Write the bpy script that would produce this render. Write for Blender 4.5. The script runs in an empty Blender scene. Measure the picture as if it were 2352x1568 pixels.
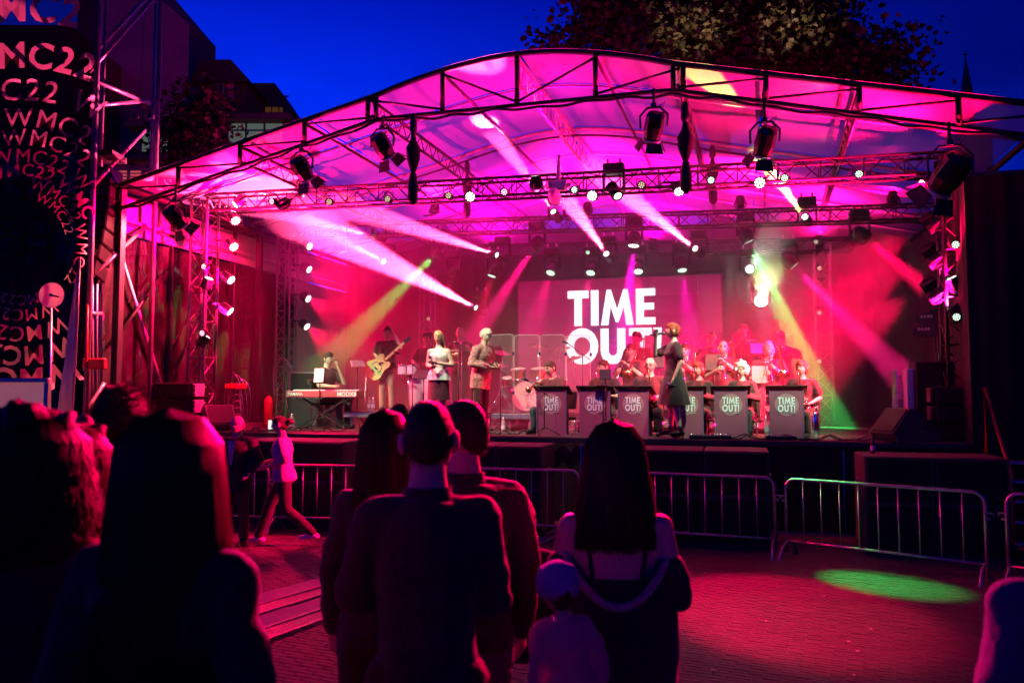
import bpy, math, random
from mathutils import Vector, Matrix, noise
random.seed(7)
SC = bpy.context.scene
COL = SC.collection
V = Vector
R = math.radians
PI = math.pi
# ------------------------------------------------------------------ camera
CAM_H = 2.0
PITCH = R(3.59)
cam_d = bpy.data.cameras.new('camera')
cam = bpy.data.objects.new('camera', cam_d)
COL.objects.link(cam)
cam.location = (0, 0, CAM_H)
cam.rotation_euler = (PI / 2 + PITCH, 0, 0)
cam_d.sensor_width = 36.0
cam_d.lens = 28.32
cam_d.clip_start = 0.05
cam_d.clip_end = 3000
cam_d.dof.use_dof = True
cam_d.dof.focus_distance = 13.7
cam_d.dof.aperture_fstop = 2.3
SC.camera = cam
# ------------------------------------------------------------------ dusk sky
world = bpy.data.worlds.new('World')
SC.world = world
world.use_nodes = True
wn, wl = world.node_tree.nodes, world.node_tree.links
bg = wn['Background']
sky = wn.new('ShaderNodeTexSky')
sky.sky_type = 'NISHITA'
sky.sun_disc = False
sky.sun_elevation = R(0.0)
sky.sun_rotation = R(-28)
sky.ozone_density = 4.0
sky.dust_density = 0.3
tint = wn.new('ShaderNodeMix'); tint.data_type = 'RGBA'; tint.blend_type = 'MULTIPLY'
tint.inputs[0].default_value = 1.0
tint.inputs[7].default_value = (0.004, 0.95, 11.8, 1)
wtc = wn.new('ShaderNodeTexCoord')
wno = wn.new('ShaderNodeTexNoise'); wno.inputs['Scale'].default_value = 2.6; wno.inputs['Detail'].default_value = 5
wmp = wn.new('ShaderNodeMapping'); wmp.inputs['Scale'].default_value = (1, 1, 3.2)
wcr = wn.new('ShaderNodeValToRGB')
wcr.color_ramp.elements[0].position = 0.40; wcr.color_ramp.elements[0].color = (1, 1, 1, 1)
wcr.color_ramp.elements[1].position = 0.66; wcr.color_ramp.elements[1].color = (0.5, 0.56, 0.68, 1)
cl = wn.new('ShaderNodeMix'); cl.data_type = 'RGBA'; cl.blend_type = 'MULTIPLY'; cl.inputs[0].default_value = 1.0
wl.new(wtc.outputs['Generated'], wmp.inputs['Vector']); wl.new(wmp.outputs['Vector'], wno.inputs['Vector'])
wl.new(wno.outputs['Fac'], wcr.inputs['Fac'])
wl.new(sky.outputs['Color'], tint.inputs[6])
wl.new(tint.outputs[2], cl.inputs[6]); wl.new(wcr.outputs['Color'], cl.inputs[7])
# the afterglow lies low on the left; the sky darkens towards the zenith and to the right
sxyz = wn.new('ShaderNodeSeparateXYZ'); wl.new(wtc.outputs['Generated'], sxyz.inputs[0])
def wramp(src, stops, lo, hi):
    mr = wn.new('ShaderNodeMapRange'); mr.inputs[1].default_value = lo; mr.inputs[2].default_value = hi
    r_ = wn.new('ShaderNodeValToRGB'); e = r_.color_ramp.elements
    for i, (p, v_) in enumerate(stops):
        q = e[i] if i < 2 else e.new(p)
        q.position = p; q.color = (v_[0], v_[1], v_[2], 1)
    wl.new(src, mr.inputs[0]); wl.new(mr.outputs[0], r_.inputs['Fac']); return r_.outputs['Color']
zc_ = wramp(sxyz.outputs['Z'], [(0, (1.1, .3, 1.1)), (.27, (1.15, 1.2, 1.15)), (.46, (.56, .3, .56)), (1, (.055, .02, .055))], 0, 1)
xc_ = wramp(sxyz.outputs['X'], [(0, (1, 1, 1)), (.45, (1, 1, 1)), (1, (.3, .2, .3))], -.8, .62)
last = cl.outputs[2]
for c_ in (zc_, xc_):
    mm = wn.new('ShaderNodeMix'); mm.data_type = 'RGBA'; mm.blend_type = 'MULTIPLY'; mm.inputs[0].default_value = 1.0
    wl.new(last, mm.inputs[6]); wl.new(c_, mm.inputs[7]); last = mm.outputs[2]
wl.new(last, bg.inputs['Color'])
bg.inputs['Strength'].default_value = 0.10
SC.view_settings.view_transform = 'Standard'
SC.view_settings.look = 'None'
SC.view_settings.exposure = 0
SC.view_settings.gamma = 1
SC.view_settings.use_curve_mapping = False
cy = SC.cycles
cy.use_denoising = True
cy.max_bounces = 6
cy.diffuse_bounces = 2
cy.glossy_bounces = 3
cy.transmission_bounces = 5
cy.transparent_max_bounces = 10
cy.volume_bounces = 0
cy.use_light_tree = True
cy.sample_clamp_indirect = 4
cy.caustics_reflective = False
cy.caustics_refractive = False
# ------------------------------------------------------------------ frames
F = 1850.0            # focal length in units of a 2352 px wide picture
YAW = R(15.5)         # the stage stands turned to the camera
Y0 = 12.7
ZS = 1.31             # stage floor
cY, sY = math.cos(YAW), math.sin(YAW)

def ray(px, py):
    x, y = (px - 1176) / F, (784 - py) / F
    return V((x, math.cos(PITCH) - y * math.sin(PITCH), math.sin(PITCH) + y * math.cos(PITCH)))

def S(u, v, z=0.0):   # stage frame -> world
    return V((u * cY + v * sY, Y0 - u * sY + v * cY, z))

def uvz(px, py, v):   # point of the plane "v metres behind the stage front" seen at a pixel, in the stage frame
    d = ray(px, py)
    t = (v + Y0 * cY) / (d.x * sY + d.y * cY)
    p = V((d.x * t, d.y * t, CAM_H + d.z * t))
    return V((p.x * cY - (p.y - Y0) * sY, v, p.z))

def ug(px, v, z):     # stage u of the point at depth v seen in column px (any height: use z for the true column)
    d = ray(px, 900)
    t = (v + Y0 * cY) / (d.x * sY + d.y * cY)
    return d.x * t * cY - (d.y * t - Y0) * sY

def at_y(px, py, Y):
    d = ray(px, py)
    t = Y / d.y
    return V((d.x * t, Y, CAM_H + d.z * t))

def gz(y):            # the square slopes gently down to the stage
    return max(0.0, 0.16 * (9.0 - y) / 9.0) if y > -30 else 0.7
# ------------------------------------------------------------------ objects
def tag(o, label=None, cat=None, group=None, kind=None):
    if label: o['label'] = label
    if cat: o['category'] = cat
    if group: o['group'] = group
    if kind: o['kind'] = kind
    return o

def thing(name, label, cat, loc=(0, 0, 0), rz=0.0, group=None):
    o = bpy.data.objects.new(name, None)
    COL.objects.link(o)
    o.empty_display_size = 0.2
    o.location = loc
    o.rotation_euler = (0, 0, rz)
    return tag(o, label, cat, group)

def sthing(name, label, cat, u=0, v=0, z=0, rz=0.0, group=None):   # a thing on the stage, axes along u, v
    return thing(name, label, cat, S(u, v, z), -YAW + rz, group)

def kids(o):
    return [c for c in bpy.data.objects if c.parent == o]

def copy_tree(o, parent=None):
    c = o.copy()
    COL.objects.link(c)
    if parent: c.parent = parent
    for ch in o.children: copy_tree(ch, c)
    return c

def basis(d, up=V((0, 0, 1))):
    d = V(d).normalized()
    x = d.cross(up)
    if x.length < 1e-4: x = d.cross(V((1, 0, 0)))
    x.normalize()
    return x, x.cross(d).normalized(), d

class MB:
    def __init__(s):
        s.v, s.f, s.m, s.s = [], [], [], []
    def add(s, vs, fs, m=0, sm=False):
        b = len(s.v)
        s.v.extend(tuple(p) for p in vs)
        for f in fs:
            s.f.append(tuple(i + b for i in f)); s.m.append(m); s.s.append(sm)
        return s
    def box(s, c, d, rot=None, m=0, b=0.0):
        c = V(c); hx, hy, hz = d[0] / 2, d[1] / 2, d[2] / 2
        if b <= 0:
            vs = [V((x, y, z)) for x in (-hx, hx) for y in (-hy, hy) for z in (-hz, hz)]
            fs = [(0, 1, 3, 2), (4, 6, 7, 5), (0, 4, 5, 1), (2, 3, 7, 6), (0, 2, 6, 4), (1, 5, 7, 3)]
        else:
            b = min(b, hx * .9, hy * .9, hz * .9)
            vs, idx = [], {}
            for x in (-1, 1):
                for y in (-1, 1):
                    for z in (-1, 1):
                        for a in range(3):
                            p = [x * (hx - b), y * (hy - b), z * (hz - b)]
                            p[a] = (x * hx, y * hy, z * hz)[a]
                            idx[(x, y, z, a)] = len(vs); vs.append(V(p))
            fs = []
            for a in range(3):
                o1, o2 = [(1, 2), (2, 0), (0, 1)][a]
                for sg in (-1, 1):
                    q = []
                    for e, g in ((-1, -1), (1, -1), (1, 1), (-1, 1)):
                        k = [0, 0, 0]; k[a] = sg; k[o1] = e; k[o2] = g
                        q.append(idx[(*k, a)])
                    fs.append(tuple(q if sg > 0 else q[::-1]))
                for e in (-1, 1):
                    for g in (-1, 1):
                        k0 = [0, 0, 0]; k1 = [0, 0, 0]
                        k0[a] = -1; k1[a] = 1; k0[o1] = k1[o1] = e; k0[o2] = k1[o2] = g
                        fs.append((idx[(*k0, o1)], idx[(*k1, o1)], idx[(*k1, o2)], idx[(*k0, o2)]))
            for x in (-1, 1):
                for y in (-1, 1):
                    for z in (-1, 1):
                        fs.append((idx[(x, y, z, 0)], idx[(x, y, z, 1)], idx[(x, y, z, 2)]))
        if rot is not None: vs = [rot @ p for p in vs]
        return s.add([p + c for p in vs], fs, m)
    def bar(s, p0, p1, w, h=None, up=V((0, 0, 1)), m=0):
        p0, p1 = V(p0), V(p1); h = h or w
        x, z, d = basis(p1 - p0, up)
        q = [x * a * w / 2 + z * e * h / 2 for a, e in ((-1, -1), (1, -1), (1, 1), (-1, 1))]
        vs = [p0 + k for k in q] + [p1 + k for k in q]
        return s.add(vs, [(3, 2, 1, 0), (4, 5, 6, 7), (0, 1, 5, 4), (1, 2, 6, 5), (2, 3, 7, 6), (3, 0, 4, 7)], m)
    def tube(s, pts, r, n=6, m=0, cap=True, flat=None, up=V((0, 0, 1))):
        pts = [V(p) for p in pts]; k = len(pts)
        rs = r if isinstance(r, (list, tuple)) else [r] * k
        vs, fs = [], []
        prev = None
        for i, p in enumerate(pts):
            d = (pts[min(i + 1, k - 1)] - pts[max(i - 1, 0)])
            if d.length < 1e-9: d = V((0, 0, 1))
            d.normalize()
            if prev is None: x, z, d = basis(d, up)
            else:
                x = prev - d * prev.dot(d)
                if x.length < 1e-6: x, z, d = basis(d, up)
                x.normalize(); z = x.cross(d)
            prev = x
            rx = rs[i]; rz = rx * (flat if flat else 1)
            for j in range(n):
                a = 2 * PI * j / n
                vs.append(p + x * math.cos(a) * rx + z * math.sin(a) * rz)
        for i in range(k - 1):
            for j in range(n):
                fs.append((i * n + j, i * n + (j + 1) % n, (i + 1) * n + (j + 1) % n, (i + 1) * n + j))
        if cap:
            fs.append(tuple(range(n))[::-1]); fs.append(tuple((k - 1) * n + j for j in range(n)))
        return s.add(vs, fs, m, True)
    def capsule(s, p0, r0, p1, r1, n=10, m=0, flat=None):
        p0, p1 = V(p0), V(p1); d = (p1 - p0)
        if d.length < 1e-6: d = V((0, 0, 1e-4)); p1 = p0 + d
        d.normalize()
        pts, rs = [], []
        for a in (85, 55, 28, 0):
            pts.append(p0 - d * r0 * math.sin(R(a))); rs.append(r0 * math.cos(R(a)))
        for a in (0, 28, 55, 85):
            pts.append(p1 + d * r1 * math.sin(R(a))); rs.append(r1 * math.cos(R(a)))
        return s.tube(pts, rs, n, m, True, flat)
    def rings(s, rs, n=14, m=0, cap=True):   # rs: (centre, xaxis, yaxis, rx, ry)
        vs, fs = [], []
        for c, x, y, rx, ry in rs:
            for j in range(n):
                a = 2 * PI * j / n
                vs.append(V(c) + V(x) * rx * math.cos(a) + V(y) * ry * math.sin(a))
        for i in range(len(rs) - 1):
            for j in range(n):
                fs.append((i * n + j, i * n + (j + 1) % n, (i + 1) * n + (j + 1) % n, (i + 1) * n + j))
        if cap:
            fs.append(tuple(range(n))[::-1]); fs.append(tuple((len(rs) - 1) * n + j for j in range(n)))
        return s.add(vs, fs, m, True)
    def lathe(s, prof, n=16, mtx=None, m=0, cap=True, sm=True):
        vs, fs = [], []
        for r, z in prof:
            for j in range(n):
                a = 2 * PI * j / n
                p = V((r * math.cos(a), r * math.sin(a), z))
                vs.append(mtx @ p if mtx is not None else p)
        for i in range(len(prof) - 1):
            for j in range(n):
                fs.append((i * n + j, i * n + (j + 1) % n, (i + 1) * n + (j + 1) % n, (i + 1) * n + j))
        if cap:
            fs.append(tuple(range(n))[::-1]); fs.append(tuple((len(prof) - 1) * n + j for j in range(n)))
        return s.add(vs, fs, m, sm)
    def prism(s, poly, t0, t1, mtx=None, m=0):   # poly in local x,z ; thickness along y
        n = len(poly)
        vs = [V((x, t0, z)) for x, z in poly] + [V((x, t1, z)) for x, z in poly]
        if mtx is not None: vs = [mtx @ p for p in vs]
        fs = [tuple(range(n)), tuple(range(n, 2 * n))[::-1]] + [(i, i + n, (i + 1) % n + n, (i + 1) % n) for i in range(n)]
        return s.add(vs, fs, m)
    def quad(s, a, b, c, d, m=0):
        return s.add([a, b, c, d], [(0, 1, 2, 3)], m)
    def ball(s, c, r, nu=12, nv=8, m=0, mtx=None):
        r = r if isinstance(r, (tuple, list)) else (r, r, r)
        vs, fs = [], []
        for i in range(nv + 1):
            t = PI * i / nv
            for j in range(nu):
                a = 2 * PI * j / nu
                p = V((r[0] * math.sin(t) * math.cos(a), r[1] * math.sin(t) * math.sin(a), -r[2] * math.cos(t)))
                if mtx is not None: p = mtx @ p
                vs.append(p + V(c))
        for i in range(nv):
            for j in range(nu):
                fs.append((i * nu + j, i * nu + (j + 1) % nu, (i + 1) * nu + (j + 1) % nu, (i + 1) * nu + j))
        return s.add(vs, fs, m, True)
    def mesh(s, name, mats):
        me = bpy.data.meshes.new(name)
        me.from_pydata(s.v, [], s.f)
        for mt in (mats if isinstance(mats, (list, tuple)) else [mats]): me.materials.append(mt)
        me.polygons.foreach_set('material_index', s.m)
        me.polygons.foreach_set('use_smooth', s.s)
        me.update()
        return me
    def build(s, name, mats, parent=None, loc=None, rz=0.0):
        o = bpy.data.objects.new(name, s.mesh(name, mats))
        COL.objects.link(o)
        if parent: o.parent = parent
        if loc is not None: o.location = loc
        if rz: o.rotation_euler = (0, 0, rz)
        return o

def inst(name, me, parent=None, loc=(0, 0, 0), rot=(0, 0, 0), sc=None):
    o = bpy.data.objects.new(name, me)
    COL.objects.link(o)
    if parent: o.parent = parent
    o.location = loc; o.rotation_euler = rot
    if sc: o.scale = sc
    return o
# ------------------------------------------------------------------ materials
def mat(name, col, rough=0.5, metal=0.0, var=0.15, scale=6.0, bump=0.0, bscale=None, spec=0.5, emit=None, es=0.0, stretch=None, sheen=0.0, coat=0.0):
    m = bpy.data.materials.new(name)
    m.use_nodes = True
    n, l = m.node_tree.nodes, m.node_tree.links
    b = n['Principled BSDF']
    b.inputs['Roughness'].default_value = rough
    b.inputs['Metallic'].default_value = metal
    b.inputs['Specular IOR Level'].default_value = spec
    if sheen: b.inputs['Sheen Weight'].default_value = sheen
    if coat: b.inputs['Coat Weight'].default_value = coat
    tc = n.new('ShaderNodeTexCoord'); mp = n.new('ShaderNodeMapping')
    l.new(tc.outputs['Object'], mp.inputs['Vector'])
    if stretch: mp.inputs['Scale'].default_value = stretch
    no = n.new('ShaderNodeTexNoise'); no.inputs['Scale'].default_value = scale; no.inputs['Detail'].default_value = 4
    l.new(mp.outputs['Vector'], no.inputs['Vector'])
    cr = n.new('ShaderNodeValToRGB')
    c = V(col[:3])
    cr.color_ramp.elements[0].position = 0.3; cr.color_ramp.elements[1].position = 0.7
    cr.color_ramp.elements[0].color = (*(c * (1 - var)), 1)
    cr.color_ramp.elements[1].color = (*[min(1, x * (1 + var)) for x in c], 1)
    l.new(no.outputs['Fac'], cr.inputs['Fac']); l.new(cr.outputs['Color'], b.inputs['Base Color'])
    if bump:
        n2 = n.new('ShaderNodeTexNoise'); n2.inputs['Scale'].default_value = bscale or scale * 4; n2.inputs['Detail'].default_value = 5
        l.new(mp.outputs['Vector'], n2.inputs['Vector'])
        bp = n.new('ShaderNodeBump'); bp.inputs['Strength'].default_value = bump; bp.inputs['Distance'].default_value = 0.02
        l.new(n2.outputs['Fac'], bp.inputs['Height']); l.new(bp.outputs['Normal'], b.inputs['Normal'])
    if emit:
        b.inputs['Emission Color'].default_value = (*emit, 1); b.inputs['Emission Strength'].default_value = es
    return m

def clear_mat(name, col, alpha, rough=0.15, trans=0.0, bump=0.0, bscale=8, stretch=None, spec=0.5):
    """see-through plastic: alpha of a principled skin over transparency, some of the light let through diffusely"""
    m = mat(name, col, rough, 0, 0.1, 3, bump, bscale, spec, stretch=stretch)
    n, l = m.node_tree.nodes, m.node_tree.links
    b = n['Principled BSDF']; out = n['Material Output']
    src = b.outputs[0]
    if trans:
        t = n.new('ShaderNodeBsdfTranslucent'); t.inputs[0].default_value = (*col, 1)
        mx = n.new('ShaderNodeMixShader'); mx.inputs[0].default_value = trans
        l.new(src, mx.inputs[1]); l.new(t.outputs[0], mx.inputs[2]); src = mx.outputs[0]
    tr = n.new('ShaderNodeBsdfTransparent')
    m2 = n.new('ShaderNodeMixShader'); m2.inputs[0].default_value = alpha
    l.new(tr.outputs[0], m2.inputs[1]); l.new(src, m2.inputs[2]); l.new(m2.outputs[0], out.inputs[0])
    return m

def glow(name, col, strength):
    m = bpy.data.materials.new(name); m.use_nodes = True
    n, l = m.node_tree.nodes, m.node_tree.links
    n.remove(n['Principled BSDF'])
    e = n.new('ShaderNodeEmission'); e.inputs[0].default_value = (*col, 1); e.inputs[1].default_value = strength
    l.new(e.outputs[0], n['Material Output'].inputs[0])
    return m

M = {}
M['black'] = mat('black_paint', (0.012, 0.012, 0.014), 0.55, var=0.3, bump=0.1)
M['blackgloss'] = mat('black_enamel', (0.012, 0.012, 0.013), 0.22, var=0.3)
M['blackcloth'] = mat('black_drape', (0.012, 0.011, 0.012), 0.9, var=0.3, bump=0.3, scale=3)
M['alu'] = mat('aluminium', (0.62, 0.62, 0.63), 0.32, 0.9, var=0.12, scale=12)
M['darkalu'] = mat('dark_anodised_metal', (0.05, 0.05, 0.055), 0.42, 0.7, var=0.2, scale=10)
M['truss'] = mat('black_truss_metal', (0.07, 0.06, 0.062), 0.36, 0.6, var=0.2, scale=10)
M['towermetal'] = mat('lit_truss_metal', (0.34, 0.32, 0.33), 0.38, 0.5, var=0.2, scale=10)  # lighter copy of the truss metal; the towers' lit look put into its colour
M['steel'] = mat('galvanised_steel', (0.5, 0.5, 0.5), 0.38, 0.85, var=0.25, scale=20, bump=0.05)
M['chrome'] = mat('chrome', (0.8, 0.8, 0.8), 0.12, 1.0, var=0.05)
M['brass'] = mat('brass', (0.78, 0.58, 0.26), 0.2, 1.0, var=0.1)
M['silverbrass'] = mat('silver_plate', (0.82, 0.8, 0.76), 0.18, 1.0, var=0.08)
M['white'] = mat('white_paint', (0.75, 0.75, 0.73), 0.4, var=0.05)
M['paper'] = mat('paper', (0.8, 0.78, 0.72), 0.8, var=0.04)
M['deck'] = mat('stage_deck_plywood', (0.05, 0.045, 0.042), 0.5, var=0.4, scale=5, bump=0.15)
M['skirt'] = mat('stage_skirt_cloth', (0.014, 0.012, 0.013), 0.85, var=0.3, stretch=(8, 1, 1), bump=0.4, scale=4)
M['red'] = mat('red_plastic', (0.5, 0.02, 0.03), 0.4)
M['subpaint'] = mat('textured_black_cabinet_paint', (0.045, 0.043, 0.045), 0.6, var=0.3, bump=0.4, bscale=140)
M['subside'] = mat('birch_ply_cabinet_side', (0.30, 0.22, 0.16), 0.6, var=0.15, bump=0.1, stretch=(1, 1, 8))
M['grille'] = mat('speaker_grille_mesh', (0.012, 0.012, 0.014), 0.75, 0.3, var=0.4, scale=120, bump=0.5, bscale=160)
M['led'] = glow('white_led_lens', (1.0, 0.96, 0.88), 4.0)
M['ledgreen'] = glow('pale_green_led_lens', (0.62, 1.0, 0.72), 3.5)
M['ledwarm'] = glow('warm_led_lens', (1.0, 0.82, 0.5), 1.5)
M['ledpink'] = glow('pink_led_lens', (1.0, 0.35, 0.5), 6.0)
M['lensoff'] = mat('dark_glass_lens', (0.02, 0.02, 0.025), 0.08, 0.0)
# ================================================================== ground
def uvz_u(px, py, u):      # point on the plane at stage coordinate u
    d = ray(px, py)
    t = (u - Y0 * sY) / (d.x * cY - d.y * sY)
    p = V((d.x * t, d.y * t, CAM_H + d.z * t))
    return V((u, p.x * sY + (p.y - Y0) * cY, p.z))

def ground_at(px, py):
    d = ray(px, py)
    z = 0.05
    for _ in range(12):
        t = (z - CAM_H) / d.z
        z = gz(d.y * t)
    return V((d.x * t, d.y * t, z))

def paver_mat():
    m = mat('clinker_paving', (0.075, 0.055, 0.05), 0.42, var=0.45, scale=3, bump=0.0)
    n, l = m.node_tree.nodes, m.node_tree.links
    b = n['Principled BSDF']
    br = n.new('ShaderNodeTexBrick')
    br.inputs['Scale'].default_value = 1.0
    br.inputs['Brick Width'].default_value = 0.21; br.inputs['Row Height'].default_value = 0.075
    br.inputs['Mortar Size'].default_value = 0.006; br.inputs['Mortar Smooth'].default_value = 0.3
    br.inputs['Color1'].default_value = (0.11, 0.08, 0.07, 1); br.inputs['Color2'].default_value = (0.06, 0.045, 0.042, 1)
    br.inputs['Mortar'].default_value = (0.018, 0.016, 0.015, 1)
    mp = n.new('ShaderNodeMapping'); mp.inputs['Rotation'].default_value = (0, 0, R(-24))
    tc = n.new('ShaderNodeTexCoord'); l.new(tc.outputs['Object'], mp.inputs['Vector']); l.new(mp.outputs['Vector'], br.inputs['Vector'])
    no = n.new('ShaderNodeTexNoise'); no.inputs['Scale'].default_value = 1.3; no.inputs['Detail'].default_value = 8
    l.new(tc.outputs['Object'], no.inputs['Vector'])
    mx = n.new('ShaderNodeMix'); mx.data_type = 'RGBA'; mx.blend_type = 'MULTIPLY'; mx.inputs[0].default_value = 0.8
    cr = n.new('ShaderNodeValToRGB'); cr.color_ramp.elements[0].position = .3; cr.color_ramp.elements[1].position = .7
    cr.color_ramp.elements[0].color = (.45, .45, .45, 1); cr.color_ramp.elements[1].color = (1.1, 1.1, 1.1, 1)
    l.new(no.outputs['Fac'], cr.inputs['Fac'])
    l.new(br.outputs['Color'], mx.inputs[6]); l.new(cr.outputs['Color'], mx.inputs[7]); l.new(mx.outputs[2], b.inputs['Base Color'])
    bp = n.new('ShaderNodeBump'); bp.inputs['Strength'].default_value = 1.0; bp.inputs['Distance'].default_value = 0.012
    mt = n.new('ShaderNodeMath'); mt.operation = 'MULTIPLY_ADD'; mt.inputs[1].default_value = -1.0
    n3 = n.new('ShaderNodeTexNoise'); n3.inputs['Scale'].default_value = 60; l.new(tc.outputs['Object'], n3.inputs['Vector'])
    l.new(br.outputs['Fac'], mt.inputs[0]); l.new(n3.outputs['Fac'], mt.inputs[2])
    l.new(mt.outputs[0], bp.inputs['Height']); l.new(bp.outputs['Normal'], b.inputs['Normal'])
    return m
g = MB()
xs = [-400, -60, -20] + [x for x in range(-12, 13, 2)] + [20, 60, 400]
ys = [-200, -30, -8] + [y for y in range(-4, 17, 1)] + [24, 40, 100, 700]
for y in ys:
    for x in xs: g.v.append((x, y, gz(max(y, -8))))
for j in range(len(ys) - 1):
    for i in range(len(xs) - 1):
        a = j * len(xs) + i
        g.f.append((a, a + 1, a + 1 + len(xs), a + len(xs))); g.m.append(0); g.s.append(True)
tag(g.build('ground', paver_mat()), kind='structure')

# clinker bricks of the square: the largest in view one by one, the others of the visible field joined
M['clinker'] = mat('clinker_brick', (0.075, 0.055, 0.05), 0.45, var=0.35, scale=14, bump=0.5, bscale=70)
_n, _l = M['clinker'].node_tree.nodes, M['clinker'].node_tree.links
_oi = _n.new('ShaderNodeObjectInfo'); _ge = _n.new('ShaderNodeNewGeometry'); _ad = _n.new('ShaderNodeMath'); _ad.operation = 'ADD'
_fr = _n.new('ShaderNodeMath'); _fr.operation = 'FRACT'; _mr = _n.new('ShaderNodeMapRange'); _mr.inputs[3].default_value = .7; _mr.inputs[4].default_value = 1.2
_l.new(_oi.outputs['Random'], _ad.inputs[0]); _l.new(_ge.outputs['Random Per Island'], _ad.inputs[1]); _l.new(_ad.outputs[0], _fr.inputs[0]); _l.new(_fr.outputs[0], _mr.inputs[0])
_mx = _n.new('ShaderNodeVectorMath'); _mx.operation = 'SCALE'
_cr = [q for q in _n if q.type == 'VALTORGB'][0]
_l.new(_cr.outputs['Color'], _mx.inputs[0]); _l.new(_mr.outputs[0], _mx.inputs['Scale']); _l.new(_mx.outputs[0], _n['Principled BSDF'].inputs['Base Color'])
_gr = bpy.data.objects['ground']
bw, bh = .21, .062
kb_ = MB(); kb_.box((0, 0, -.012), (bw - .004, bh - .004, .03), b=.006)
bme = kb_.mesh('brick', M['clinker'])
rnd = random.Random(12); cand = []
an = R(-24); ca, sa = math.cos(an), math.sin(an)
for j in range(-120, 260):
    for i in range(-70, 60):
        a_, b_ = (i + .5 * (j % 2)) * bw, j * bh
        x, y = a_ * ca - b_ * sa, a_ * sa + b_ * ca
        if not (4.9 < y < 11.3): continue
        px = 1176 + x / y * F
        if not (500 < px < 2450) or (830 < px < 1180): continue
        vis = (px > 1560 or 640 < px < 800) and y < 10.6
        cand.append((0 if vis else 1, y, x))
cand.sort()
st_ = MB()
for i, (q, y, x) in enumerate(cand):
    z = gz(y) + .002 + rnd.uniform(-.0012, .0012); tx_, ty_ = rnd.gauss(0, .006), rnd.gauss(0, .006); rz_ = an + rnd.gauss(0, .008)
    if i < 300: inst('brick', bme, _gr, (x, y, z), (tx_, ty_, rz_))
    else:
        mm_ = Matrix.Translation((x, y, z)) @ Matrix.Rotation(rz_, 4, 'Z') @ Matrix.Rotation(ty_, 4, 'Y') @ Matrix.Rotation(tx_, 4, 'X')
        w_, h_ = (bw - .004) / 2, (bh - .004) / 2
        st_.add([mm_ @ V(p) for p in ((-w_, -h_, -.02), (w_, -h_, -.02), (w_, h_, -.02), (-w_, h_, -.02), (-w_ + .006, -h_ + .006, .003), (w_ - .006, -h_ + .006, .003), (w_ - .006, h_ - .006, .003), (-w_ + .006, h_ - .006, .003))],
                [(4, 5, 6, 7), (0, 1, 5, 4), (1, 2, 6, 5), (2, 3, 7, 6), (3, 0, 4, 7)])
tag(st_.build('brick_field', M['clinker'], _gr), kind='stuff')

# drainage channel: two pale stone bands, each with a slotted steel grate below it
M['palestone'] = mat('pale_channel_stone', (0.42, 0.40, 0.38), 0.6, var=0.2, bump=0.3, scale=10)
dr = thing('drainage_channel', 'two pale stone bands with dark slotted grates sunk in the brick square', 'drain', (0, 0, 0))
def strip(pa, pb, w, ext0, ext1, name, mt, n, h=0.012, gap=0.008):
    a, b = ground_at(*pa), ground_at(*pb)
    d = (b - a).normalized(); a = a - d * ext0; L = (b - a).length + ext1
    sd = V((-d.y, d.x, 0)).normalized()
    st = MB(); st.box((0, 0, 0), (L / n - gap, w, h), b=0.004); me = st.mesh(name, mt)
    for i in range(n):
        p = a + d * (L * (i + .5) / n)
        inst(name, me, dr, (p.x, p.y, gz(p.y) + h / 2 + .012), (0, 0, math.atan2(d.y, d.x)))
    return a, d, sd, L
for pa, pb, gy in (((642, 1367), (797, 1325), -1), ((652, 1417), (820, 1364), -1)):
    a, d, sd, L = strip(pa, pb, 0.32, 1.2, 7.0, 'band_stone', M['palestone'], 13)
    gm = MB()
    for k in range(int(L / 0.035)):
        p = a + d * (0.035 * k) - sd * 0.30
        gm.bar(p + sd * .12 + V((0, 0, gz(p.y) + .018 - p.z)), p - sd * .12 + V((0, 0, gz(p.y) + .018 - p.z)), .017, .01)
    for q in (.125, -.125):
        p0, p1 = a - sd * (.30 - q), a + d * L - sd * (.30 - q)
        gm.bar(V((p0.x, p0.y, gz(p0.y) + .018)), V((p1.x, p1.y, gz(p1.y) + .018)), .02, .012)
    tag(gm.build('grate', M['steel'], dr), kind='stuff')
# a few scraps of litter on the square
lm = [MB().add([(-.03, -.02, .004), (.03, -.025, .012), (.035, .02, .004), (-.02, .025, .01)], [(0, 1, 2, 3)]).mesh('paper_scrap', M['paper'])]
for i, (px, py) in enumerate([(1950, 1478), (1961, 1556), (1640, 1545), (1760, 1430), (2000, 1450), (1970, 1500), (1893, 1372), (748, 1408), (1620, 1320)]):
    p = ground_at(px, py)
    tag(inst('paper_scrap', lm[0], None, p + V((0, 0, .018)), (0, 0, i * 1.3), (random.uniform(.4, .8),) * 3),
        'tiny pale scrap of litter lying on the brick square', 'litter', 'litter scraps on the square')

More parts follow.
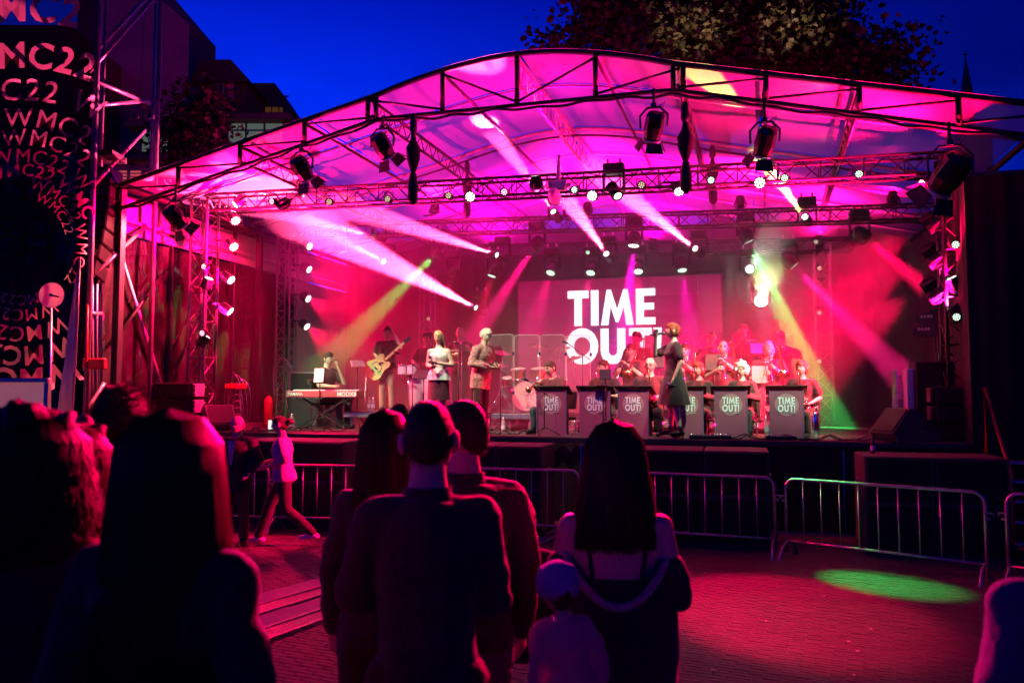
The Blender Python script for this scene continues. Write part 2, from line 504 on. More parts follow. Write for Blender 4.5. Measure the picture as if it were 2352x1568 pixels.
# ================================================================== stage platform
UL, UR, VB = -8.3, 8.6, 9.2
st = sthing('stage', 'wide black stage platform with cloth skirt and thin metal front edge', 'stage')
b = MB(); b.box(((UL + UR) / 2, VB / 2 + .03, ZS - .06), (UR - UL, VB - .06, .12)); b.build('deck', M['deck'], st)
b = MB(); b.box(((UL + UR) / 2, -.02, ZS - .045), (UR - UL, .05, .085), b=.008); b.build('edge_profile', M['darkalu'], st)
nsk = 9
for i in range(nsk):
    u0, u1 = UL + (UR - UL) * i / nsk, UL + (UR - UL) * (i + 1) / nsk
    k = MB(); vs = []; n = 24
    for j in range(n + 1):
        u = u0 + .01 + (u1 - u0 - .02) * j / n
        w = .012 * math.sin(j * 1.9 + i) + .008 * math.sin(j * 4.1)
        vs += [(u, .05 + w, ZS - .09), (u, .05 + w * 2.2, 0.02)]
    k.add(vs, [(2 * j, 2 * j + 1, 2 * j + 3, 2 * j + 2) for j in range(n)], 0, True)
    k.build('skirt_panel', M['skirt'], st)

# ================================================================== stage roof
VR0, VR1 = -1.0, 8.6
_cz = uvz(1190, 118, VR0).z
_kz = (uvz(865, 205, VR0).z + uvz(1545, 150, VR0).z) / 2
UC = (uvz(865, 205, VR0).x + uvz(1545, 150, VR0).x) / 2
UKH = (uvz(1545, 150, VR0).x - uvz(865, 205, VR0).x) / 2
_el = uvz(275, 420, VR0); _er = uvz(2352, 283, VR0)
print('ROOF', _cz, _kz, UC, UKH, _el, _er, uvz(865, 262, VR0), uvz(1545, 214, VR0), uvz(1190, 242, VR0), uvz(275, 490, VR0), uvz(2170, 325, VR0))
HS = (UC - _el.x)
EZ = _el.z
def zr(u):
    a = abs(u - UC)
    if a <= UKH: return _cz - (_cz - _kz) * (a / UKH) ** 1.8
    return _kz - (_kz - EZ) * (a - UKH) / (HS - UKH)
def zb(u):                            # lower chord of the front arch
    a = abs(u - UC)
    zc = uvz(1190, 242, VR0).z
    if a <= UKH: return zc
    return zr(u) - (_kz - zc) * (1 - (a - UKH) / (HS - UKH)) - .45 * ((a - UKH) / (HS - UKH))
roof = sthing('stage_roof', 'arched clear plastic stage roof on black metal trusses glowing pink and violet', 'stage roof')
NB = 12
us = [UC - HS + 2 * HS * i / NB for i in range(NB + 1)]
def fine(u0, u1, n=8): return [u0 + (u1 - u0) * i / n for i in range(n + 1)]
for nm, fz, rr in (('top_chord', lambda u: zr(u) - .04, .042), ('bottom_chord', zb, .032)):
    k = MB()
    pts = [(u, VR0, fz(u)) for u in fine(us[0], us[-1], 72)]
    k.tube(pts, rr, 6); k.build(nm, M['black'], roof)
pm = MB(); pm.tube([(0, 0, 0), (0, 0, 1)], .027, 6); pme = pm.mesh('post', M['black'])
for i, u in enumerate(us):
    kn = i in (4, 8)
    for du in ((-.07, .07) if kn else (0,)):
        o = inst('post', pme, roof, (u + du, VR0, zb(u)), (0, 0, 0), (1.5, 1.5, zr(u) - .06 - zb(u)))
for i in range(NB):
    u0, u1 = us[i], us[i + 1]
    k = MB()
    if i in (0, 1, 2, 3): k.tube([(u0, VR0, zr(u0) - .1), (u1, VR0, zb(u1) + .05)], .018, 5)
    elif i in (4, 5): k.tube([(u0, VR0, zr(u0) - .1), (u1, VR0, zb(u1) + .05)], .02, 5)
    else: k.tube([(u1, VR0, zr(u1) - .1), (u0, VR0, zb(u0) + .05)], .02, 5)
    k.build('diagonal', M['black'], roof)
# cable loom drooping along the lower chord
k = MB(); pts = []
for i, u in enumerate(fine(us[0], us[-1], 150)):
    pts.append((u, VR0 - .03 - .01 * math.sin(i * 1.1), zb(u) - .045 - .035 * abs(math.sin(u * 1.9)) + .015 * math.sin(i * .9)))
k.tube(pts, .022, 5); k.build('cable_loom', M['black'], roof)
# clear roof panels between the purlins
M['pvc'] = clear_mat('clear_roof_pvc', (0.60, 0.56, 0.60), 0.70, 0.2, trans=0.5, bump=0.5, bscale=3.2, stretch=(1, .35, 1))
M['pinksteel'] = mat('pale_roof_profile', (0.55, 0.5, 0.5), 0.4, 0.2)
pv = [VR0, .4, 2.6, 4.3, 5.8, 7.2, VR1]
for a in range(6):
    for c in range(4):
        k = MB(); g0, g1 = us[c * 3], us[c * 3 + 3]
        uu, vv = fine(g0 + .02, g1 - .02, 14), fine(pv[a] + .02, pv[a + 1] - .02, 6)
        vs = []
        for iv, v in enumerate(vv):
            for iu, u in enumerate(uu):
                fu, fv = iu / 14, iv / 6
                sag = .05 * math.sin(PI * fu) * math.sin(PI * fv) + .012 * math.sin(fu * 21 + a * 2 + c) * math.sin(PI * fv)
                vs.append((u, v, zr(u) + .02 - sag))
        fs = [(j * 15 + i, j * 15 + i + 1, (j + 1) * 15 + i + 1, (j + 1) * 15 + i) for j in range(6) for i in range(14)]
        k.add(vs, fs, 0, True); k.build('roof_panel', M['pvc'], roof)
for a, v in enumerate(pv[1:]):
    k = MB(); k.tube([(u, v, zr(u) - .03) for u in fine(us[0], us[-1], 48)], .032 if a % 2 else .022, 6); k.build('purlin', M['pinksteel'], roof)
    if a % 2:
        k = MB(); k.tube([(u, v, zr(u) - .16) for u in fine(us[0], us[-1], 48)], .022, 5); k.build('purlin_chord', M['truss'], roof)
for s_ in (-.55, .55, -1.6, 1.6, -2.9, 2.9):      # weld seams of the sheeting read as thin pale arcs
    pass
def depth_truss(u0, u1, big, m):
    """lattice rafter running back from the front arch"""
    k = MB(); kl = MB()
    n = 26
    A = lambda t: V((u0 + (u1 - u0) * t, VR0 + (VR1 - VR0) * t, zr(u0) - .10))
    B = lambda t: A(t) - V((0, 0, .36 if big else .24))
    k.tube([A(0), A(1)], .045 if big else .03, 6); k.tube([B(0), B(1)], .026, 6)
    for i in range(n):
        t, t2, t1 = i / n, (i + .5) / n, (i + 1) / n
        kl.tube([A(t), B(t2)], .011, 4, cap=False); kl.tube([B(t2), A(t1)], .011, 4, cap=False)
    k.build('rafter_chord', m, roof); tag(kl.build('rafter_lattice', m, roof), kind='stuff')
depth_truss(us[6], us[6] + .35, True, M['pinksteel'])
for i in (2, 4, 8, 10): depth_truss(us[i], us[i] + .3, False, M['truss'])
for i in (3, 5, 7, 9):
    k = MB(); k.tube([(us[i], VR0, zr(us[i]) - .09), (us[i] + .3, VR1, zr(us[i]) - .09)], .028, 6); k.build('rafter', M['truss'], roof)
for sgn, i in ((-1, 0), (1, 12)):      # eave beams and the legs that carry the roof
    u = us[i]
    k = MB(); k.tube([(u, VR0, zr(u) - .06), (u, VR1, zr(u) - .06)], .05, 6); k.build('eave_beam', M['black'], roof)
    for v in (VR0 + .05, 4.2, VR1 - .1):
        k = MB(); k.box((u, v, (zr(u) - .1) / 2), (.13, .13, zr(u) - .1), b=.01); k.build('leg', M['black'], roof)

# ================================================================== left side wall of the stage (hung from the roof frame)
UW = us[0] - .35
M['film'] = mat('black_glossy_film', (0.12, 0.09, 0.10), 0.07, 0.8, var=0.6, scale=2, bump=0.22, bscale=3.5, stretch=(1, 1.6, .5), spec=1.0)
M['whitesheet'] = mat('white_wall_sheeting', (0.62, 0.58, 0.58), 0.55, var=0.1, bump=0.15)
M['drape'] = mat('pale_side_drape', (0.5, 0.45, 0.47), 0.7, var=0.15, bump=0.3, stretch=(1, 6, .4))
zband = uvz_u(265, 523, UW).z
wall = sthing('side_wall', 'left stage side wall with white band above dark shiny film sheeting', 'side wall')
print('WALL', UW, zband, uvz_u(790, 645, UW), uvz_u(440, 980, UW), uvz_u(660, 900, UW))
pvw = [-.9, .8, 2.8, 5.2, 8.4]
for i in range(4):
    v0, v1 = pvw[i] + .02, pvw[i + 1] - .02
    n = 14; k = MB(); vs = []
    for j in range(n + 1):
        v = v0 + (v1 - v0) * j / n
        for q in range(9):
            z = ZS + (zband - .1 - ZS) * q / 8
            vs.append((UW - .05 + .018 * math.sin(j * .9 + q * 1.7 + i) + .012 * math.sin(j * 2.3 + i * 2), v, z))
    k.add(vs, [(j * 9 + q, j * 9 + q + 1, (j + 1) * 9 + q + 1, (j + 1) * 9 + q) for j in range(n) for q in range(8)], 0, True)
    k.build('film_panel' if i < 3 else 'drape_panel', M['film'] if i < 3 else M['drape'], wall)
    k = MB(); k.box((UW - .04, (v0 + v1) / 2, (zband + EZ - .1) / 2 + .06), (.02, v1 - v0, EZ - .2 - zband)); k.build('sheet_panel', M['whitesheet'], wall)
    k = MB(); k.box((UW, v1 + .02, (ZS + EZ) / 2), (.06, .06, EZ - ZS - .1), b=.008); k.build('post', M['darkalu'], wall)
    k = MB(); k.box((UW + .01, (v0 + v1) / 2, zband + .62), (.05, v1 - v0, .05)); k.build('rail', M['red'] if False else M['darkalu'], wall)
k = MB(); k.box((UW + .02, 3.75, zband), (.07, 9.3, .15), b=.01); k.build('beam', M['white'], wall)
k = MB(); k.box((UW + .03, 3.75, zband + .17), (.05, 9.3, .06), b=.01); k.build('beam', M['white'], wall)
k = MB(); k.tube([(UW + .06, -.8, zband - .05), (UW + .06, .8, ZS + .25)], .035, 6); k.build('brace', M['whitesheet'], wall)
k = MB(); k.tube([(UW + .1, -.8, ZS + 1.5), (UW + .1, .5, zband - .6)], .03, 6); k.build('brace', M['darkalu'], wall)
k = MB(); k.tube([(UW + .1, .3, ZS + .3), (UW + .1, 2.3, zband - .3)], .03, 6); k.build('brace', M['darkalu'], wall)

# ================================================================== back drape and LED wall
M['backdrape'] = mat('red_lit_black_molton', (0.028, 0.017, 0.02), 0.9, var=0.25, stretch=(6, 1, .3), scale=3, bump=0.3)
VD = 8.0
k = MB(); n = 150; vs = []
u0, u1 = ug(792, VD, 3), 8.4
for j in range(n + 1):
    u = u0 + (u1 - u0) * j / n
    vs += [(u, VD + .05 * math.sin(j * 1.25) + .02 * math.sin(j * 3.1), ZS), (u, VD + .05 * math.sin(j * 1.25 + .2), 6.1)]
k.add(vs, [(2 * j, 2 * j + 1, 2 * j + 3, 2 * j + 2) for j in range(n)], 0, True)
bd = sthing('back_drape', 'dark pleated backdrop curtain hanging behind the band', 'curtain')
o = k.build('cloth', M['backdrape'], bd)
k = MB(); k.tube([(u0, VD, 6.12), (u1, VD, 6.12)], .03, 6); k.build('rail', M['truss'], bd)
# right side drape
bd2 = sthing('side_drape', 'dark drape closing the right side of the stage', 'curtain')
k = MB(); vs = []; n = 60; UWR = us[12] - .15
for j in range(n + 1):
    v = 1.6 + 6.3 * j / n
    vs += [(UWR + .04 * math.sin(j * 1.3), v, ZS), (UWR + .04 * math.sin(j * 1.3 + .3), v, 5.3)]
k.add(vs, [(2 * j, 2 * j + 1, 2 * j + 3, 2 * j + 2) for j in range(n)], 0, True); k.build('cloth', M['backdrape'], bd2)

VL = 5.6
led = sthing('led_wall', 'large magenta video wall showing the white band name', 'video screen', 0, 0, 0)
a, b2 = uvz(1190, 641, VL), uvz(1657, 636, VL)
LZ = (a.z + b2.z) / 2; LU0, LU1 = a.x, b2.x; LB = ZS + .75
print('LED', LU0, LU1, LB, LZ)
def screen_mat():
    m = bpy.data.materials.new('video_wall_picture'); m.use_nodes = True
    n, l = m.node_tree.nodes, m.node_tree.links
    b = n['Principled BSDF']; b.inputs['Base Color'].default_value = (.01, .01, .01, 1); b.inputs['Roughness'].default_value = .5
    tc = n.new('ShaderNodeTexCoord')
    no = n.new('ShaderNodeTexNoise'); no.inputs['Scale'].default_value = .7; no.inputs['Detail'].default_value = 2
    l.new(tc.outputs['Object'], no.inputs['Vector'])
    cr = n.new('ShaderNodeValToRGB'); cr.color_ramp.elements[0].position = .3; cr.color_ramp.elements[1].position = .7
    cr.color_ramp.elements[0].color = (.5, .0, .09, 1); cr.color_ramp.elements[1].color = (.85, .0, .2, 1)
    l.new(no.outputs['Fac'], cr.inputs['Fac']); l.new(cr.outputs['Color'], b.inputs['Emission Color'])
    b.inputs['Emission Strength'].default_value = .5
    return m
nx, nz = 9, 6
k = MB(); k.box((0, 0, 0), ((LU1 - LU0) / nx - .004, .08, (LZ - LB) / nz - .004)); tme = k.mesh('led_tile', screen_mat())
for i in range(nx):
    for j in range(nz):
        inst('led_tile', tme, led, (LU0 + (LU1 - LU0) * (i + .5) / nx, VL + .05, LB + (LZ - LB) * (j + .5) / nz))
k = MB(); k.box(((LU0 + LU1) / 2, VL + .05, LZ + .05), (LU1 - LU0 + .1, .1, .06)); k.build('top_bar', M['truss'], led)
for u in (LU0 + .3, LU1 - .3):
    k = MB(); k.box((u, VL + .3, (ZS + LB) / 2), (.1, .5, LB - ZS)); k.build('support', M['black'], led)

# letters drawn as heavy geometric capitals, unit cap height
def L_poly(ch):
    w = .26
    if ch == 'T': return [[(0, 1), (.72, 1), (.72, .78), (.49, .78), (.49, 0), (.23, 0), (.23, .78), (0, .78)]], .74
    if ch == 'I': return [[(0, 0), (w, 0), (w, 1), (0, 1)]], .28
    if ch == 'M': return [[(0, 0), (.25, 0), (.33, .52), (.5, .08), (.60, .08), (.77, .52), (.85, 0), (1.1, 0), (.90, 1), (.76, 1), (.55, .45), (.34, 1), (.2, 1)]], 1.12
    if ch == 'E': return [[(0, 0), (.64, 0), (.64, .2), (.26, .2), (.26, .41), (.6, .41), (.6, .6), (.26, .6), (.26, .8), (.64, .8), (.64, 1), (0, 1)]], .68
    if ch == 'O':
        n = 20; o = []
        for i in range(n):
            a0, a1 = 2 * PI * i / n, 2 * PI * (i + 1) / n
            P = lambda a, r: (.52 + r * math.cos(a), .5 + r * math.sin(a))
            o.append([P(a0, .27), P(a0, .53), P(a1, .53), P(a1, .27)])
        return o, 1.07
    if ch == 'U':
        o = [[(0, .36), (.26, .36), (.26, 1), (0, 1)], [(.54, .36), (.8, .36), (.8, 1), (.54, 1)]]; n = 10
        for i in range(n):
            a0, a1 = PI + PI * i / n, PI + PI * (i + 1) / n
            P = lambda a, r, q: (.4 + r * math.cos(a), .36 + q * math.sin(a))
            o.append([P(a0, .14, .14), P(a0, .40, .38), P(a1, .40, .38), P(a1, .14, .14)])
        return o, .86
    if ch == '!': return [[(0.02, .3), (.2, .3), (.24, 1), (-.02, 1)], [(0, 0), (.22, 0), (.22, .2), (0, .2)]], .26
    return [], .3
def letters(text, h, gap=.06):
    """list of (char, polygons in metres, x offset)"""
    x = 0; out = []
    for ch in text:
        ps, w = L_poly(ch)
        if ps: out.append((ch, [[((px + x) * h, pz * h) for px, pz in p] for p in ps]))
        x += w + gap
    return out, (x - gap) * h
def letter_block(parent, text, u, z, width, h, y0, y1, m, name='letter'):
    ls, w = letters(text, h)
    k_ = width / w
    for ch, ps in ls:
        k = MB()
        for p in ps: k.prism([(a * k_ + u, c + z) for a, c in p], y0, y1)
        k.build(name, m, parent)
M['ledtext'] = glow('white_screen_letters', (.93, .93, 1.0), 1.6)
M['ledblue'] = glow('blue_screen_lines', (.10, .03, .30), .8)
def box_on(px0, py0, px1, py1, v):
    a, b = uvz(px0, py0, v), uvz(px1, py1, v)
    return a.x, a.z, b.x, b.z
x0, z1, x1, z0 = box_on(1303, 668, 1508, 744, VL - .05)
letter_block(led, 'TIME', x0, z0, x1 - x0, z1 - z0, VL - .02, VL + .005, M['ledtext'], 'screen_letter')
x0, z1, x1, z0 = box_on(1300, 756, 1522, 833, VL - .05)
letter_block(led, 'OUT!', x0, z0, x1 - x0, z1 - z0, VL - .02, VL + .005, M['ledtext'], 'screen_letter')
k = MB()
for (qx0, qy0, qx1, qy1) in ((1345, 690, 1385, 760), (1395, 700, 1440, 775), (1400, 770, 1440, 830), (1440, 690, 1466, 745)):
    x0, z1, x1, z0 = box_on(qx0, qy0, qx1, qy1, VL)
    nn = 16
    for i in range(nn):
        z = z0 + (z1 - z0) * i / nn
        k.box(((x0 + x1) / 2, VL + .006, z), (x1 - x0, .004, (z1 - z0) / nn * .5))
tag(k.build('scan_lines', M['ledblue'], led), kind='stuff')

# ================================================================== lighting trusses and towers
def truss(name, label, a, b, w, h, group=None, m=None, cat='truss', rch=.025):
    """box truss between two points of the stage frame"""
    m = m or M['truss']
    a, b = V(a), V(b)
    root = sthing(name, label, cat, a.x, a.y, a.z, 0, group)
    d = b - a; L = d.length
    x, z, d = basis(d, V((0, 0, 1)) if abs(d.normalized().z) < .9 else V((0, 1, 0)))
    cs = [x * sx * w / 2 + z * sz * h / 2 for sx, sz in ((-1, -1), (1, -1), (1, 1), (-1, 1))]
    for c in cs:
        k = MB(); k.tube([c, c + d * L], rch, 6); k.build('chord', m, root)
    k = MB(); n = max(2, round(L / max(w, h)))
    for fa, fb in ((0, 1), (1, 2), (2, 3), (3, 0)):
        for i in range(n):
            p, q = (fa, fb) if i % 2 == 0 else (fb, fa)
            k.tube([cs[p] + d * (L * i / n), cs[q] + d * (L * (i + 1) / n)], .011, 4, cap=False)
        for i in range(0, n + 1, 2): k.tube([cs[fa] + d * (L * i / n), cs[fb] + d * (L * i / n)], .011, 4, cap=False)
    tag(k.build('lattice', m, root), kind='stuff')
    return root
TG = 'black box trusses over the stage'
VT1, VT2, VT3 = .6, 4.0, 5.3
def tline(pxa, pya, pxb, pyb, v): return uvz(pxa, pya, v), uvz(pxb, pyb, v)
T1a, T1b = tline(472, 470, 2185, 378, VT1)
T2a, T2b = tline(640, 536, 2170, 487, VT2)
T3a, T3b = tline(1000, 580, 1960, 562, VT3)
print('TRUSS', T1a, T1b, T2a, T2b, T3a, T3b)
truss('lighting_truss', 'front horizontal black lighting truss spanning both front towers', T1a, T1b, .3, .3, TG)
truss('lighting_truss', 'middle horizontal lighting truss behind the front one carrying beam lights', T2a, T2b, .28, .28, TG)
truss('lighting_truss', 'rear short lighting truss above the video wall', T3a, T3b, .28, .26, TG)
Rt = uvz_u(2178, 440, T1b.x)
truss('lighting_truss', 'side truss running back from the left front tower', T1a + V((0, .2, -.05)), V((T2a.x - .1, VT2 - .2, T2a.z - .05)), .28, .28, TG)
truss('lighting_truss', 'side truss running back from the right front tower', T1b + V((0, .2, -.05)), V((T2b.x + .2, VT2 - .2, T2b.z - .05)), .28, .28, TG)
GG = 'black truss towers standing on the stage'
truss('truss_tower', 'left front truss tower with red lit lattice', (T1a.x, VT1, ZS), (T1a.x, VT1, T1a.z + .1), .34, .34, GG, M['towermetal'], cat='truss tower', rch=.028)
truss('truss_tower', 'right front truss tower partly hidden by the black PA tower', (T1b.x, VT1, ZS), (T1b.x, VT1, T1b.z + .1), .34, .34, GG, cat='truss tower', rch=.028)
lt = ug(655, VT2, 2)
truss('truss_tower', 'left rear truss tower beside the keyboard player', (lt, VT2, ZS), (lt, VT2, T2a.z + .1), .32, .32, GG, M['towermetal'], cat='truss tower')
truss('truss_tower', 'slim rear truss tower behind the singer in the pale top', (ug(980, 6.6, 2), 6.6, ZS), (ug(980, 6.6, 2), 6.6, 5.0), .3, .3, GG, M['towermetal'], cat='truss tower')
truss('truss_tower', 'slim rear truss tower right of the brass players', (ug(1895, 5.3, 2), 5.3, ZS), (ug(1895, 5.3, 2), 5.3, T3b.z), .3, .3, GG, M['towermetal'], cat='truss tower')
o = sthing('support_post', 'dark upright post between the left side wall and the keyboard', 'post', ug(590, 3, 2), 3.0, ZS)
k = MB(); k.box((0, 0, 2.1), (.12, .12, 4.2), b=.01); k.build('column', M['blackgloss'], o)
k = MB(); k.box((0, 0, .02), (.3, .3, .03), b=.005); k.build('base_plate', M['steel'], o)

# chain hoists with their cloth bags
for (px, y0, y1, v, lab) in ((950, 262, 470, -1.3, 'left of centre below the front arch'), (1073, 372, 500, 2.6, 'beside the left rafter'), (1573, 235, 445, -1.3, 'right of centre below the front arch'),
                             (1636, 335, 470, 2.6, 'beside the right rafter'), (690, 410, 455, .9, 'above the left end of the front truss')):
    a, b = uvz(px, y0, v), uvz(px, y1, v)
    h = sthing('chain_hoist', 'black chain hoist with tapering cloth bag hanging ' + lab, 'chain hoist', a.x, v, b.z, 0, 'chain hoists under the roof')
    L = a.z - b.z
    k = MB(); k.tube([(0, 0, L * .5), (0, 0, L)], .035, 6); k.build('chain', M['black'], h)
    k = MB(); k.lathe([(.02, L), (.05, L * .97), (.06, L * .82), (.035, L * .78)], 8); k.build('hook_block', M['black'], h)
    k = MB(); k.lathe([(.03, L * .78), (.05, L * .70), (.11, L * .62), (.10, L * .5), (.05, L * .38), (.03, L * .34)], 10); k.build('bag', M['blackcloth'], h)
    k = MB(); k.lathe([(.05, L * .34), (.08, L * .2), (.075, L * .05), (.02, 0)], 10); k.build('motor', M['black'], h)
# ================================================================== cabinets under the stage front, PA towers
sub_parts = {}
def cabinet(name, label, cat, u, v, z, w, d, h, rz=0, group=None, grilles=1, side=None, handle=True):
    o = sthing(name, label, cat, u, v, z, rz, group)
    k = MB(); k.box((0, 0, h / 2), (w, d, h), b=.012); k.build('cabinet', side or M['subpaint'], o)
    for i in range(grilles):
        k = MB(); hh = h / grilles
        k.box((0, -d / 2 - .006, hh * (i + .5)), (w - .07, .02, hh - .05), b=.006); k.build('grille', M['grille'], o)
    if handle:
        for s_ in (-1, 1):
            k = MB(); k.bar((s_ * (w / 2 + .012), -.12, h * .72), (s_ * (w / 2 + .012), .12, h * .72), .03, .022); k.build('handle', M['steel'], o)
    return o
VS = -.95
for (pxa, pxb, n, py, lab) in ((430, 792, 3, 1011, 'left of the middle group of spectators'), (1040, 1245, 2, 1023, 'behind the couple in the middle'),
                               (1467, 1768, 2, 1034, 'below the lecterns'), (1982, 2318, 2, 1050, 'at the right end of the stage')):
    a, b = uvz(pxa, py, VS - .42), uvz(pxb, py, VS - .42)
    w = (b.x - a.x) / n
    words = {3: ('first', 'second', 'third'), 2: ('left', 'right')}[n]
    for i in range(n):
        cabinet('subwoofer', words[i] + ' tall black bass cabinet ' + lab, 'subwoofer',
                a.x + w * (i + .5), VS, .06, w - .015, .84, (a.z + b.z) / 2 - .06, 0, 'bass cabinets in front of the stage', 2)
    k = sthing('pallet', 'low dark board under the bass cabinets ' + lab, 'board', (a.x + b.x) / 2, VS, 0)
    q = MB(); q.box((0, 0, .03), (b.x - a.x, .8, .055)); q.build('board', M['black'], k)

def stack(px0, px1, pyt, pyb, v, n, lab, grp, rz=0):
    a, b = uvz(px0, pyt, v), uvz(px1, pyb, v)
    w, h = b.x - a.x, (a.z - ZS) / n
    for i in range(n):
        o = cabinet('line_array_speaker', ('lowest', 'middle', 'topmost')[i] + ' black loudspeaker of the three stacked ' + lab, 'loudspeaker',
                    (a.x + b.x) / 2, v + .25, ZS + h * i, w, .5, h - .008, rz, grp, 1, M['blackgloss'])
        for s_ in (-1, 1):
            k = MB(); k.box((s_ * (w / 2 + .035), -.1, h / 2), (.06, .26, h * .8), b=.01); k.build('side_bracket', M['pinksteel'] if px0 < 1000 else M['black'], o)
            for zz in (.25, .5, .75):
                k = MB(); k.lathe([(.028, 0), (.028, .004)], 8, Matrix.Translation((s_ * (w / 2 + .035), -.2325, h * zz)) @ Matrix.Rotation(PI / 2, 4, 'X')); k.build('bolt_hole', M['black'], o)
stack(350, 438, 877, 976, .02, 3, 'on the left stage corner', 'loudspeakers stacked on the left corner')
stack(2148, 2292, 886, 1014, .3, 3, 'on the right stage corner', 'loudspeakers stacked on the right corner')

def wedge(px, py, v, w, rz, lab):
    p = uvz(px, py, v)
    o = sthing('stage_monitor', lab, 'monitor', p.x, v, ZS, rz)
    prof = [(-.30, 0), (.28, 0), (.36, .12), (.10, .46), (.0, .46), (-.33, .10)]
    k = MB(); k.prism([(x, z) for x, z in prof], -w / 2, w / 2); k.build('cabinet', M['subpaint'], o)
    k = MB(); d = V((.36 - .10, 0, .12 - .46)).normalized()
    c = V((.23, 0, .29)) + V((.79, 0, .61)) * .012
    k.bar(c - d * .19, c + d * .19, w - .06, .015, up=V((.79, 0, .61))); k.build('grille', M['grille'], o)
    for s_ in (-1, 1):
        k = MB(); k.box((-.12, s_ * (w / 2 + .004), .2), (.14, .012, .05), b=.004); k.build('handle', M['black'], o)
wedge(497, 978, .35, .5, R(-35), 'black wedge monitor on the left stage corner facing inward')
wedge(2080, 1015, .3, .62, R(200), 'black wedge monitor on the right stage corner')

# ------------------------------------------------ black draped PA tower on the right, lower screen beside it
pt = sthing('speaker_tower', 'huge black draped loudspeaker tower at the right edge of the stage', 'speaker tower')
a = uvz(2213, 405, -.1)
UT0 = a.x; UT1 = UT0 + 3.0
k = MB(); vs = []; n = 40
for j in range(n + 1):
    u = UT0 + (UT1 - UT0) * j / n
    w = .02 * math.sin(j * 1.7) + .015 * math.sin(j * .8)
    vs += [(u, -.1 + w, 0), (u, -.1 + w, a.z)]
k.add(vs, [(2 * j, 2 * j + 1, 2 * j + 3, 2 * j + 2) for j in range(n)], 0, True); k.build('front_drape', M['blackcloth'], pt)
k = MB(); vs = []
for j in range(21):
    v = -.1 + 1.5 * j / 20
    w = .015 * math.sin(j * 1.9)
    vs += [(UT0 + w, v, 0), (UT0 + w, v, a.z)]
k.add(vs, [(2 * j, 2 * j + 2, 2 * j + 3, 2 * j + 1) for j in range(20)], 0, True); k.build('side_drape', M['blackcloth'], pt)
k = MB(); k.box(((UT0 + UT1) / 2 + .02, .66, a.z + .02), (UT1 - UT0, 1.5, .05)); k.build('top_frame', M['truss'], pt)
lw = sthing('draped_screen', 'lower black draped block beside the right speaker tower', 'draped block')
a2, b2_ = uvz(2102, 830, .75), uvz(2222, 830, .75)
k = MB(); k.box(((a2.x + b2_.x) / 2, 1.0, (ZS + a2.z) / 2), (b2_.x - a2.x, .5, a2.z - ZS), b=.02); k.build('drape', M['blackcloth'], lw)
k = MB(); k.box((a2.x - .06, 1.02, (ZS + a2.z) / 2 - .05), (.1, .4, a2.z - ZS - .1), b=.01); k.build('edge_panel', M['whitesheet'], lw)
# stairs at the right end
sr = sthing('stage_stairs', 'metal stage steps at the right edge beyond the bass cabinets', 'stairs', ug(2345, -1.2, 1) + .25, -1.0, 0)
for i in range(5):
    k = MB(); k.box((0, .3 - .22 * (5 - i) + .5, .22 * (i + 1)), (.9, .24, .04), b=.006); k.build('step', M['alu'], sr)
for s_ in (-1, 1):
    k = MB(); k.bar((s_ * .46, -.5, .1), (s_ * .46, .55, 1.2), .05, .12); k.build('stringer', M['darkalu'], sr)
    k = MB(); k.tube([(s_ * .46, -.45, .1), (s_ * .46, -.45, 1.05), (s_ * .46, .5, 2.05), (s_ * .46, .5, 1.2)], .022, 6); k.build('handrail', M['red'], sr)

# ------------------------------------------------ crowd barriers
def barrier(p0, p1, label):
    p0, p1 = V(p0), V(p1)
    d = p1 - p0; L = d.length
    o = thing('crowd_barrier', label, 'barrier', (*p0, 0), math.atan2(d.y, d.x), 'crowd barriers in front of the stage')
    o.location.z = gz(p0.y)
    H, B, r = .95, .21, .12
    pts = [(0, 0, .06), (0, 0, H - r)]
    for a in range(1, 6): pts.append((r - r * math.cos(PI / 2 * a / 5), 0, H - r + r * math.sin(PI / 2 * a / 5)))
    for a in range(0, 6): pts.append((L - r + r * math.sin(PI / 2 * a / 5), 0, H - r + r * math.cos(PI / 2 * a / 5)))
    pts += [(L, 0, .06)]
    k = MB(); k.tube(pts, .019, 8); k.tube([(0, 0, B), (L, 0, B)], .016, 6); k.build('frame', M['steel'], o)
    nb = 10
    kb = MB(); kb.tube([(0, 0, B), (0, 0, H)], .0085, 6); me = kb.mesh('bar', M['steel'])
    for i in range(1, nb): inst('bar', me, o, (L * i / nb, 0, 0))
    for x in (.02, L - .02):
        k = MB(); k.tube([(x, -.3, 0), (x, -.16, .16), (x, -.05, .2), (x, .05, .2), (x, .16, .16), (x, .3, 0)], .016, 6); k.build('foot', M['steel'], o)
    for x, s_ in ((0, -1), (L, 1)):
        k = MB(); k.tube([(x, 0, .74), (x + s_ * .07, 0, .74), (x + s_ * .08, 0, .70)], .010, 6); k.tube([(x, 0, .68), (x + s_ * .05, 0, .68)], .014, 6); k.build('hook', M['steel'], o)
barrier((3.33, 9.9), (4.95, 8.52), 'grey steel barrier lit partly green standing over the green patch of light')
barrier((5.10, 8.40), (6.6, 7.0), 'grey steel barrier cut off by the right edge of the picture')
barrier((1.27, 10.75), (3.22, 9.98), 'steel barrier right of the bare shouldered woman')
barrier((-1.22, 11.40), (.90, 10.86), 'steel barrier between the standing couple and the bare shouldered woman')
barrier((-3.42, 11.72), (-1.32, 11.44), 'steel barrier behind the walking woman in the pale shirt')
barrier((-5.65, 12.05), (-3.52, 11.75), 'steel barrier behind the man in the dark suit')

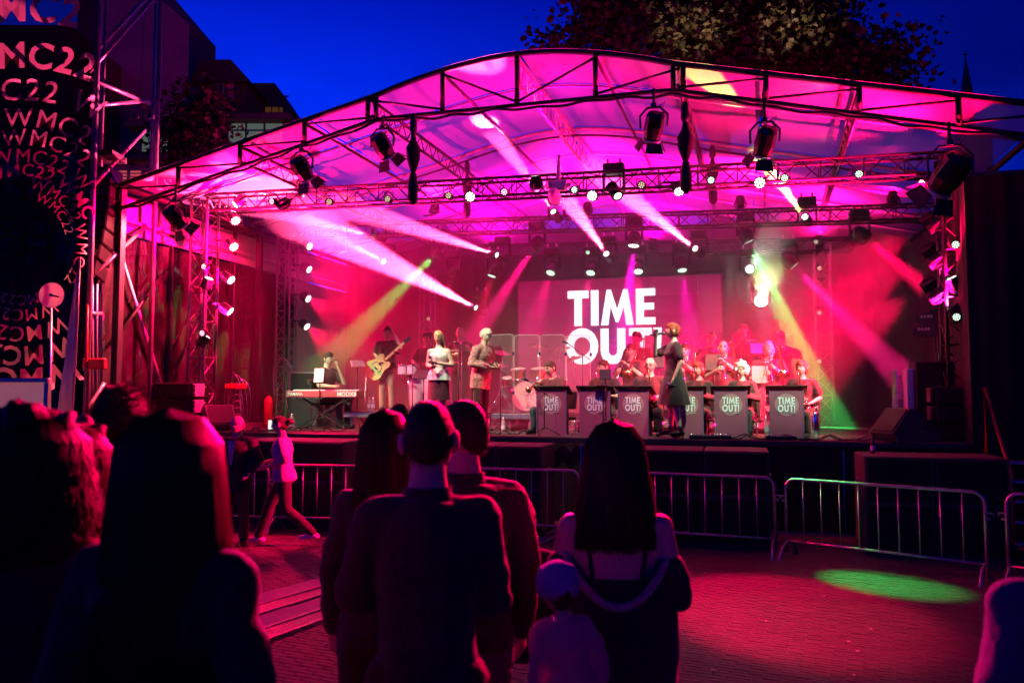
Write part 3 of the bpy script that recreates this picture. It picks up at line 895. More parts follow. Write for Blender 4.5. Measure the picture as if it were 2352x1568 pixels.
# ================================================================== left: scaffolding, printed banner, flag, disc, panel
def tube_thing(parent, a, b, r, m, name): k = MB(); k.tube([a, b], r, 7); return k.build(name, m, parent)
YS = 12.6
sc = thing('scaffold_tower', 'tall steel scaffold tower with diagonal braces left of the stage', 'scaffolding', (0, 0, 0))
M['scaf'] = mat('scaffold_tube', (0.30, 0.29, 0.30), 0.35, 0.6, var=0.2)
def scx(px, Y): return (px - 1176) / F * Y
cols = []
for px, Y in ((200, YS), (216, YS + .9), (345, YS + 1.9), (334, YS + 2.6), (-60, YS)):
    x = scx(px, Y); cols.append((x, Y))
    tube_thing(sc, (x, Y, 0), (x, Y, 9.5), .045 if px in (200, 345) else .03, M['scaf'], 'standard')
def sp(px, py, Y): return at_y(px, py, Y)
for pa, pb, nm in (((205, 165, YS + .1), (350, 0, YS + 1.8), 'diagonal'), ((210, 130, YS + .9), (335, -5, YS + 2.5), 'diagonal'), ((205, 180, YS + .1), (345, 240, YS + 1.9), 'ledger'),
                   ((205, 243, YS + .2), (340, 232, YS + 1.8), 'ledger'), ((205, 435, YS + .2), (335, 297, YS + 1.8), 'diagonal'), ((205, 640, YS + .2), (335, 520, YS + 1.8), 'diagonal'),
                   ((170, 985, YS), (240, 880, YS + .5), 'diagonal'), ((205, 720, YS + .1), (232, 720, YS + .6), 'ledger')):
    tube_thing(sc, sp(*pa), sp(*pb), .035, M['scaf'], nm)
for px in (205, 212, 222, 232):
    Y = YS + .3 + (px - 205) * .02
    tube_thing(sc, sp(px, 1010, Y), sp(px, 560, Y), .022, M['scaf'], 'standard')
for px in (300, 335):
    a = sp(px, 262, YS + 1.7); k = MB()
    k.tube([a, a + V((0, 0, -.08)), a + V((.15, 0, -.08)), a + V((.15, 0, 0))], .008, 5); k.build('hook', M['scaf'], sc)
# hoist beam with a red strap block
hb = sp(200, 835, YS - .15)
o = thing('ratchet_block', 'red block strapped to the scaffold tubes beside the flag', 'strap block', hb)
k = MB(); k.box((.12, 0, 0), (.34, .12, .17), b=.02); k.build('block', M['red'], o)
k = MB(); k.tube([(.02, -.08, .9), (.03, -.08, .1), (.02, -.08, -.12)], .02, 6); k.build('strap', M['red'], o)
k = MB(); k.tube([(.03, -.1, -.05), (.06, -.1, -.1), (.03, -.1, -.16), (0, -.1, -.1), (.03, -.1, -.05)], .008, 5); k.build('hook', M['steel'], o)
# hanging line array left
la = thing('hanging_speakers', 'dark column of loudspeakers hanging behind the scaffold posts', 'loudspeakers', sp(226, 400, YS + .7))
k = MB(); k.box((0, .2, .35), (.5, .5, .1)); k.build('flying_frame', M['black'], la)
for i in range(7):
    k = MB(); k.box((.0, .2 - .012 * i * i, -.28 * i), (.44, .42, .26), Matrix.Rotation(R(-3 * i), 3, 'X'), b=.02); k.build('cabinet', M['blackgloss'], la)

# printed mesh banner
YB = YS - .12
bn = thing('banner', 'tall dark mesh banner printed with rings of pale lettering', 'banner', (0, 0, 0))
M['mesh'] = clear_mat('dark_mesh_fabric', (0.016, 0.014, 0.018), 0.80, 0.9, bump=0.3, bscale=3, spec=.05)
bx0, bx1 = scx(-260, YB), scx(194, YB); bz0, bz1 = sp(0, 868, YB).z, 9.2
k = MB(); vs = []; NX, NZ = 20, 40
for j in range(NZ + 1):
    for i in range(NX + 1):
        f, g_ = i / NX, j / NZ
        vs.append((bx0 + (bx1 - bx0) * f, YB + .03 * math.sin(f * 7 + g_ * 3) * math.sin(PI * f), bz0 + (bz1 - bz0) * g_))
k.add(vs, [(j * (NX + 1) + i, j * (NX + 1) + i + 1, (j + 1) * (NX + 1) + i + 1, (j + 1) * (NX + 1) + i) for j in range(NZ) for i in range(NX)], 0, True)
k.build('mesh_cloth', M['mesh'], bn)
def text_mesh(txt, size, weight=0.0, extr=0.0):
    cu = bpy.data.curves.new('lettering', 'FONT'); cu.body = txt; cu.size = size; cu.offset = weight; cu.extrude = extr; cu.resolution_u = 3
    cu.align_x = 'CENTER'
    ob = bpy.data.objects.new('tmp_text', cu); COL.objects.link(ob)
    dg = bpy.context.evaluated_depsgraph_get(); dg.update()
    me = bpy.data.meshes.new_from_object(ob.evaluated_get(dg))
    bpy.data.objects.remove(ob)
    return me
M['print'] = clear_mat('pale_banner_print', (0.55, 0.46, 0.42), .97, .8, trans=.75, spec=.05)
pxm = YB / F
gm = {}
def glyph(ch, wt):
    key = (ch, wt)
    if key not in gm:
        me = text_mesh(ch, 1.0, wt); me.name = 'banner_letter'; me.materials.clear(); me.materials.append(M['print']); gm[key] = me
    return gm[key]
ADV = {}
for c_ in 'WMC21':
    xs_ = [v.co.x for v in glyph(c_, 0.0).vertices]; ADV[c_] = max(xs_) - min(xs_) + .10
def word(cx, cy, rad, ang, size, wt, txt='WMC22', flip=False):
    """a word set along a ring: centre (cx, cy), ring radius and size in picture units; ang in degrees clockwise from the top"""
    tot = sum(ADV[c] for c in txt) * size
    s_ = -tot / 2
    for ch in txt:
        adv = ADV[ch] * size
        a = R(ang) + (s_ + adv / 2) / rad * (1 if not flip else 1)
        s_ += adv
        px, py = cx + rad * math.sin(a), cy - rad * math.cos(a)
        if px > 196 or px < -80: continue
        p = sp(px, py, YB - .05)
        inst('banner_letter', glyph(ch, wt), bn, p, (PI / 2, 0, 0), (size * pxm,) * 3).rotation_euler = Matrix.Rotation(a, 4, 'Y').to_3x3().to_4x4().to_euler() if False else (Matrix.Rotation(a, 3, 'Y') @ Matrix.Rotation(PI / 2, 3, 'X')).to_euler()
CX, CY = 48, 560
for rad, size, wt, angs in ((512, 96, .028, (1,)), (405, 86, .024, (1,)), (330, 74, .006, (-9, 42)), (268, 64, .004, (-38, 16, )), (226, 56, .002, (-42, 14, 62)),
                            (186, 48, .0, (-52, 6, 62)), (156, 42, .014, (-60, -1, 58)), (128, 37, .0, (-70, 38, 100)), (104, 31, .0, (48,))):
    for an in angs: word(CX, CY, rad, an, size, wt)
for rad, size, wt, angs in ((118, 33, .0, (172, 222)), (150, 40, .0, (176, 226)), (190, 50, .006, (176, 222)), (236, 62, .02, (178, 218)), (288, 74, .028, (180, 215))):
    for an in angs: word(CX, CY, rad, an, size, wt)

# beach flag, round disc on a pole, pale panel
fl = thing('feather_flag', 'tall narrow pink lit feather flag beside the round disc', 'flag', sp(150, 985, YS - .5))
base = sp(150, 985, YS - .5)
k = MB(); vs = []
ed = [((183, 600), (180, 600)), ((181, 660), (172, 660)), ((177, 740), (160, 740)), ((172, 820), (148, 820)), ((168, 900), (136, 900)), ((164, 985), (128, 985))]
for (a, b) in ed:
    pa, pb = sp(*a, YS - .5) - base, sp(*b, YS - .5) - base
    for t in range(7): vs.append(pa.lerp(pb, t / 6) + V((0, .025 * math.sin(t * 1.6 + a[1] * .02), 0)))
k.add(vs, [(j * 7 + i, j * 7 + i + 1, (j + 1) * 7 + i + 1, (j + 1) * 7 + i) for j in range(5) for i in range(6)], 0, True)
k.build('flag_cloth', M['whitesheet'], fl)
k = MB(); k.tube([sp(184, 590, YS - .5) - base, sp(178, 740, YS - .5) - base, sp(166, 985, YS - .5) - base, V((sp(160, 985, YS - .5) - base).xyz) + V((0, 0, -base.z))], .012, 6); k.build('flag_pole', M['scaf'], fl)
dp = sp(119, 985, YS - .9)
dk = thing('disc_fan', 'round pale purple disc on a thin pole in front of the banner', 'disc', dp)
c = sp(119, 678, YS - .9) - dp
k = MB(); k.lathe([(.0, -.03), (.10, -.025), (.182, .0), (.186, .012), (.18, .014), (.1, -.008), (0, -.012)], 28, Matrix.Translation(c) @ Matrix.Rotation(R(90), 4, 'X'), cap=False)
M['disc'] = clear_mat('pale_disc_plastic', (0.6, 0.55, 0.62), 0.85, 0.35, trans=.5)
k.build('disc', M['disc'], dk)
k = MB(); k.ball(c + V((0, -.02, 0)), (.03, .03, .03)); k.build('hub', M['white'], dk)
k = MB(); k.tube([c + V((0, -.04, 0)), c + V((.13, -.05, -.03))], .014, 6); k.build('handle', M['black'], dk)
k = MB(); k.tube([c + V((0, 0, -.17)), V((0, 0, -dp.z))], .014, 8); k.build('pole', M['alu'], dk)
pn = thing('pale_panel', 'pale panel with added pink glow in a grey frame below the banner', 'panel', sp(50, 985, YS - 1.2))
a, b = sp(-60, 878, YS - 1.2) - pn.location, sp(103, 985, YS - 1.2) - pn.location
M['panelglow'] = mat('white_panel_added_glow', (.6, .55, .5), .6, emit=(1.0, .28, .27), es=.22, var=.1)  # faint pink emission stands in for stage light falling on the board
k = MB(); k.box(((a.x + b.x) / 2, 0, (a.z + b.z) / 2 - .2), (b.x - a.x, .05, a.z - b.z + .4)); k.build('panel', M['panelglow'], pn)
k = MB()
k.box(((a.x + b.x) / 2, -.02, a.z + .03), (b.x - a.x + .1, .1, .06), b=.01); k.build('frame_top', M['alu'], pn)
k = MB(); k.box((b.x + .03, -.02, (a.z + b.z) / 2 - .2), (.06, .1, a.z - b.z + .4), b=.01); k.build('frame_side', M['alu'], pn)
for x_ in (a.x + .1, b.x - .05):
    k = MB(); k.box((x_, .03, (b.z - .4 - pn.location.z) / 2), (.07, .07, b.z - .4 + pn.location.z)); k.build('leg', M['alu'], pn)

# ================================================================== surroundings: buildings, spire, trees
M['plaster'] = mat('grey_violet_render', (0.20, 0.19, 0.20), 0.9, var=0.12, bump=0.1, scale=1.2)
M['brickwall'] = mat('dark_brick', (0.10, 0.07, 0.06), 0.9, var=0.3, scale=8, bump=0.3)
M['rooftile'] = mat('dark_roof_tiles', (0.04, 0.038, 0.04), 0.7, var=0.3)
M['winglass'] = mat('window_glass', (0.03, 0.035, 0.045), 0.08, spec=.8)
M['winlit'] = glow('lit_window', (0.75, 0.95, 0.85), .10)
M['winwarm'] = glow('warm_lit_ceiling', (1.0, .36, .10), .06)
YBG = 34
bb = thing('office_block', 'tall plain windowless grey building behind the scaffold', 'building', (0, 0, 0))
x0, x1 = scx(150, YBG), scx(447, YBG + 1.5)
zt = at_y(447, 56, YBG).z; zt2 = at_y(388, -2, YBG).z
k = MB(); y1 = YBG + 16
k.add([(x0, YBG, 0), (x1, YBG, 0), (x1 * y1 / YBG * 1.03, y1, 0), (x0, y1, 0), (x0, YBG, zt + 6), (x1 - (zt2 - zt) * 1.1 - 3.0, YBG, zt + 3.6), (x1, YBG, zt), (x1 * y1 / YBG * 1.03, y1, zt), (x0, y1, zt + 6)],
      [(0, 1, 6, 5, 4), (1, 2, 7, 6), (2, 3, 8, 7), (3, 0, 4, 8), (4, 5, 6, 7, 8)]); k.build('wall', M['plaster'], bb)
k = MB(); k.box(((x0 + x1) / 2, YBG - .06, at_y(280, 392, YBG).z), (x1 - x0, .1, .5)); k.build('cornice', M['plaster'], bb)
k = MB(); k.box((x1 - 1.6, YBG - .04, at_y(420, 160, YBG).z), (.7, .06, 5)); k.build('wall_strip', M['plaster'], bb)
ob = thing('dark_block', 'dark building seen only as a silhouette through the printed banner', 'building', (0, 0, 0))
k = MB(); k.box((scx(-150, 30), 33, 8), (scx(135, 30) - scx(-435, 30), 6, 16)); k.build('wall', M['brickwall'], ob)
for i in range(4):
    for j in range(3):
        k = MB(); k.box((scx(-60, 30) + i * 1.1, 29.98, 5 + 2.6 * j), (.7, .06, 1.5)); k.build('window', M['winglass'], ob)
def house(label, px0, px1, pyr, pye, Y, mw, wins, depth=3, roof_over=.3):
    o = thing('brick_house', label, 'building', (0, 0, 0))
    x0, x1 = scx(px0, Y), scx(px1, Y); ze, zr_ = at_y(0, pye, Y).z, at_y(0, pyr, Y).z
    k = MB(); k.box(((x0 + x1) / 2, Y + depth / 2, ze / 2), (x1 - x0, depth, ze)); k.build('wall', mw, o)
    xm = x0 + (x1 - x0) * .45
    k = MB(); k.prism([(x0 - roof_over, ze), (x1 + roof_over, ze), (xm + .6, zr_), (xm - .9, zr_)], Y - .3, Y + depth); r = k.build('roof', M['rooftile'], o)
    k = MB(); k.box((xm - .4, Y + 2, zr_ + .3), (.5, .5, .9)); k.build('chimney', mw, r)
    for (wx, wy, ww, wh) in wins:
        p = at_y(wx, wy, Y); w_, h_ = ww / F * Y, wh / F * Y
        k = MB(); k.box((p.x, Y - .03, p.z), (w_ + .14, .12, h_ + .14), b=.02); f = k.build('window', M['white'], o)
        k = MB(); k.box((p.x, Y - .10, p.z), (w_, .02, h_)); k.build('pane', M['winglass'], f)
    return o
house('dark brick house with a hipped roof beside the tall plain building', 440, 552, 143, 192, 38, M['brickwall'], ((508, 200, 9, 30), (530, 208, 8, 28), (505, 262, 9, 26)))
hb_ = house('dark house with a balcony and orange lit eaves behind the roof', 548, 655, 196, 262, 42, M['brickwall'], ((575, 238, 14, 26),))
p0 = at_y(600, 272, 41.2)
k = MB(); k.box((p0.x, 41.2, p0.z), (3.2, 1.4, .15)); k.build('balcony_slab', M['plaster'], hb_)
for i in range(9):
    k = MB(); k.bar((p0.x - 1.5 + .37 * i, 40.6, p0.z), (p0.x - 1.5 + .37 * i, 40.6, p0.z + .95), .04); k.build('baluster', M['black'], hb_)
k = MB(); k.bar((p0.x - 1.6, 40.6, p0.z + .95), (p0.x + 1.6, 40.6, p0.z + .95), .06); k.build('handrail', M['black'], hb_)
k = MB(); a = at_y(618, 258, 41.4); k.box((a.x, 41.4, a.z), (1.4, .1, .5)); k.build('lit_ceiling', M['winwarm'], hb_)
for (px0, px1, py0, py1, Y, lab) in ((512, 640, 283, 330, 30, 'glazed flat roofed pavilion lit from inside above the left roof edge'), (310, 372, 300, 372, 29, 'small lit glass front behind the scaffold post')):
    o = thing('glass_pavilion', lab, 'building', (0, 0, 0))
    x0, x1 = scx(px0, Y), scx(px1, Y); z1, z0 = at_y(0, py0, Y).z, at_y(0, py1, Y).z
    k = MB(); k.box(((x0 + x1) / 2, Y + 2, z0 / 2), (x1 - x0, 4, z0)); k.build('wall', M['plaster'], o)
    k = MB(); k.box(((x0 + x1) / 2, Y + 1.8, z1 + .1), (x1 - x0 + .8, 4.6, .22)); k.build('roof', M['rooftile'], o)
    nn = max(2, round((x1 - x0) / .75))
    for i in range(nn):
        k = MB(); k.box((x0 + (x1 - x0) * (i + .5) / nn, Y, (z0 + z1) / 2), ((x1 - x0) / nn - .07, .04, z1 - z0 - .05)); k.build('window', M['winlit'], o)
        k = MB(); k.box((x0 + (x1 - x0) * i / nn, Y - .03, (z0 + z1) / 2), (.06, .08, z1 - z0)); k.build('mullion', M['darkalu'], o)
    k = MB(); k.box(((x0 + x1) / 2, Y - .04, (z0 + z1) / 2 + .1), (x1 - x0, .06, .05)); k.build('transom', M['darkalu'], o)
    o2 = [c for c in o.children if c.name.startswith('window')]
# low house with red striped lit windows behind the eave
o = thing('low_house', 'low house wall with two red striped lit windows left of the roof corner', 'building', (0, 0, 0))
Y = 22; a, b = at_y(228, 372, Y), at_y(372, 470, Y)
k = MB(); k.box(((a.x + b.x) / 2, Y + 2, a.z / 2), (b.x - a.x, 4, a.z)); k.build('wall', M['plaster'], o)
k = MB(); k.box(((a.x + b.x) / 2, Y + 1.9, a.z + .1), (b.x - a.x + .4, 4.4, .2)); k.build('roof', M['rooftile'], o)
M['redlit'] = glow('red_lit_blind', (1.0, .12, .16), .5)
for px in (280, 312):
    p = at_y(px, 405, Y)
    for i in range(4):
        k = MB(); k.box((p.x, Y - .02, p.z - .15 + .09 * i), (.28, .02, .05)); k.build('blind_slat', M['redlit'], o)
sp_ = thing('church_spire', 'thin dark church spire rising behind the right roof edge', 'spire', (scx(2243, 90), 90, 0))
zt, zb_ = at_y(2243, 125, 90).z, at_y(2243, 300, 90).z
k = MB(); k.lathe([(.85, zb_), (.72, zb_ + 4), (.42, zb_ + 6), (.05, zt - .6)], 8, sm=False); k.build('roof', M['rooftile'], sp_)
k = MB(); k.tube([(0, 0, zt - .8), (0, 0, zt + .4)], .07, 5); k.bar((-.35, 0, zt), (.35, 0, zt), .1); k.build('cross', M['black'], sp_)
k = MB(); k.box((0, 0, zb_ / 2), (3.4, 3.4, zb_)); k.build('tower', M['brickwall'], sp_)

def leaf_mat(name, c1, c2):
    m = bpy.data.materials.new(name); m.use_nodes = True
    n, l = m.node_tree.nodes, m.node_tree.links
    b = n['Principled BSDF']; b.inputs['Roughness'].default_value = .6
    g_ = n.new('ShaderNodeNewGeometry'); cr = n.new('ShaderNodeValToRGB')
    cr.color_ramp.elements[0].color = (*c1, 1); cr.color_ramp.elements[1].color = (*c2, 1)
    l.new(g_.outputs['Random Per Island'], cr.inputs['Fac']); l.new(cr.outputs['Color'], b.inputs['Base Color'])
    t = n.new('ShaderNodeBsdfTranslucent'); l.new(cr.outputs['Color'], t.inputs[0])
    mx = n.new('ShaderNodeMixShader'); mx.inputs[0].default_value = .35
    l.new(b.outputs[0], mx.inputs[1]); l.new(t.outputs[0], mx.inputs[2]); l.new(mx.outputs[0], n['Material Output'].inputs[0])
    return m
M['bark'] = mat('tree_bark', (.07, .055, .045), .9, var=.4, bump=.6)
LEAF = [(0, -.5), (.18, -.28), (.5, -.3), (.34, -.05), (.52, .2), (.2, .16), (0, .55), (-.2, .16), (-.52, .2), (-.34, -.05), (-.5, -.3), (-.18, -.28)]
def crown(blobs, n, size, mt, name, parent, seed):
    rnd = random.Random(seed)
    k = MB()
    tw = sum(r[0] * r[2] for _, r in blobs)
    for c, r in blobs:
        m = int(n * r[0] * r[2] / tw)
        ncl = max(3, m // 26)
        cl = []
        for _ in range(ncl):
            d = V((rnd.gauss(0, 1), rnd.gauss(0, 1), rnd.gauss(0, 1))).normalized() * (rnd.random() ** .45)
            cl.append(V(c) + V((d.x * r[0], d.y * r[1], d.z * r[2])))
        for i in range(m):
            p = cl[i % ncl] + V((rnd.gauss(0, 1), rnd.gauss(0, 1), rnd.gauss(0, .8))) * size * 2.1
            s_ = size * rnd.uniform(.6, 1.25)
            rt = Matrix.Rotation(rnd.uniform(0, 6.28), 3, 'Z') @ Matrix.Rotation(rnd.gauss(.9, .5), 3, 'X') @ Matrix.Rotation(rnd.uniform(0, 6.28), 3, 'Z')
            k.add([p + rt @ V((x * s_, y * s_, .12 * s_ * abs(x) * 2)) for x, y in LEAF], [(11, 0, 1, 6), (1, 2, 3, 6), (3, 4, 5, 6), (6, 7, 8, 9), (6, 9, 10, 11)])
    return tag(k.build(name, mt, parent), kind='stuff')
def tree(label, x, y, blobs, n, size, mt, seed, trunk_r=.4):
    o = thing('tree', label, 'tree', (x, y, 0))
    zc = min(b[0][2] for b in blobs)
    k = MB(); k.tube([(0, 0, -.1), (.1, 0, zc * .5), (0, .1, zc)], [trunk_r, trunk_r * .75, trunk_r * .6], 10)
    for c, r in blobs:
        k.tube([(0, .1, zc * .85), V(c) * .5 + V((0, 0, zc * .5)), V(c) + V((0, 0, r[2] * .3))], [trunk_r * .4, trunk_r * .25, .04], 7)
    k.build('trunk', M['bark'], o)
    crown(blobs, n, size, mt, 'crown', o, seed)
    return o
M['leafA'] = leaf_mat('plane_tree_leaves', (.013, .02, .007), (.055, .055, .022))
M['leafB'] = leaf_mat('dark_evergreen_leaves', (.006, .010, .005), (.02, .022, .012))
YT = 27
tx = scx(1660, YT)
def blob(px, py, rpx, rpy, dy=0, Y=YT):
    p = at_y(px, py, Y + dy)
    return ((p.x - tx, dy, p.z), (rpx / F * Y, rpx / F * Y * .8, rpy / F * Y))
tree('huge plane tree with large brownish leaves rising behind the stage roof', tx, YT,
     [blob(1660, -60, 300, 160), blob(1420, 40, 130, 110, .5), blob(1560, 90, 150, 90, -1), blob(1760, 110, 170, 90, -1), blob(1900, 150, 120, 80, -.5), blob(1690, 30, 200, 130, 1),
      blob(2000, 140, 66, 58), blob(2062, 125, 36, 46), blob(2075, 185, 40, 30), blob(1990, 200, 80, 40, .5), blob(1330, 80, 50, 50), blob(1258, 104, 42, 18), blob(1880, 60, 90, 90, 1), blob(1480, -40, 150, 100, 1)],
     24000, .23, M['leafA'], 5, .55)
tx2 = scx(425, 20)
def blob2(px, py, rpx, rpy, dy=0, Y=20):
    p = at_y(px, py, Y + dy); return ((p.x - tx2, dy, p.z), (rpx / F * Y, rpx / F * Y * .8, rpy / F * Y))
tree('small dark tree in front of the tall plain building', tx2, 20, [blob2(440, 262, 62, 48), blob2(415, 310, 75, 50), blob2(470, 225, 32, 34), blob2(440, 345, 85, 36), blob2(500, 300, 24, 12)], 1500, .15, M['leafB'], 9, .16)
tx3 = scx(20, 24)
p = at_y(20, 560, 24)
tree('dim yellow green tree glimpsed through the printed banner', tx3, 24, [((p.x - tx3, 0, p.z), (1.6, 1.4, 2.2)), ((p.x - tx3 + .8, .3, p.z + 2), (1.2, 1.2, 1.4))], 800, .2, leaf_mat('yellow_green_leaves', (.12, .12, .03), (.3, .25, .06)), 11, .2)
# ================================================================== lamps
for m_ in ('led', 'ledgreen', 'ledwarm', 'ledpink'): M[m_].cycles.emission_sampling = 'NONE'
RED = (1.0, .0, .07); PINK = (1.0, .004, .19); MAG = (1.0, .0, .5); BEAM = (1.0, .05, .19); GREEN = (.05, 1.0, .16); WHITE = (.74, 1.0, .62); WARM = (1.0, .62, .35)
def orient(d):
    """matrix whose local -Z looks along d"""
    x, z, d = basis(d, V((0, 0, 1)))
    return Matrix((x, z, -d)).transposed()
def spot(parent, p, d, col, P, ang, blend=.35, r=.05):
    l = bpy.data.lights.new('lamp_light', 'SPOT'); l.energy = P; l.color = col
    l.spot_size = R(ang); l.spot_blend = blend; l.shadow_soft_size = r
    o = bpy.data.objects.new('lamp_light', l); COL.objects.link(o); o.parent = parent
    o.location = p; o.rotation_euler = orient(d).to_euler()
    return o
def dots(k, mt4, Rr, z, rings=((0, 1), (.42, 6), (.82, 12)), rd=.17):
    for f, n in rings:
        for i in range(n):
            a = 2 * PI * i / n + f
            c = V((Rr * f * math.cos(a), Rr * f * math.sin(a), z))
            vs = [mt4 @ (c + V((rd * Rr * math.cos(b * PI / 3), rd * Rr * math.sin(b * PI / 3), 0))) for b in range(6)]
            k.add(vs, [tuple(range(6))])
def moving_head(px, py, v, aim, label, lens='led', Rr=.11, leds=True, col=PINK, P=0, ang=10, group='moving heads on the trusses', hang=True, blend=.3, rr=.05):
    """aim: direction of the beam in the stage frame"""
    c = uvz(px, py, v); d = V(aim).normalized()
    piv = c - d * .17
    o = sthing('moving_head', label, 'moving light', c.x, c.y, c.z, 0, group)
    p = piv - c
    up = 1 if hang else -1
    k = MB(); k.box(p + V((0, 0, up * .36)), (.34, .22, .15), b=.02); k.build('base', M['black'], o)
    k = MB()
    for s_ in (-1, 1): k.box(p + V((s_ * .165, 0, up * .14)), (.04, .11, .34), b=.012)
    k.box(p + V((0, 0, up * .285)), (.36, .13, .04), b=.01); k.build('yoke', M['blackgloss'], o)
    k = MB()
    for s_ in (-1, 1): k.tube([p + V((s_ * .1, 0, up * .43)), p + V((s_ * .1, 0, up * .52))], .022, 6)
    k.build('clamp', M['alu'], o)
    m4 = Matrix.Translation(p) @ orient(d).to_4x4()
    k = MB(); k.lathe([(.05, .15), (.10, .12), (Rr + .015, .02), (Rr + .02, -.10), (Rr + .012, -.165), (Rr * .98, -.165), (Rr * .95, -.15), (0, -.148)], 16, m4); hd = k.build('head', M['blackgloss'], o)
    k = MB()
    if leds: dots(k, m4, Rr * .92, -.158)
    else: k.lathe([(Rr * .8, -.152), (Rr * .55, -.17), (0, -.178)], 14, m4, cap=False)
    k.build('lens', M[lens], hd)
    if P: spot(o, p + d * .24, d, col, P, ang, blend, rr)
    return o
def par(px, py, v, aim, label, lens='led', Rr=.10, col=RED, P=0, ang=28, group='LED cans on the truss towers', side=1):
    c = uvz(px, py, v); d = V(aim).normalized()
    o = sthing('stage_lamp', label, 'stage lamp', c.x, c.y, c.z, 0, group)
    m4 = orient(d).to_4x4()
    k = MB(); k.lathe([(.05, .22), (.08, .2), (Rr * .95, .15), (Rr, .0), (Rr * 1.04, -.012), (Rr * .97, -.012), (Rr * .95, .0), (0, .002)], 16, m4); hd = k.build('housing', M['black'], o)
    k = MB()
    for i in range(8):
        a = 2 * PI * i / 8; e = V((math.cos(a), math.sin(a), 0))
        k.bar(m4 @ (e * (Rr + .006) + V((0, 0, .04))), m4 @ (e * (Rr + .006) + V((0, 0, .19))), .012, .02)
    k.build('cooling_fins', M['black'], hd)
    k = MB(); dots(k, m4, Rr * .92, -.004, ((0, 1), (.48, 5), (.84, 10)), .19); k.build('lens', M[lens], hd)
    k = MB(); x = m4.to_3x3() @ V((1, 0, 0))
    k.tube([x * (Rr + .02) - d * .09, x * (Rr + .03) - d * .2, -d * .28, -x * (Rr + .03) - d * .2, -x * (Rr + .02) - d * .09], .012, 5); k.tube([-d * .28, -d * .28 + V((-side * .22, 0, 0))], .018, 6); k.build('bracket', M['darkalu'], o)
    if P: spot(o, d * .06, d, col, P, ang, .5, .07)
    return o
def fresnel(px, py, aim, label, P, ang, col=WHITE, v=-1.25, s=1.0, lit=True):
    """theatre lamp hung from the front arch: (px, py) is the middle of its housing"""
    c = uvz(px, py, v); d = V(aim).normalized()
    top = zb(c.x) - .05
    o = sthing('theatre_spotlight', label, 'spotlight', c.x, c.y, c.z, 0, 'theatre spotlights hung from the front arch')
    m4 = orient(d).to_4x4() @ Matrix.Scale(s, 4)
    k = MB(); k.lathe([(.06, .26), (.13, .25), (.175, .18), (.185, -.06), (.17, -.12), (.15, -.22), (.162, -.235), (.15, -.24), (.145, -.2), (.0, -.2)], 10, m4, sm=False); hd = k.build('housing', M['blackgloss'], o)
    k = MB()
    for i in range(3): k.box(m4 @ V((0, .18, .05 + .06 * i)), (.2, .02, .02), m4.to_3x3())
    k.build('vent_ribs', M['black'], hd)
    k = MB(); k.lathe([(.145, -.205), (.1, -.225), (0, -.232)], 14, m4, cap=False); k.build('lens', M['ledgreen'] if lit else M['lensoff'], hd)
    k = MB(); k.lathe([(.155, -.24), (.175, -.24), (.175, -.265), (.155, -.265)], 14, m4, cap=False); fr = k.build('barn_door_ring', M['alu'], o)
    for ax, fl in ((V((1, 0, 0)), .5), (V((-1, 0, 0)), .5), (V((0, 1, 0)), .75), (V((0, -1, 0)), .75)):
        sd = V((ax.y, -ax.x, 0))
        a0 = ax * .165 + V((0, 0, -.265)); e = (ax * fl + V((0, 0, -1))).normalized() * .2
        w0, w1 = .13, .17
        k = MB(); t = ax * .006
        q = [a0 - sd * w0, a0 + sd * w0, a0 + e + sd * w1, a0 + e - sd * w1]
        k.add([m4 @ p for p in q] + [m4 @ (p + t) for p in q], [(0, 1, 2, 3), (7, 6, 5, 4), (0, 4, 5, 1), (1, 5, 6, 2), (2, 6, 7, 3), (3, 7, 4, 0)]); k.build('barn_door', M['black'], o)
    k = MB(); L = top - c.z
    k.tube([V((-.24, 0, -.02)) * s, V((-.25, 0, .2)) * s, V((-.12, 0, .34)) * s, V((.12, 0, .34)) * s, V((.25, 0, .2)) * s, V((.24, 0, -.02)) * s], .016, 6); k.build('yoke', M['black'], o)
    k = MB(); k.tube([(0, 0, .34 * s), (0, 0, max(L, .4 * s))], .022, 6); k.box((0, 0, .37 * s), (.07, .07, .06)); k.build('clamp', M['darkalu'], o)
    k = MB(); k.tube([(.05, 0, .34 * s), (.16, .02, .45 * s), (.1, 0, .3 * s), (.2, .05, .1)], .008, 5); k.build('cable', M['black'], o)
    if P: spot(o, d * (.30 * s), d, col, P, ang, .6, .1)
    return o
def aim_to(px, py, v, qx, qy, qv): return uvz(qx, qy, qv) - uvz(px, py, v)
FP, VF = 1250, -1.25
for px, py, q, P, ang, sc_, lab in (
    (402, 498, (760, 900, 1.8), 1.1, 38, 1, 'leftmost theatre spotlight with open barn doors at the roof corner'),
    (693, 387, (960, 850, 1.2), 1.0, 42, 1, 'theatre spotlight with barn doors second from the left under the arch'),
    (878, 335, (1180, 870, 1.5), .9, 44, 1, 'theatre spotlight with pale lit barn doors left of the hanging chain bag'),
    (1502, 290, (1400, 900, 1.0), .9, 44, 1, 'theatre spotlight right of the arch crown with doors spread wide'),
    (1757, 325, (1610, 880, 1.2), .9, 44, 1, 'theatre spotlight with barn doors above the green beam'),
    (2183, 398, (1820, 890, 1.2), 1.0, 38, 1.35, 'largest theatre spotlight, beside the black speaker tower')):
    fresnel(px, py, aim_to(px, py, VF, *q), lab, FP * P, ang, v=VF, s=sc_ * .76, col=(1, .38, .48) if px in (693, 1502) else WHITE)

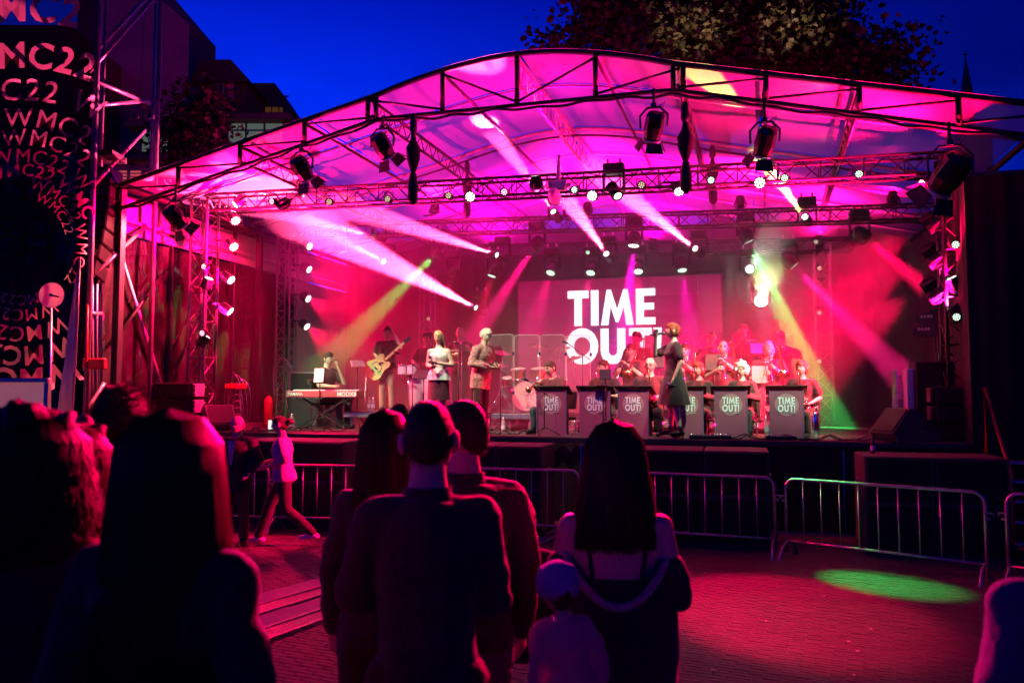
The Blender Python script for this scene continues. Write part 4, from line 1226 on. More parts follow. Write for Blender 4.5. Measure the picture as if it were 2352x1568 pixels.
# beam lights on the middle truss, aimed up over the crowd
BG = 'beam lights aimed up over the square'
for px, py, v, q, col, P, ang, lab in (
    (1270, 485, 3.7, (1128, 296, 1.6), BEAM, 90000, 9, 'beam light hanging below the white camera'),
    (1392, 582, 4.6, (1290, 440, 2.2), BEAM, 86871, 10, 'beam light over the letters of the video wall'),
    (1596, 570, 4.6, (1385, 405, 1.8), BEAM, 144786, 9, 'beam light with the brightest pink beam, upper right of the screen'),
    (1848, 497, 3.9, (1765, 385, 2.0), (.6, 1.0, .12), 42000, 7, 'beam light with the green upward beam'),
    (1140, 585, 4.6, (830, 485, 2.0), BEAM, 144786, 9, 'beam light above the man in the patterned jacket'),
    (1092, 706, 5.2, (805, 560, 2.6), BEAM, 231660, 13, 'lowest beam light with a wide pink beam'),
    (880, 600, 4.6, (800, 558, 3.2), BEAM, 57915, 9, 'small beam light left of the green wash light'),
    (858, 543, 4.3, (640, 488, 2.2), BEAM, 96525, 9, 'leftmost beam light on the middle truss')):
    moving_head(px, py, v, aim_to(px, py, v, *q), lab, 'led', .075, False, col, P, ang, BG, True, .25, .03)
# wash lights
WG = 'wash lights with round LED faces'
for px, py, v, q, col, P, ang, lens, lab in (
    (1000, 585, 4.2, (832, 752, 4.6), GREEN, 10000, 13, 'ledgreen', 'wash light throwing the green beam down to the left'),
    (1224, 573, 4.2, (1100, 760, 4.4), PINK, 15000, 14, 'led', 'wash light above the left edge of the video wall'),
    (1455, 566, 4.2, (1436, 760, 3.9), MAG, 12000, 16, 'led', 'wash light above the middle of the band name'),
    (1721, 556, 4.2, (1905, 960, 4.5), GREEN, 34000, 12, 'ledgreen', 'wash light throwing the broad green beam to the right'),
    (1990, 550, 3.6, (2140, 670, 4.2), RED, 20000, 15, 'led', 'wash light at the right end of the middle truss'),
    (1825, 612, 4.9, (2000, 790, 4.9), PINK, 24000, 13, 'ledgreen', 'wash light right of the white glare'),
    (788, 580, 4.2, (830, 800, 4.6), RED, 1500, 30, 'led', 'wash light tilted over the guitarist'),
    (1264, 628, 5.0, (1180, 900, 3.5), PINK, 1500, 24, 'ledgreen', 'first of the low wash lights over the video wall'),
    (1129, 635, 5.0, (1060, 860, 4.5), RED, 1500, 24, 'ledgreen', 'low wash light left of the video wall'),
    (1036, 637, 5.0, (980, 860, 5.5), RED, 1200, 24, 'ledgreen', 'dim low wash light above the blonde singer'),
    (1356, 628, 5.0, (1300, 900, 3.5), PINK, 1500, 24, 'ledgreen', 'second of the low wash lights over the video wall'),
    (1466, 625, 5.0, (1470, 900, 3.5), PINK, 1500, 24, 'ledgreen', 'third of the low wash lights over the video wall'),
    (1567, 622, 5.0, (1585, 760, 4.6), MAG, 2600, 20, 'ledgreen', 'last of the low wash lights over the video wall')):
    moving_head(px, py, v, aim_to(px, py, v, *q), lab, lens, .125 if py < 620 else .105, True, col, P, ang, WG, True, .4, .06)
# the glaring white profile spot, nearly facing the camera
o = moving_head(1722, 618, 4.4, (.12, -.95, .04), 'white spot light glaring straight towards the crowd', 'led', .10, False, (1, .98, .85), 700, 14, WG)
o = moving_head(1748, 690, 4.0, (.02, -.98, .11), 'brightest lamp glaring white above the brass players', 'led', .13, False, (.72, 1, .35), 4200, 15, WG)
M['glare'] = glow('blinding_white_lens', (.95, 1, .85), 130); M['glare'].cycles.emission_sampling = 'NONE'
for c in o.children_recursive:
    if c.name.startswith('lens'): c.data.materials[0] = M['glare']
# LED cans on the towers
for i, (px, py, v, aim, P, lab) in enumerate((
    (541, 507, VT1, (.62, -.35, -.55), 900, 'top LED can on the left front tower'), (537, 567, VT1, (.7, -.3, -.5), 900, 'second LED can on the left front tower'),
    (531, 643, VT1, (.75, -.1, -.5), 1200, 'third LED can on the left front tower'), (529, 715, VT1, (.75, .1, -.5), 1200, 'lowest LED can on the left front tower'),
    (711, 566, 4.0, (.8, -.25, -.35), 1000, 'top LED can on the left rear tower'), (710, 619, 4.0, (.8, -.15, -.4), 1000, 'second LED can on the left rear tower'),
    (708, 686, 4.0, (.85, -.2, -.4), 900, 'third LED can on the left rear tower'), (705, 750, 4.0, (.8, -.2, -.5), 800, 'lowest LED can on the left rear tower'))):
    par(px, py, v, aim, lab, 'led', .092, RED, P * 1.0, 58, side=1)
for i, (px, py, v, P, lab) in enumerate((
    (2119, 514, 1.3, 1500, 'rear top LED can on the right tower'), (2136, 530, VT1, 1500, 'front top LED can on the right tower'),
    (2119, 583, 1.3, 1500, 'rear middle LED can on the right tower'), (2136, 610, VT1, 1500, 'front middle LED can on the right tower'),
    (2120, 662, 1.3, 1500, 'rear lowest LED can on the right tower'), (2138, 692, VT1, 1500, 'front lowest LED can on the right tower'))):
    par(px, py, v, (-.8, .28, -.52), lab, 'led', .092, RED, P * 2.7, 46, side=-1)
# small round lamps along the front truss and up the rear towers
for i, (px, py, v, lens, lab) in enumerate((
    (624, 463, VT1 - .2, 'ledpink', 'at the left end of the front truss'), (756, 464, VT1 - .2, 'ledwarm', 'left of the second chain'), (890, 457, VT1 - .2, 'ledwarm', 'left of the centre chain bag'), (1030, 449, VT1 - .2, 'ledwarm', 'right of the centre chain bag'),
    (1158, 441, VT1 - .2, 'ledpink', 'left of the white camera'), (1319, 436, VT1 - .2, 'ledgreen', 'right of the white camera'), (1473, 425, VT1 - .2, 'ledwarm', 'above the strongest pink beam'), (1633, 414, VT1 - .2, 'ledgreen', 'below the right chain bag'),
    (1802, 409, VT1 - .2, 'ledgreen', 'beside the green beam'), (1973, 400, VT1 - .2, 'ledgreen', 'near the right end of the front truss'),
    (2195, 562, VT1 - .2, 'ledgreen', 'upper one on the right front tower'), (2197, 728, VT1 - .2, 'ledgreen', 'lower one on the right front tower'),
    (1874, 556, 5.1, 'ledwarm', 'topmost on the right rear tower'), (1882, 616, 5.1, 'ledwarm', 'second on the right rear tower'), (1882, 718, 5.1, 'ledwarm', 'third on the right rear tower'), (1882, 829, 5.1, 'ledwarm', 'lowest on the right rear tower'),
    (984, 732, 6.3, 'ledwarm', 'on the rear tower behind the blonde singer'), (468, 612, VT1 - .2, 'ledpink', 'upper one on the left front tower'), (464, 765, VT1 - .2, 'ledpink', 'lower one on the left front tower'), (1350, 580, 5.1, 'ledgreen', 'tiny one on the rear truss'))):
    c = uvz(px, py, v - .15)
    o = sthing('pin_spot', 'small round lamp ' + lab, 'lamp', c.x, c.y, c.z, 0, 'small round lamps on trusses')
    m4 = Matrix.Rotation(R(-90 + random.uniform(-12, 12)), 4, 'X'); Rr = .062 if v < 3 else .05
    m4 = orient(V((random.uniform(-.15, .15), -1, random.uniform(-.25, .05)))).to_4x4()
    k = MB(); k.lathe([(.03, .13), (Rr, .1), (Rr * 1.1, 0), (Rr * 1.1, -.015), (Rr * .95, -.015), (Rr * .9, 0), (0, .005)], 14, m4); k.build('housing', M['blackgloss'], o)
    k = MB(); dots(k, m4, Rr * .85, 0.0, ((0, 1), (.45, 5), (.8, 9)), .16); k.build('lens', M[lens], o)
    k = MB(); k.tube([(-Rr - .02, .03, 0), (-Rr - .02, .05, .12), (Rr + .02, .05, .12), (Rr + .02, .03, 0)], .008, 5); k.build('bracket', M['darkalu'], o)
# added floods and uplighters, placed to light roof, walls, ground and crowd
for px, py, v, tgt, P, ang, col, lab in (
    (1745, 420, VT1 - .2, V((-.9, 2.4, 1.7)), 24000, 21, RED, 'added flood lamp under the right part of the front truss'),
    (1560, 440, VT1 - .2, ground_at(1800, 1390), 4200, 22, RED, 'added flood lamp under the middle of the front truss'),
    (2120, 425, VT1 - .2, V((-3.0, 10.7, 1.0)), 42000, 14, RED, 'added flood lamp right of the green beam on the front truss'),
    (1360, 450, VT1 - .2, V((-1.6, 2.2, 1.7)), 16000, 20, RED, 'added flood lamp on the front truss behind the centre'),
    (1080, 452, VT1 - .2, V((.3, 2.6, 1.7)), 16000, 18, PINK, 'added flood lamp on the left part of the front truss'),
    (540, 470, VT1 - .2, V((-8, 12.4, 2.5)), 3600, 56, (1, .16, .15), 'added flood lamp at the far left of the front truss'),
    (640, 475, VT1 - .2, (-.9, -.1, -.45), 6000, 120, RED, 'added flood lamp turned to the left side wall'),
    (700, 470, 3.9, (0, .45, 1), 1300, 150, PINK, 'added uplighter left on the middle truss'), (1000, 470, 3.9, (0, .45, 1), 1300, 150, PINK, 'added uplighter left of centre on the middle truss'),
    (1350, 470, 3.9, (0, .45, 1), 1300, 150, PINK, 'added uplighter in the centre of the middle truss'), (1700, 455, 3.9, (0, .45, 1), 1300, 150, PINK, 'added uplighter right of centre on the middle truss'),
    (2050, 445, 3.9, (0, .45, 1), 1300, 150, RED, 'added uplighter right on the middle truss'),
    (1130, 560, 5.2, (0, .3, 1), 1700, 155, MAG, 'added uplighter left on the rear truss'), (1500, 552, 5.2, (0, .3, 1), 1700, 155, MAG, 'added uplighter in the middle of the rear truss'), (1880, 545, 5.2, (0, .3, 1), 1700, 155, PINK, 'added uplighter right on the rear truss'),
    (474, 772, VT1 - .2, (.62, .12, .78), 11000, 84, PINK, 'added low uplighter on the left front tower'), (480, 640, VT1 - .2, (.5, -.22, .84), 5000, 90, RED, 'added upper uplighter on the left front tower'),
    (2188, 706, VT1 - .2, (-.62, .12, .78), 11000, 84, PINK, 'added low uplighter on the right front tower'), (2184, 640, VT1 - .2, (-.45, -.22, .86), 5000, 90, RED, 'added upper uplighter on the right front tower'),
    (1230, 405, VT1 - .2, (0, -.4, 1), 350, 160, MAG, 'added uplighter in the middle of the front truss')):
    c = uvz(px, py, v); 
    if isinstance(tgt, tuple): aim = V(tgt)
    else: aim = V((tgt.x * cY - (tgt.y - Y0) * sY, tgt.x * sY + (tgt.y - Y0) * cY, tgt.z)) - c
    par(px, py, v, aim, lab, 'led', .085, col, P, ang, 'added flood lamps and uplighters on the rig')
c = uvz(1420, 452, VT1 - .1); t = ground_at(2035, 1340); T = V((t.x * cY - (t.y - Y0) * sY, t.x * sY + (t.y - Y0) * cY, t.z))
moving_head(1420, 452, VT1 - .1, T - c, 'spot light on the front truss throwing green light onto the square', 'ledgreen', .08, False, (.02, 1, .16), 13000, 11, BG, True, .9, .015)
fl_ = sthing('floodlight', 'added warm floodlight unseen behind the back curtain pointing up into the tree', 'floodlight', 3.2, 9.6, 0)  # added lamp, hidden from view, put here to light the leaves
k = MB(); k.tube([(0, 0, 0), (0, 0, 4.4)], .03, 6); k.build('stand', M['black'], fl_)
k = MB(); k.box((0, 0, 4.55), (.4, .25, .3), b=.03); k.build('housing', M['black'], fl_)
k = MB(); k.box((0, .14, 4.58), (.34, .01, .24)); k.build('lens', M['ledwarm'], fl_)
for q_ in ((1600, 90), (1810, 150)): spot(fl_, V((0, .25, 4.65)), uvz(*q_, 12.2) - V((3.2, 9.85, 4.65)), WARM, 13000, 20, 1.0, .08)

# white remote camera hanging from the front truss
c = uvz(1283, 430, VT1 - .25)
o = sthing('remote_camera', 'white remote controlled camera with speaker horns hanging from the front truss', 'camera', c.x, c.y, c.z)
k = MB(); k.box((0, 0, .28), (.06, .05, .5), b=.01); k.build('stem', M['white'], o)
k = MB(); k.box((0, 0, .02), (.26, .2, .16), b=.03); k.build('housing', M['white'], o)
k = MB(); k.lathe([(.06, .16), (.095, .1), (.1, -.06), (.07, -.1), (0, -.1)], 14, Matrix.Translation((-.06, -.02, -.16)) @ Matrix.Rotation(R(60), 4, 'X')); k.build('camera_head', M['white'], o)
k = MB(); k.lathe([(.07, -.1), (.06, -.13), (0, -.14)], 14, Matrix.Translation((-.06, -.02, -.16)) @ Matrix.Rotation(R(60), 4, 'X')); k.build('lens', M['lensoff'], o)
for s_ in (-1, 1):
    k = MB(); k.lathe([(.03, 0), (.075, .1), (.08, .11), (.06, .1), (0, .05)], 12, Matrix.Translation((s_ * .2, -.04, .02)) @ Matrix.Rotation(R(-s_ * 60), 4, 'Z') @ Matrix.Rotation(R(90), 4, 'X')); k.build('horn', M['white'], o)

# haze blown over the stage
hz = bpy.data.materials.new('stage_haze'); hz.use_nodes = True
n_, l_ = hz.node_tree.nodes, hz.node_tree.links
n_.remove(n_['Principled BSDF'])
pvn = n_.new('ShaderNodeVolumePrincipled'); pvn.inputs['Color'].default_value = (.96, .96, .96, 1); pvn.inputs['Density'].default_value = .075; pvn.inputs['Anisotropy'].default_value = .25
l_.new(pvn.outputs[0], n_['Material Output'].inputs['Volume'])
hs = sthing('haze', 'thin theatrical haze filling the stage under the roof', 'haze', 0, 0, 0)
k = MB()
prof = [(us[0] + .3, ZS + .02)] + [(u, zr(u) - .14) for u in [us[0] + .3 + (us[-1] - us[0] - .9) * i / 14 for i in range(15)]] + [(us[-1] - .6, ZS + .02)]
k.prism(prof, 1.5, 7.85)
bpy.data.objects.remove(hs)
h_ = k.build('haze', hz); h_.location = S(0, 0, 0); h_.rotation_euler = (0, 0, -YAW)
tag(h_, kind='stuff')
import bmesh
bmx = bmesh.new(); bmx.from_mesh(h_.data); bmesh.ops.recalc_face_normals(bmx, faces=bmx.faces); bmx.to_mesh(h_.data); bmx.free()
# ================================================================== people
def skinmat(name, col): return mat(name, col, .5, var=.06, scale=9, spec=.4)
M['skin'] = skinmat('skin_fair', (.60, .40, .30)); M['skin2'] = skinmat('skin_tanned', (.48, .30, .21))
M['eyewhite'] = mat('eye_white', (.75, .72, .70), .2, var=.0); M['dark'] = mat('dark_brow', (.02, .015, .012), .6)
M['lip'] = mat('lips', (.34, .09, .09), .4, var=.05)
def cloth(name, col, var=.12, scale=10, rough=.85, **kw): return mat(name, col, rough, var=var, scale=scale, bump=.25, bscale=60, sheen=.15, **kw)
M['tee'] = cloth('dark_tee_cloth', (.07, .014, .022)); M['tee2'] = cloth('charcoal_tee_cloth', (.05, .014, .02))
M['denim'] = cloth('dark_denim', (.05, .05, .07)); M['blacktrouser'] = cloth('black_trouser_cloth', (.022, .012, .015)); M['khaki'] = cloth('khaki_trouser', (.25, .17, .12))
M['navy'] = cloth('navy_cloth', (.018, .017, .03)); M['navyjacket'] = cloth('navy_jacket', (.012, .012, .02))
M['paisley'] = cloth('paisley_jacket', (.34, .17, .15), var=.75, scale=26); M['floral'] = cloth('pale_floral_top', (.6, .56, .52), var=.5, scale=13)
M['maroon'] = cloth('dark_red_skirt_cloth', (.09, .015, .03)); M['paleshirt'] = cloth('pale_shirt', (.55, .42, .42)); M['whiteshirt'] = cloth('white_shirt', (.62, .58, .58))
M['greybloom'] = cloth('dark_patterned_dress', (.022, .014, .018), var=.8, scale=24); M['jeans'] = cloth('blue_jeans', (.06, .075, .14)); M['redcloth'] = cloth('dark_red_cloth', (.10, .012, .016))
M['violet'] = cloth('violet_shirt', (.10, .10, .24)); M['pinkcloth'] = cloth('pink_baby_cloth', (.6, .3, .5), var=.2); M['bluehat'] = cloth('violet_cap', (.2, .16, .5))
M['shoe'] = mat('black_shoe', (.02, .018, .018), .35); M['sneaker'] = mat('white_sneaker', (.65, .62, .62), .5)
M['glasses'] = mat('spectacle_frame', (.02, .02, .02), .25)
def hairmat(name, col):
    m = mat(name, col, .55, var=.5, scale=5, bump=.6, bscale=26, stretch=(7, 7, .6), spec=.3)
    return m
for nm, c in (('hairdark', (.018, .011, .009)), ('hairbrown', (.06, .032, .02)), ('hairblond', (.42, .27, .13)), ('hairgrey', (.52, .48, .46)), ('hairred', (.28, .06, .03)), ('hairwhite', (.66, .56, .46))): M[nm] = hairmat(nm, c)

def strandmat(name, col):
    m = mat(name, col, .4, var=.3, scale=9)
    n, l = m.node_tree.nodes, m.node_tree.links
    t = n.new('ShaderNodeBsdfTranslucent'); t.inputs[0].default_value = (*[min(1, c * 2.5) for c in col], 1)
    mx = n.new('ShaderNodeMixShader'); mx.inputs[0].default_value = .5
    l.new(n['Principled BSDF'].outputs[0], mx.inputs[1]); l.new(t.outputs[0], mx.inputs[2]); l.new(mx.outputs[0], n['Material Output'].inputs[0])
    return m
M['strand'] = strandmat('dark_hair_strands', (.05, .025, .018)); M['strandbrown'] = strandmat('brown_hair_strands', (.09, .045, .03))
t_ = M['pinkcloth'].node_tree; b_ = t_.nodes['Principled BSDF']
x_ = t_.nodes.new('ShaderNodeBsdfTranslucent'); x_.inputs[0].default_value = (.95, .6, .9, 1); y_ = t_.nodes.new('ShaderNodeMixShader'); y_.inputs[0].default_value = .75
t_.links.new(b_.outputs[0], y_.inputs[1]); t_.links.new(x_.outputs[0], y_.inputs[2]); t_.links.new(y_.outputs[0], t_.nodes['Material Output'].inputs[0])
def headmesh(k, mt, fs, brow=0, glasses=False, eyes=True, beard=False):
    """a face looking along -Y; slots 0 skin 1 eye 2 dark 3 lip 4 spectacle"""
    nu, nv = 32, 26
    vs, lips = [], []
    for i in range(nv + 1):
        t = PI * i / nv
        for j in range(nu):
            a = 2 * PI * j / nu
            q_ = abs(math.sin(t)) ** .78; x, y, z = q_ * math.cos(a) * .074, q_ * math.sin(a) * .097, -math.cos(t) * .117
            if z < -.02:
                q = min(1, (-z - .02) / .095)
                x *= 1 - .30 * q * q
                if y > 0: y *= 1 - .45 * q
            if y > 0 and z > -.02: y *= 1.03; x *= 1.02
            if y < 0:
                e = lambda cx, cz, sx, sz: math.exp(-((abs(x) - cx) / sx) ** 2 - ((z - cz) / sz) ** 2)
                y *= .94
                y += .010 * e(.031, .010, .016, .014)
                y -= .006 * e(.03, .034, .028, .012)
                nz = 1 if -.034 < z < -.012 else (max(0, 1 - (z + .012) / .045) if z >= -.012 else max(0, 1 + (z + .034) / .010))
                y -= .024 * nz * math.exp(-(x / (.013 - .004 * (1 if z > -.01 else 0))) ** 2)
                y -= .006 * e(0, -.056, .022, .007) + .005 * e(0, -.068, .02, .007)
                y -= .008 * e(0, -.098, .024, .016)
                y -= .004 * e(.048, -.02, .02, .02)
            vs.append(V((x, y, z)))
    q = []
    for i in range(nv):
        for j in range(nu):
            f = (i * nu + j, i * nu + (j + 1) % nu, (i + 1) * nu + (j + 1) % nu, (i + 1) * nu + j)
            c = sum((vs[n] for n in f), V()) / 4
            q.append((f, 3 if (abs(c.x) < .023 and -.072 < c.z < -.052 and c.y < -.05) else (2 if beard and c.y < .01 and c.z < -.045 else 0)))
    P = [mt @ (p * fs) for p in vs]
    b = len(k.v); k.v.extend(tuple(p) for p in P)
    for f, m in q: k.f.append(tuple(i + b for i in f)); k.m.append(m); k.s.append(True)
    for s_ in (-1, 1):
        k.ball(mt @ (V((s_ * .084, .016, -.006)) * fs), (.010 * fs, .021 * fs, .033 * fs), 10, 8, 0, mt.to_3x3() @ Matrix.Rotation(R(s_ * 24), 3, 'Z'))
        if eyes:
            k.ball(mt @ (V((s_ * .030, -.079, .010)) * fs), .0115 * fs, 8, 6, 1)
            k.ball(mt @ (V((s_ * .030, -.0875, .010)) * fs), .0085 * fs, 6, 5, 2)
            k.tube([mt @ (V((s_ * .014, -.092, .030)) * fs), mt @ (V((s_ * .032, -.092, .036)) * fs), mt @ (V((s_ * .050, -.078, .030)) * fs)], .0055 * fs, 5, 2)
        if glasses:
            c = V((s_ * .031, -.101, .008)); n = 10
            pts = [mt @ ((c + V((.021 * math.cos(2 * PI * i / n), .006 * abs(math.cos(2 * PI * i / n)), .015 * math.sin(2 * PI * i / n)))) * fs) for i in range(n + 1)]
            k.tube(pts, .0025 * fs, 4, 4, cap=False)
            k.tube([mt @ (V((s_ * .052, -.096, .012)) * fs), mt @ (V((s_ * .078, -.02, .014)) * fs), mt @ (V((s_ * .08, .02, .01)) * fs)], .002 * fs, 4, 4)
    if glasses: k.tube([mt @ (V((-.011, -.104, .012)) * fs), mt @ (V((.011, -.104, .012)) * fs)], .002 * fs, 4, 4)

def hairmesh(style, mt, fs, seed=0):
    k = MB(); nu, nv = 40, 30
    sty = {'short': (1.07, .055, -.075, .005, 30), 'crop': (1.035, .06, -.08, .002, 30), 'fringe': (1.05, .3, -.07, .004, 40), 'bob': (1.17, .05, -.12, .018, 16), 'curly': (1.32, .05, -.10, .055, 19),
           'wavy': (1.13, .06, -.09, .02, 18), 'messy': (1.16, .045, -.07, .02, 18), 'long': (1.05, .05, -.14, .004, 10), 'quiff': (1.10, .055, -.06, .008, 20)}[style]
    g_, zf, zbk, amp, fr = sty
    vs = []
    for i in range(nv + 1):
        t = PI * i / nv
        for j in range(nu):
            a = 2 * PI * j / nu
            q_ = abs(math.sin(t)) ** .78; x, y, z = q_ * math.cos(a), q_ * math.sin(a), -math.cos(t)
            p = V((x * .076, y * .1, z * .117))
            fr_ = max(0, -y) ** .7                    # 1 at the face
            side = max(0, 1 - abs(y)) * (1 if y > -.2 else max(0, 1 + (y + .2) * 2.2))
            line = zf * fr_ + zbk * max(0, y) + (-.01 if style not in ('bob', 'long', 'curly', 'messy') else -.09) * side
            if style == 'fringe': line = .2 if z > .75 else line
            m_ = max(0, min(1, (p.z - line) / .016 + .5))
            if style == 'fringe': m_ *= max(0, min(1, (.07 - p.z) / .02))
            n3 = noise.noise(p * fr + V((seed * 3.1, 0, 0))) + .5 * noise.noise(p * fr * 2.3 + V((0, seed, 0)))
            gg = .9 + (g_ - .9) * m_
            q = p * gg + p.normalized() * (amp * n3 * m_)
            if style == 'quiff' and y < 0 and z > .5: q.z += .03 * m_ * (-y)
            if p.z < -.05 and style in ('short', 'crop', 'quiff'): q.y *= .9
            vs.append(mt @ (q * fs))
    k.add(vs, [(i * nu + j, i * nu + (j + 1) % nu, (i + 1) * nu + (j + 1) % nu, (i + 1) * nu + j) for i in range(nv) for j in range(nu)], 0, True)
    return k

def hand(k, w, d, n, s_, kk, curl=.5, spread=1.0):
    """palm, four fingers and a thumb; d along the forearm, n out of the palm, s_ = +1/-1 side of the thumb"""
    d = V(d).normalized(); n = (V(n) - d * V(n).dot(d))
    if n.length < 1e-3: n = basis(d)[0]
    n.normalize(); t = d.cross(n) * s_
    k.rings([(w - d * .01 * kk, t, n, .026 * kk, .02 * kk), (w + d * .03 * kk, t, n, .036 * kk, .018 * kk), (w + d * .075 * kk, t, n, .041 * kk, .015 * kk), (w + d * .092 * kk, t, n, .038 * kk, .011 * kk)], 10)
    for i, (o, L) in enumerate(((.028, .072), (.010, .08), (-.009, .075), (-.027, .058))):
        b = w + d * .086 * kk + t * o * kk
        a1, a2, a3 = curl * 35, curl * 95, curl * 140
        pts = [b]; p = b
        for a, f in ((a1, .45), (a2, .32), (a3, .27)):
            p = p + (d * math.cos(R(a)) + n * math.sin(R(a)) + t * o * .25 * spread).normalized() * L * f * kk; pts.append(p)
        k.tube(pts, [.0095 * kk, .009 * kk, .0082 * kk, .006 * kk], 6)
    b = w + d * .025 * kk + t * .03 * kk
    k.tube([b, b + (t * .7 + d * .6 + n * .3).normalized() * .038 * kk, b + (t * .7 + d * .6 + n * .3).normalized() * .038 * kk + (d * .75 + n * .5 * (1 + curl)).normalized() * .032 * kk], [.012 * kk, .0105 * kk, .008 * kk], 6)

RINGS_M = [(-.09, .13, .10, 0), (-.02, .165, .12, 0), (.08, .160, .118, 0), (.17, .152, .108, 0), (.27, .162, .112, 0), (.38, .178, .122, 0), (.455, .175, .108, .008), (.505, .125, .085, .014), (.545, .066, .064, .016), (.63, .055, .058, .0)]
RINGS_F = [(-.09, .135, .105, 0), (-.02, .172, .125, 0), (.08, .160, .114, 0), (.17, .132, .096, 0), (.27, .138, .100, 0), (.36, .152, .12, -.008), (.45, .150, .098, .006), (.505, .105, .074, .012), (.545, .055, .054, .014), (.63, .046, .05, 0)]
JOBS = []
def job(name, mb, mats, parent, vox, extra=None, wr=0.0, iters=3, wseed=0):
    me = mb.mesh(name, mats[:1])
    o = bpy.data.objects.new('tmp_' + name, me); COL.objects.link(o)
    r = o.modifiers.new('r', 'REMESH'); r.mode = 'VOXEL'; r.voxel_size = vox; r.use_smooth_shade = True
    s_ = o.modifiers.new('s', 'SMOOTH'); s_.factor = .5; s_.iterations = iters
    JOBS.append((o, name, mats, parent, extra, wr, wseed))
def flush():
    dg = bpy.context.evaluated_depsgraph_get(); dg.update()
    for o, name, mats, parent, extra, wr, wseed in JOBS:
        me = bpy.data.meshes.new_from_object(o.evaluated_get(dg))
        if wr:
            me.update()
            nn = [v.normal.copy() for v in me.vertices]
            for v, n in zip(me.vertices, nn):
                p = v.co
                v.co = p + n * wr * (noise.noise(V((p.x * 9 + wseed, p.y * 9, p.z * 5))) + .6 * noise.noise(V((p.x * 5 + p.z * 16, p.y * 14 - p.z * 9, p.z * 10 + wseed))))
        if extra is not None:
            b = MB(); b.v = [tuple(v.co) for v in me.vertices]; b.f = [tuple(p.vertices) for p in me.polygons]
            b.m = [0] * len(b.f); b.s = [True] * len(b.f)
            n0 = len(b.v); b.v += extra.v; b.f += [tuple(i + n0 for i in f) for f in extra.f]; b.m += extra.m; b.s += extra.s
            old = me; me = b.mesh(name, mats); bpy.data.meshes.remove(old)
        else:
            me.materials.clear(); me.materials.append(mats[0])
        me.name = name
        if name == 'person':
            parent.data = me
        else:
            c = bpy.data.objects.new(name, me); COL.objects.link(c); c.parent = parent
        bpy.data.objects.remove(o)
    JOBS.clear()

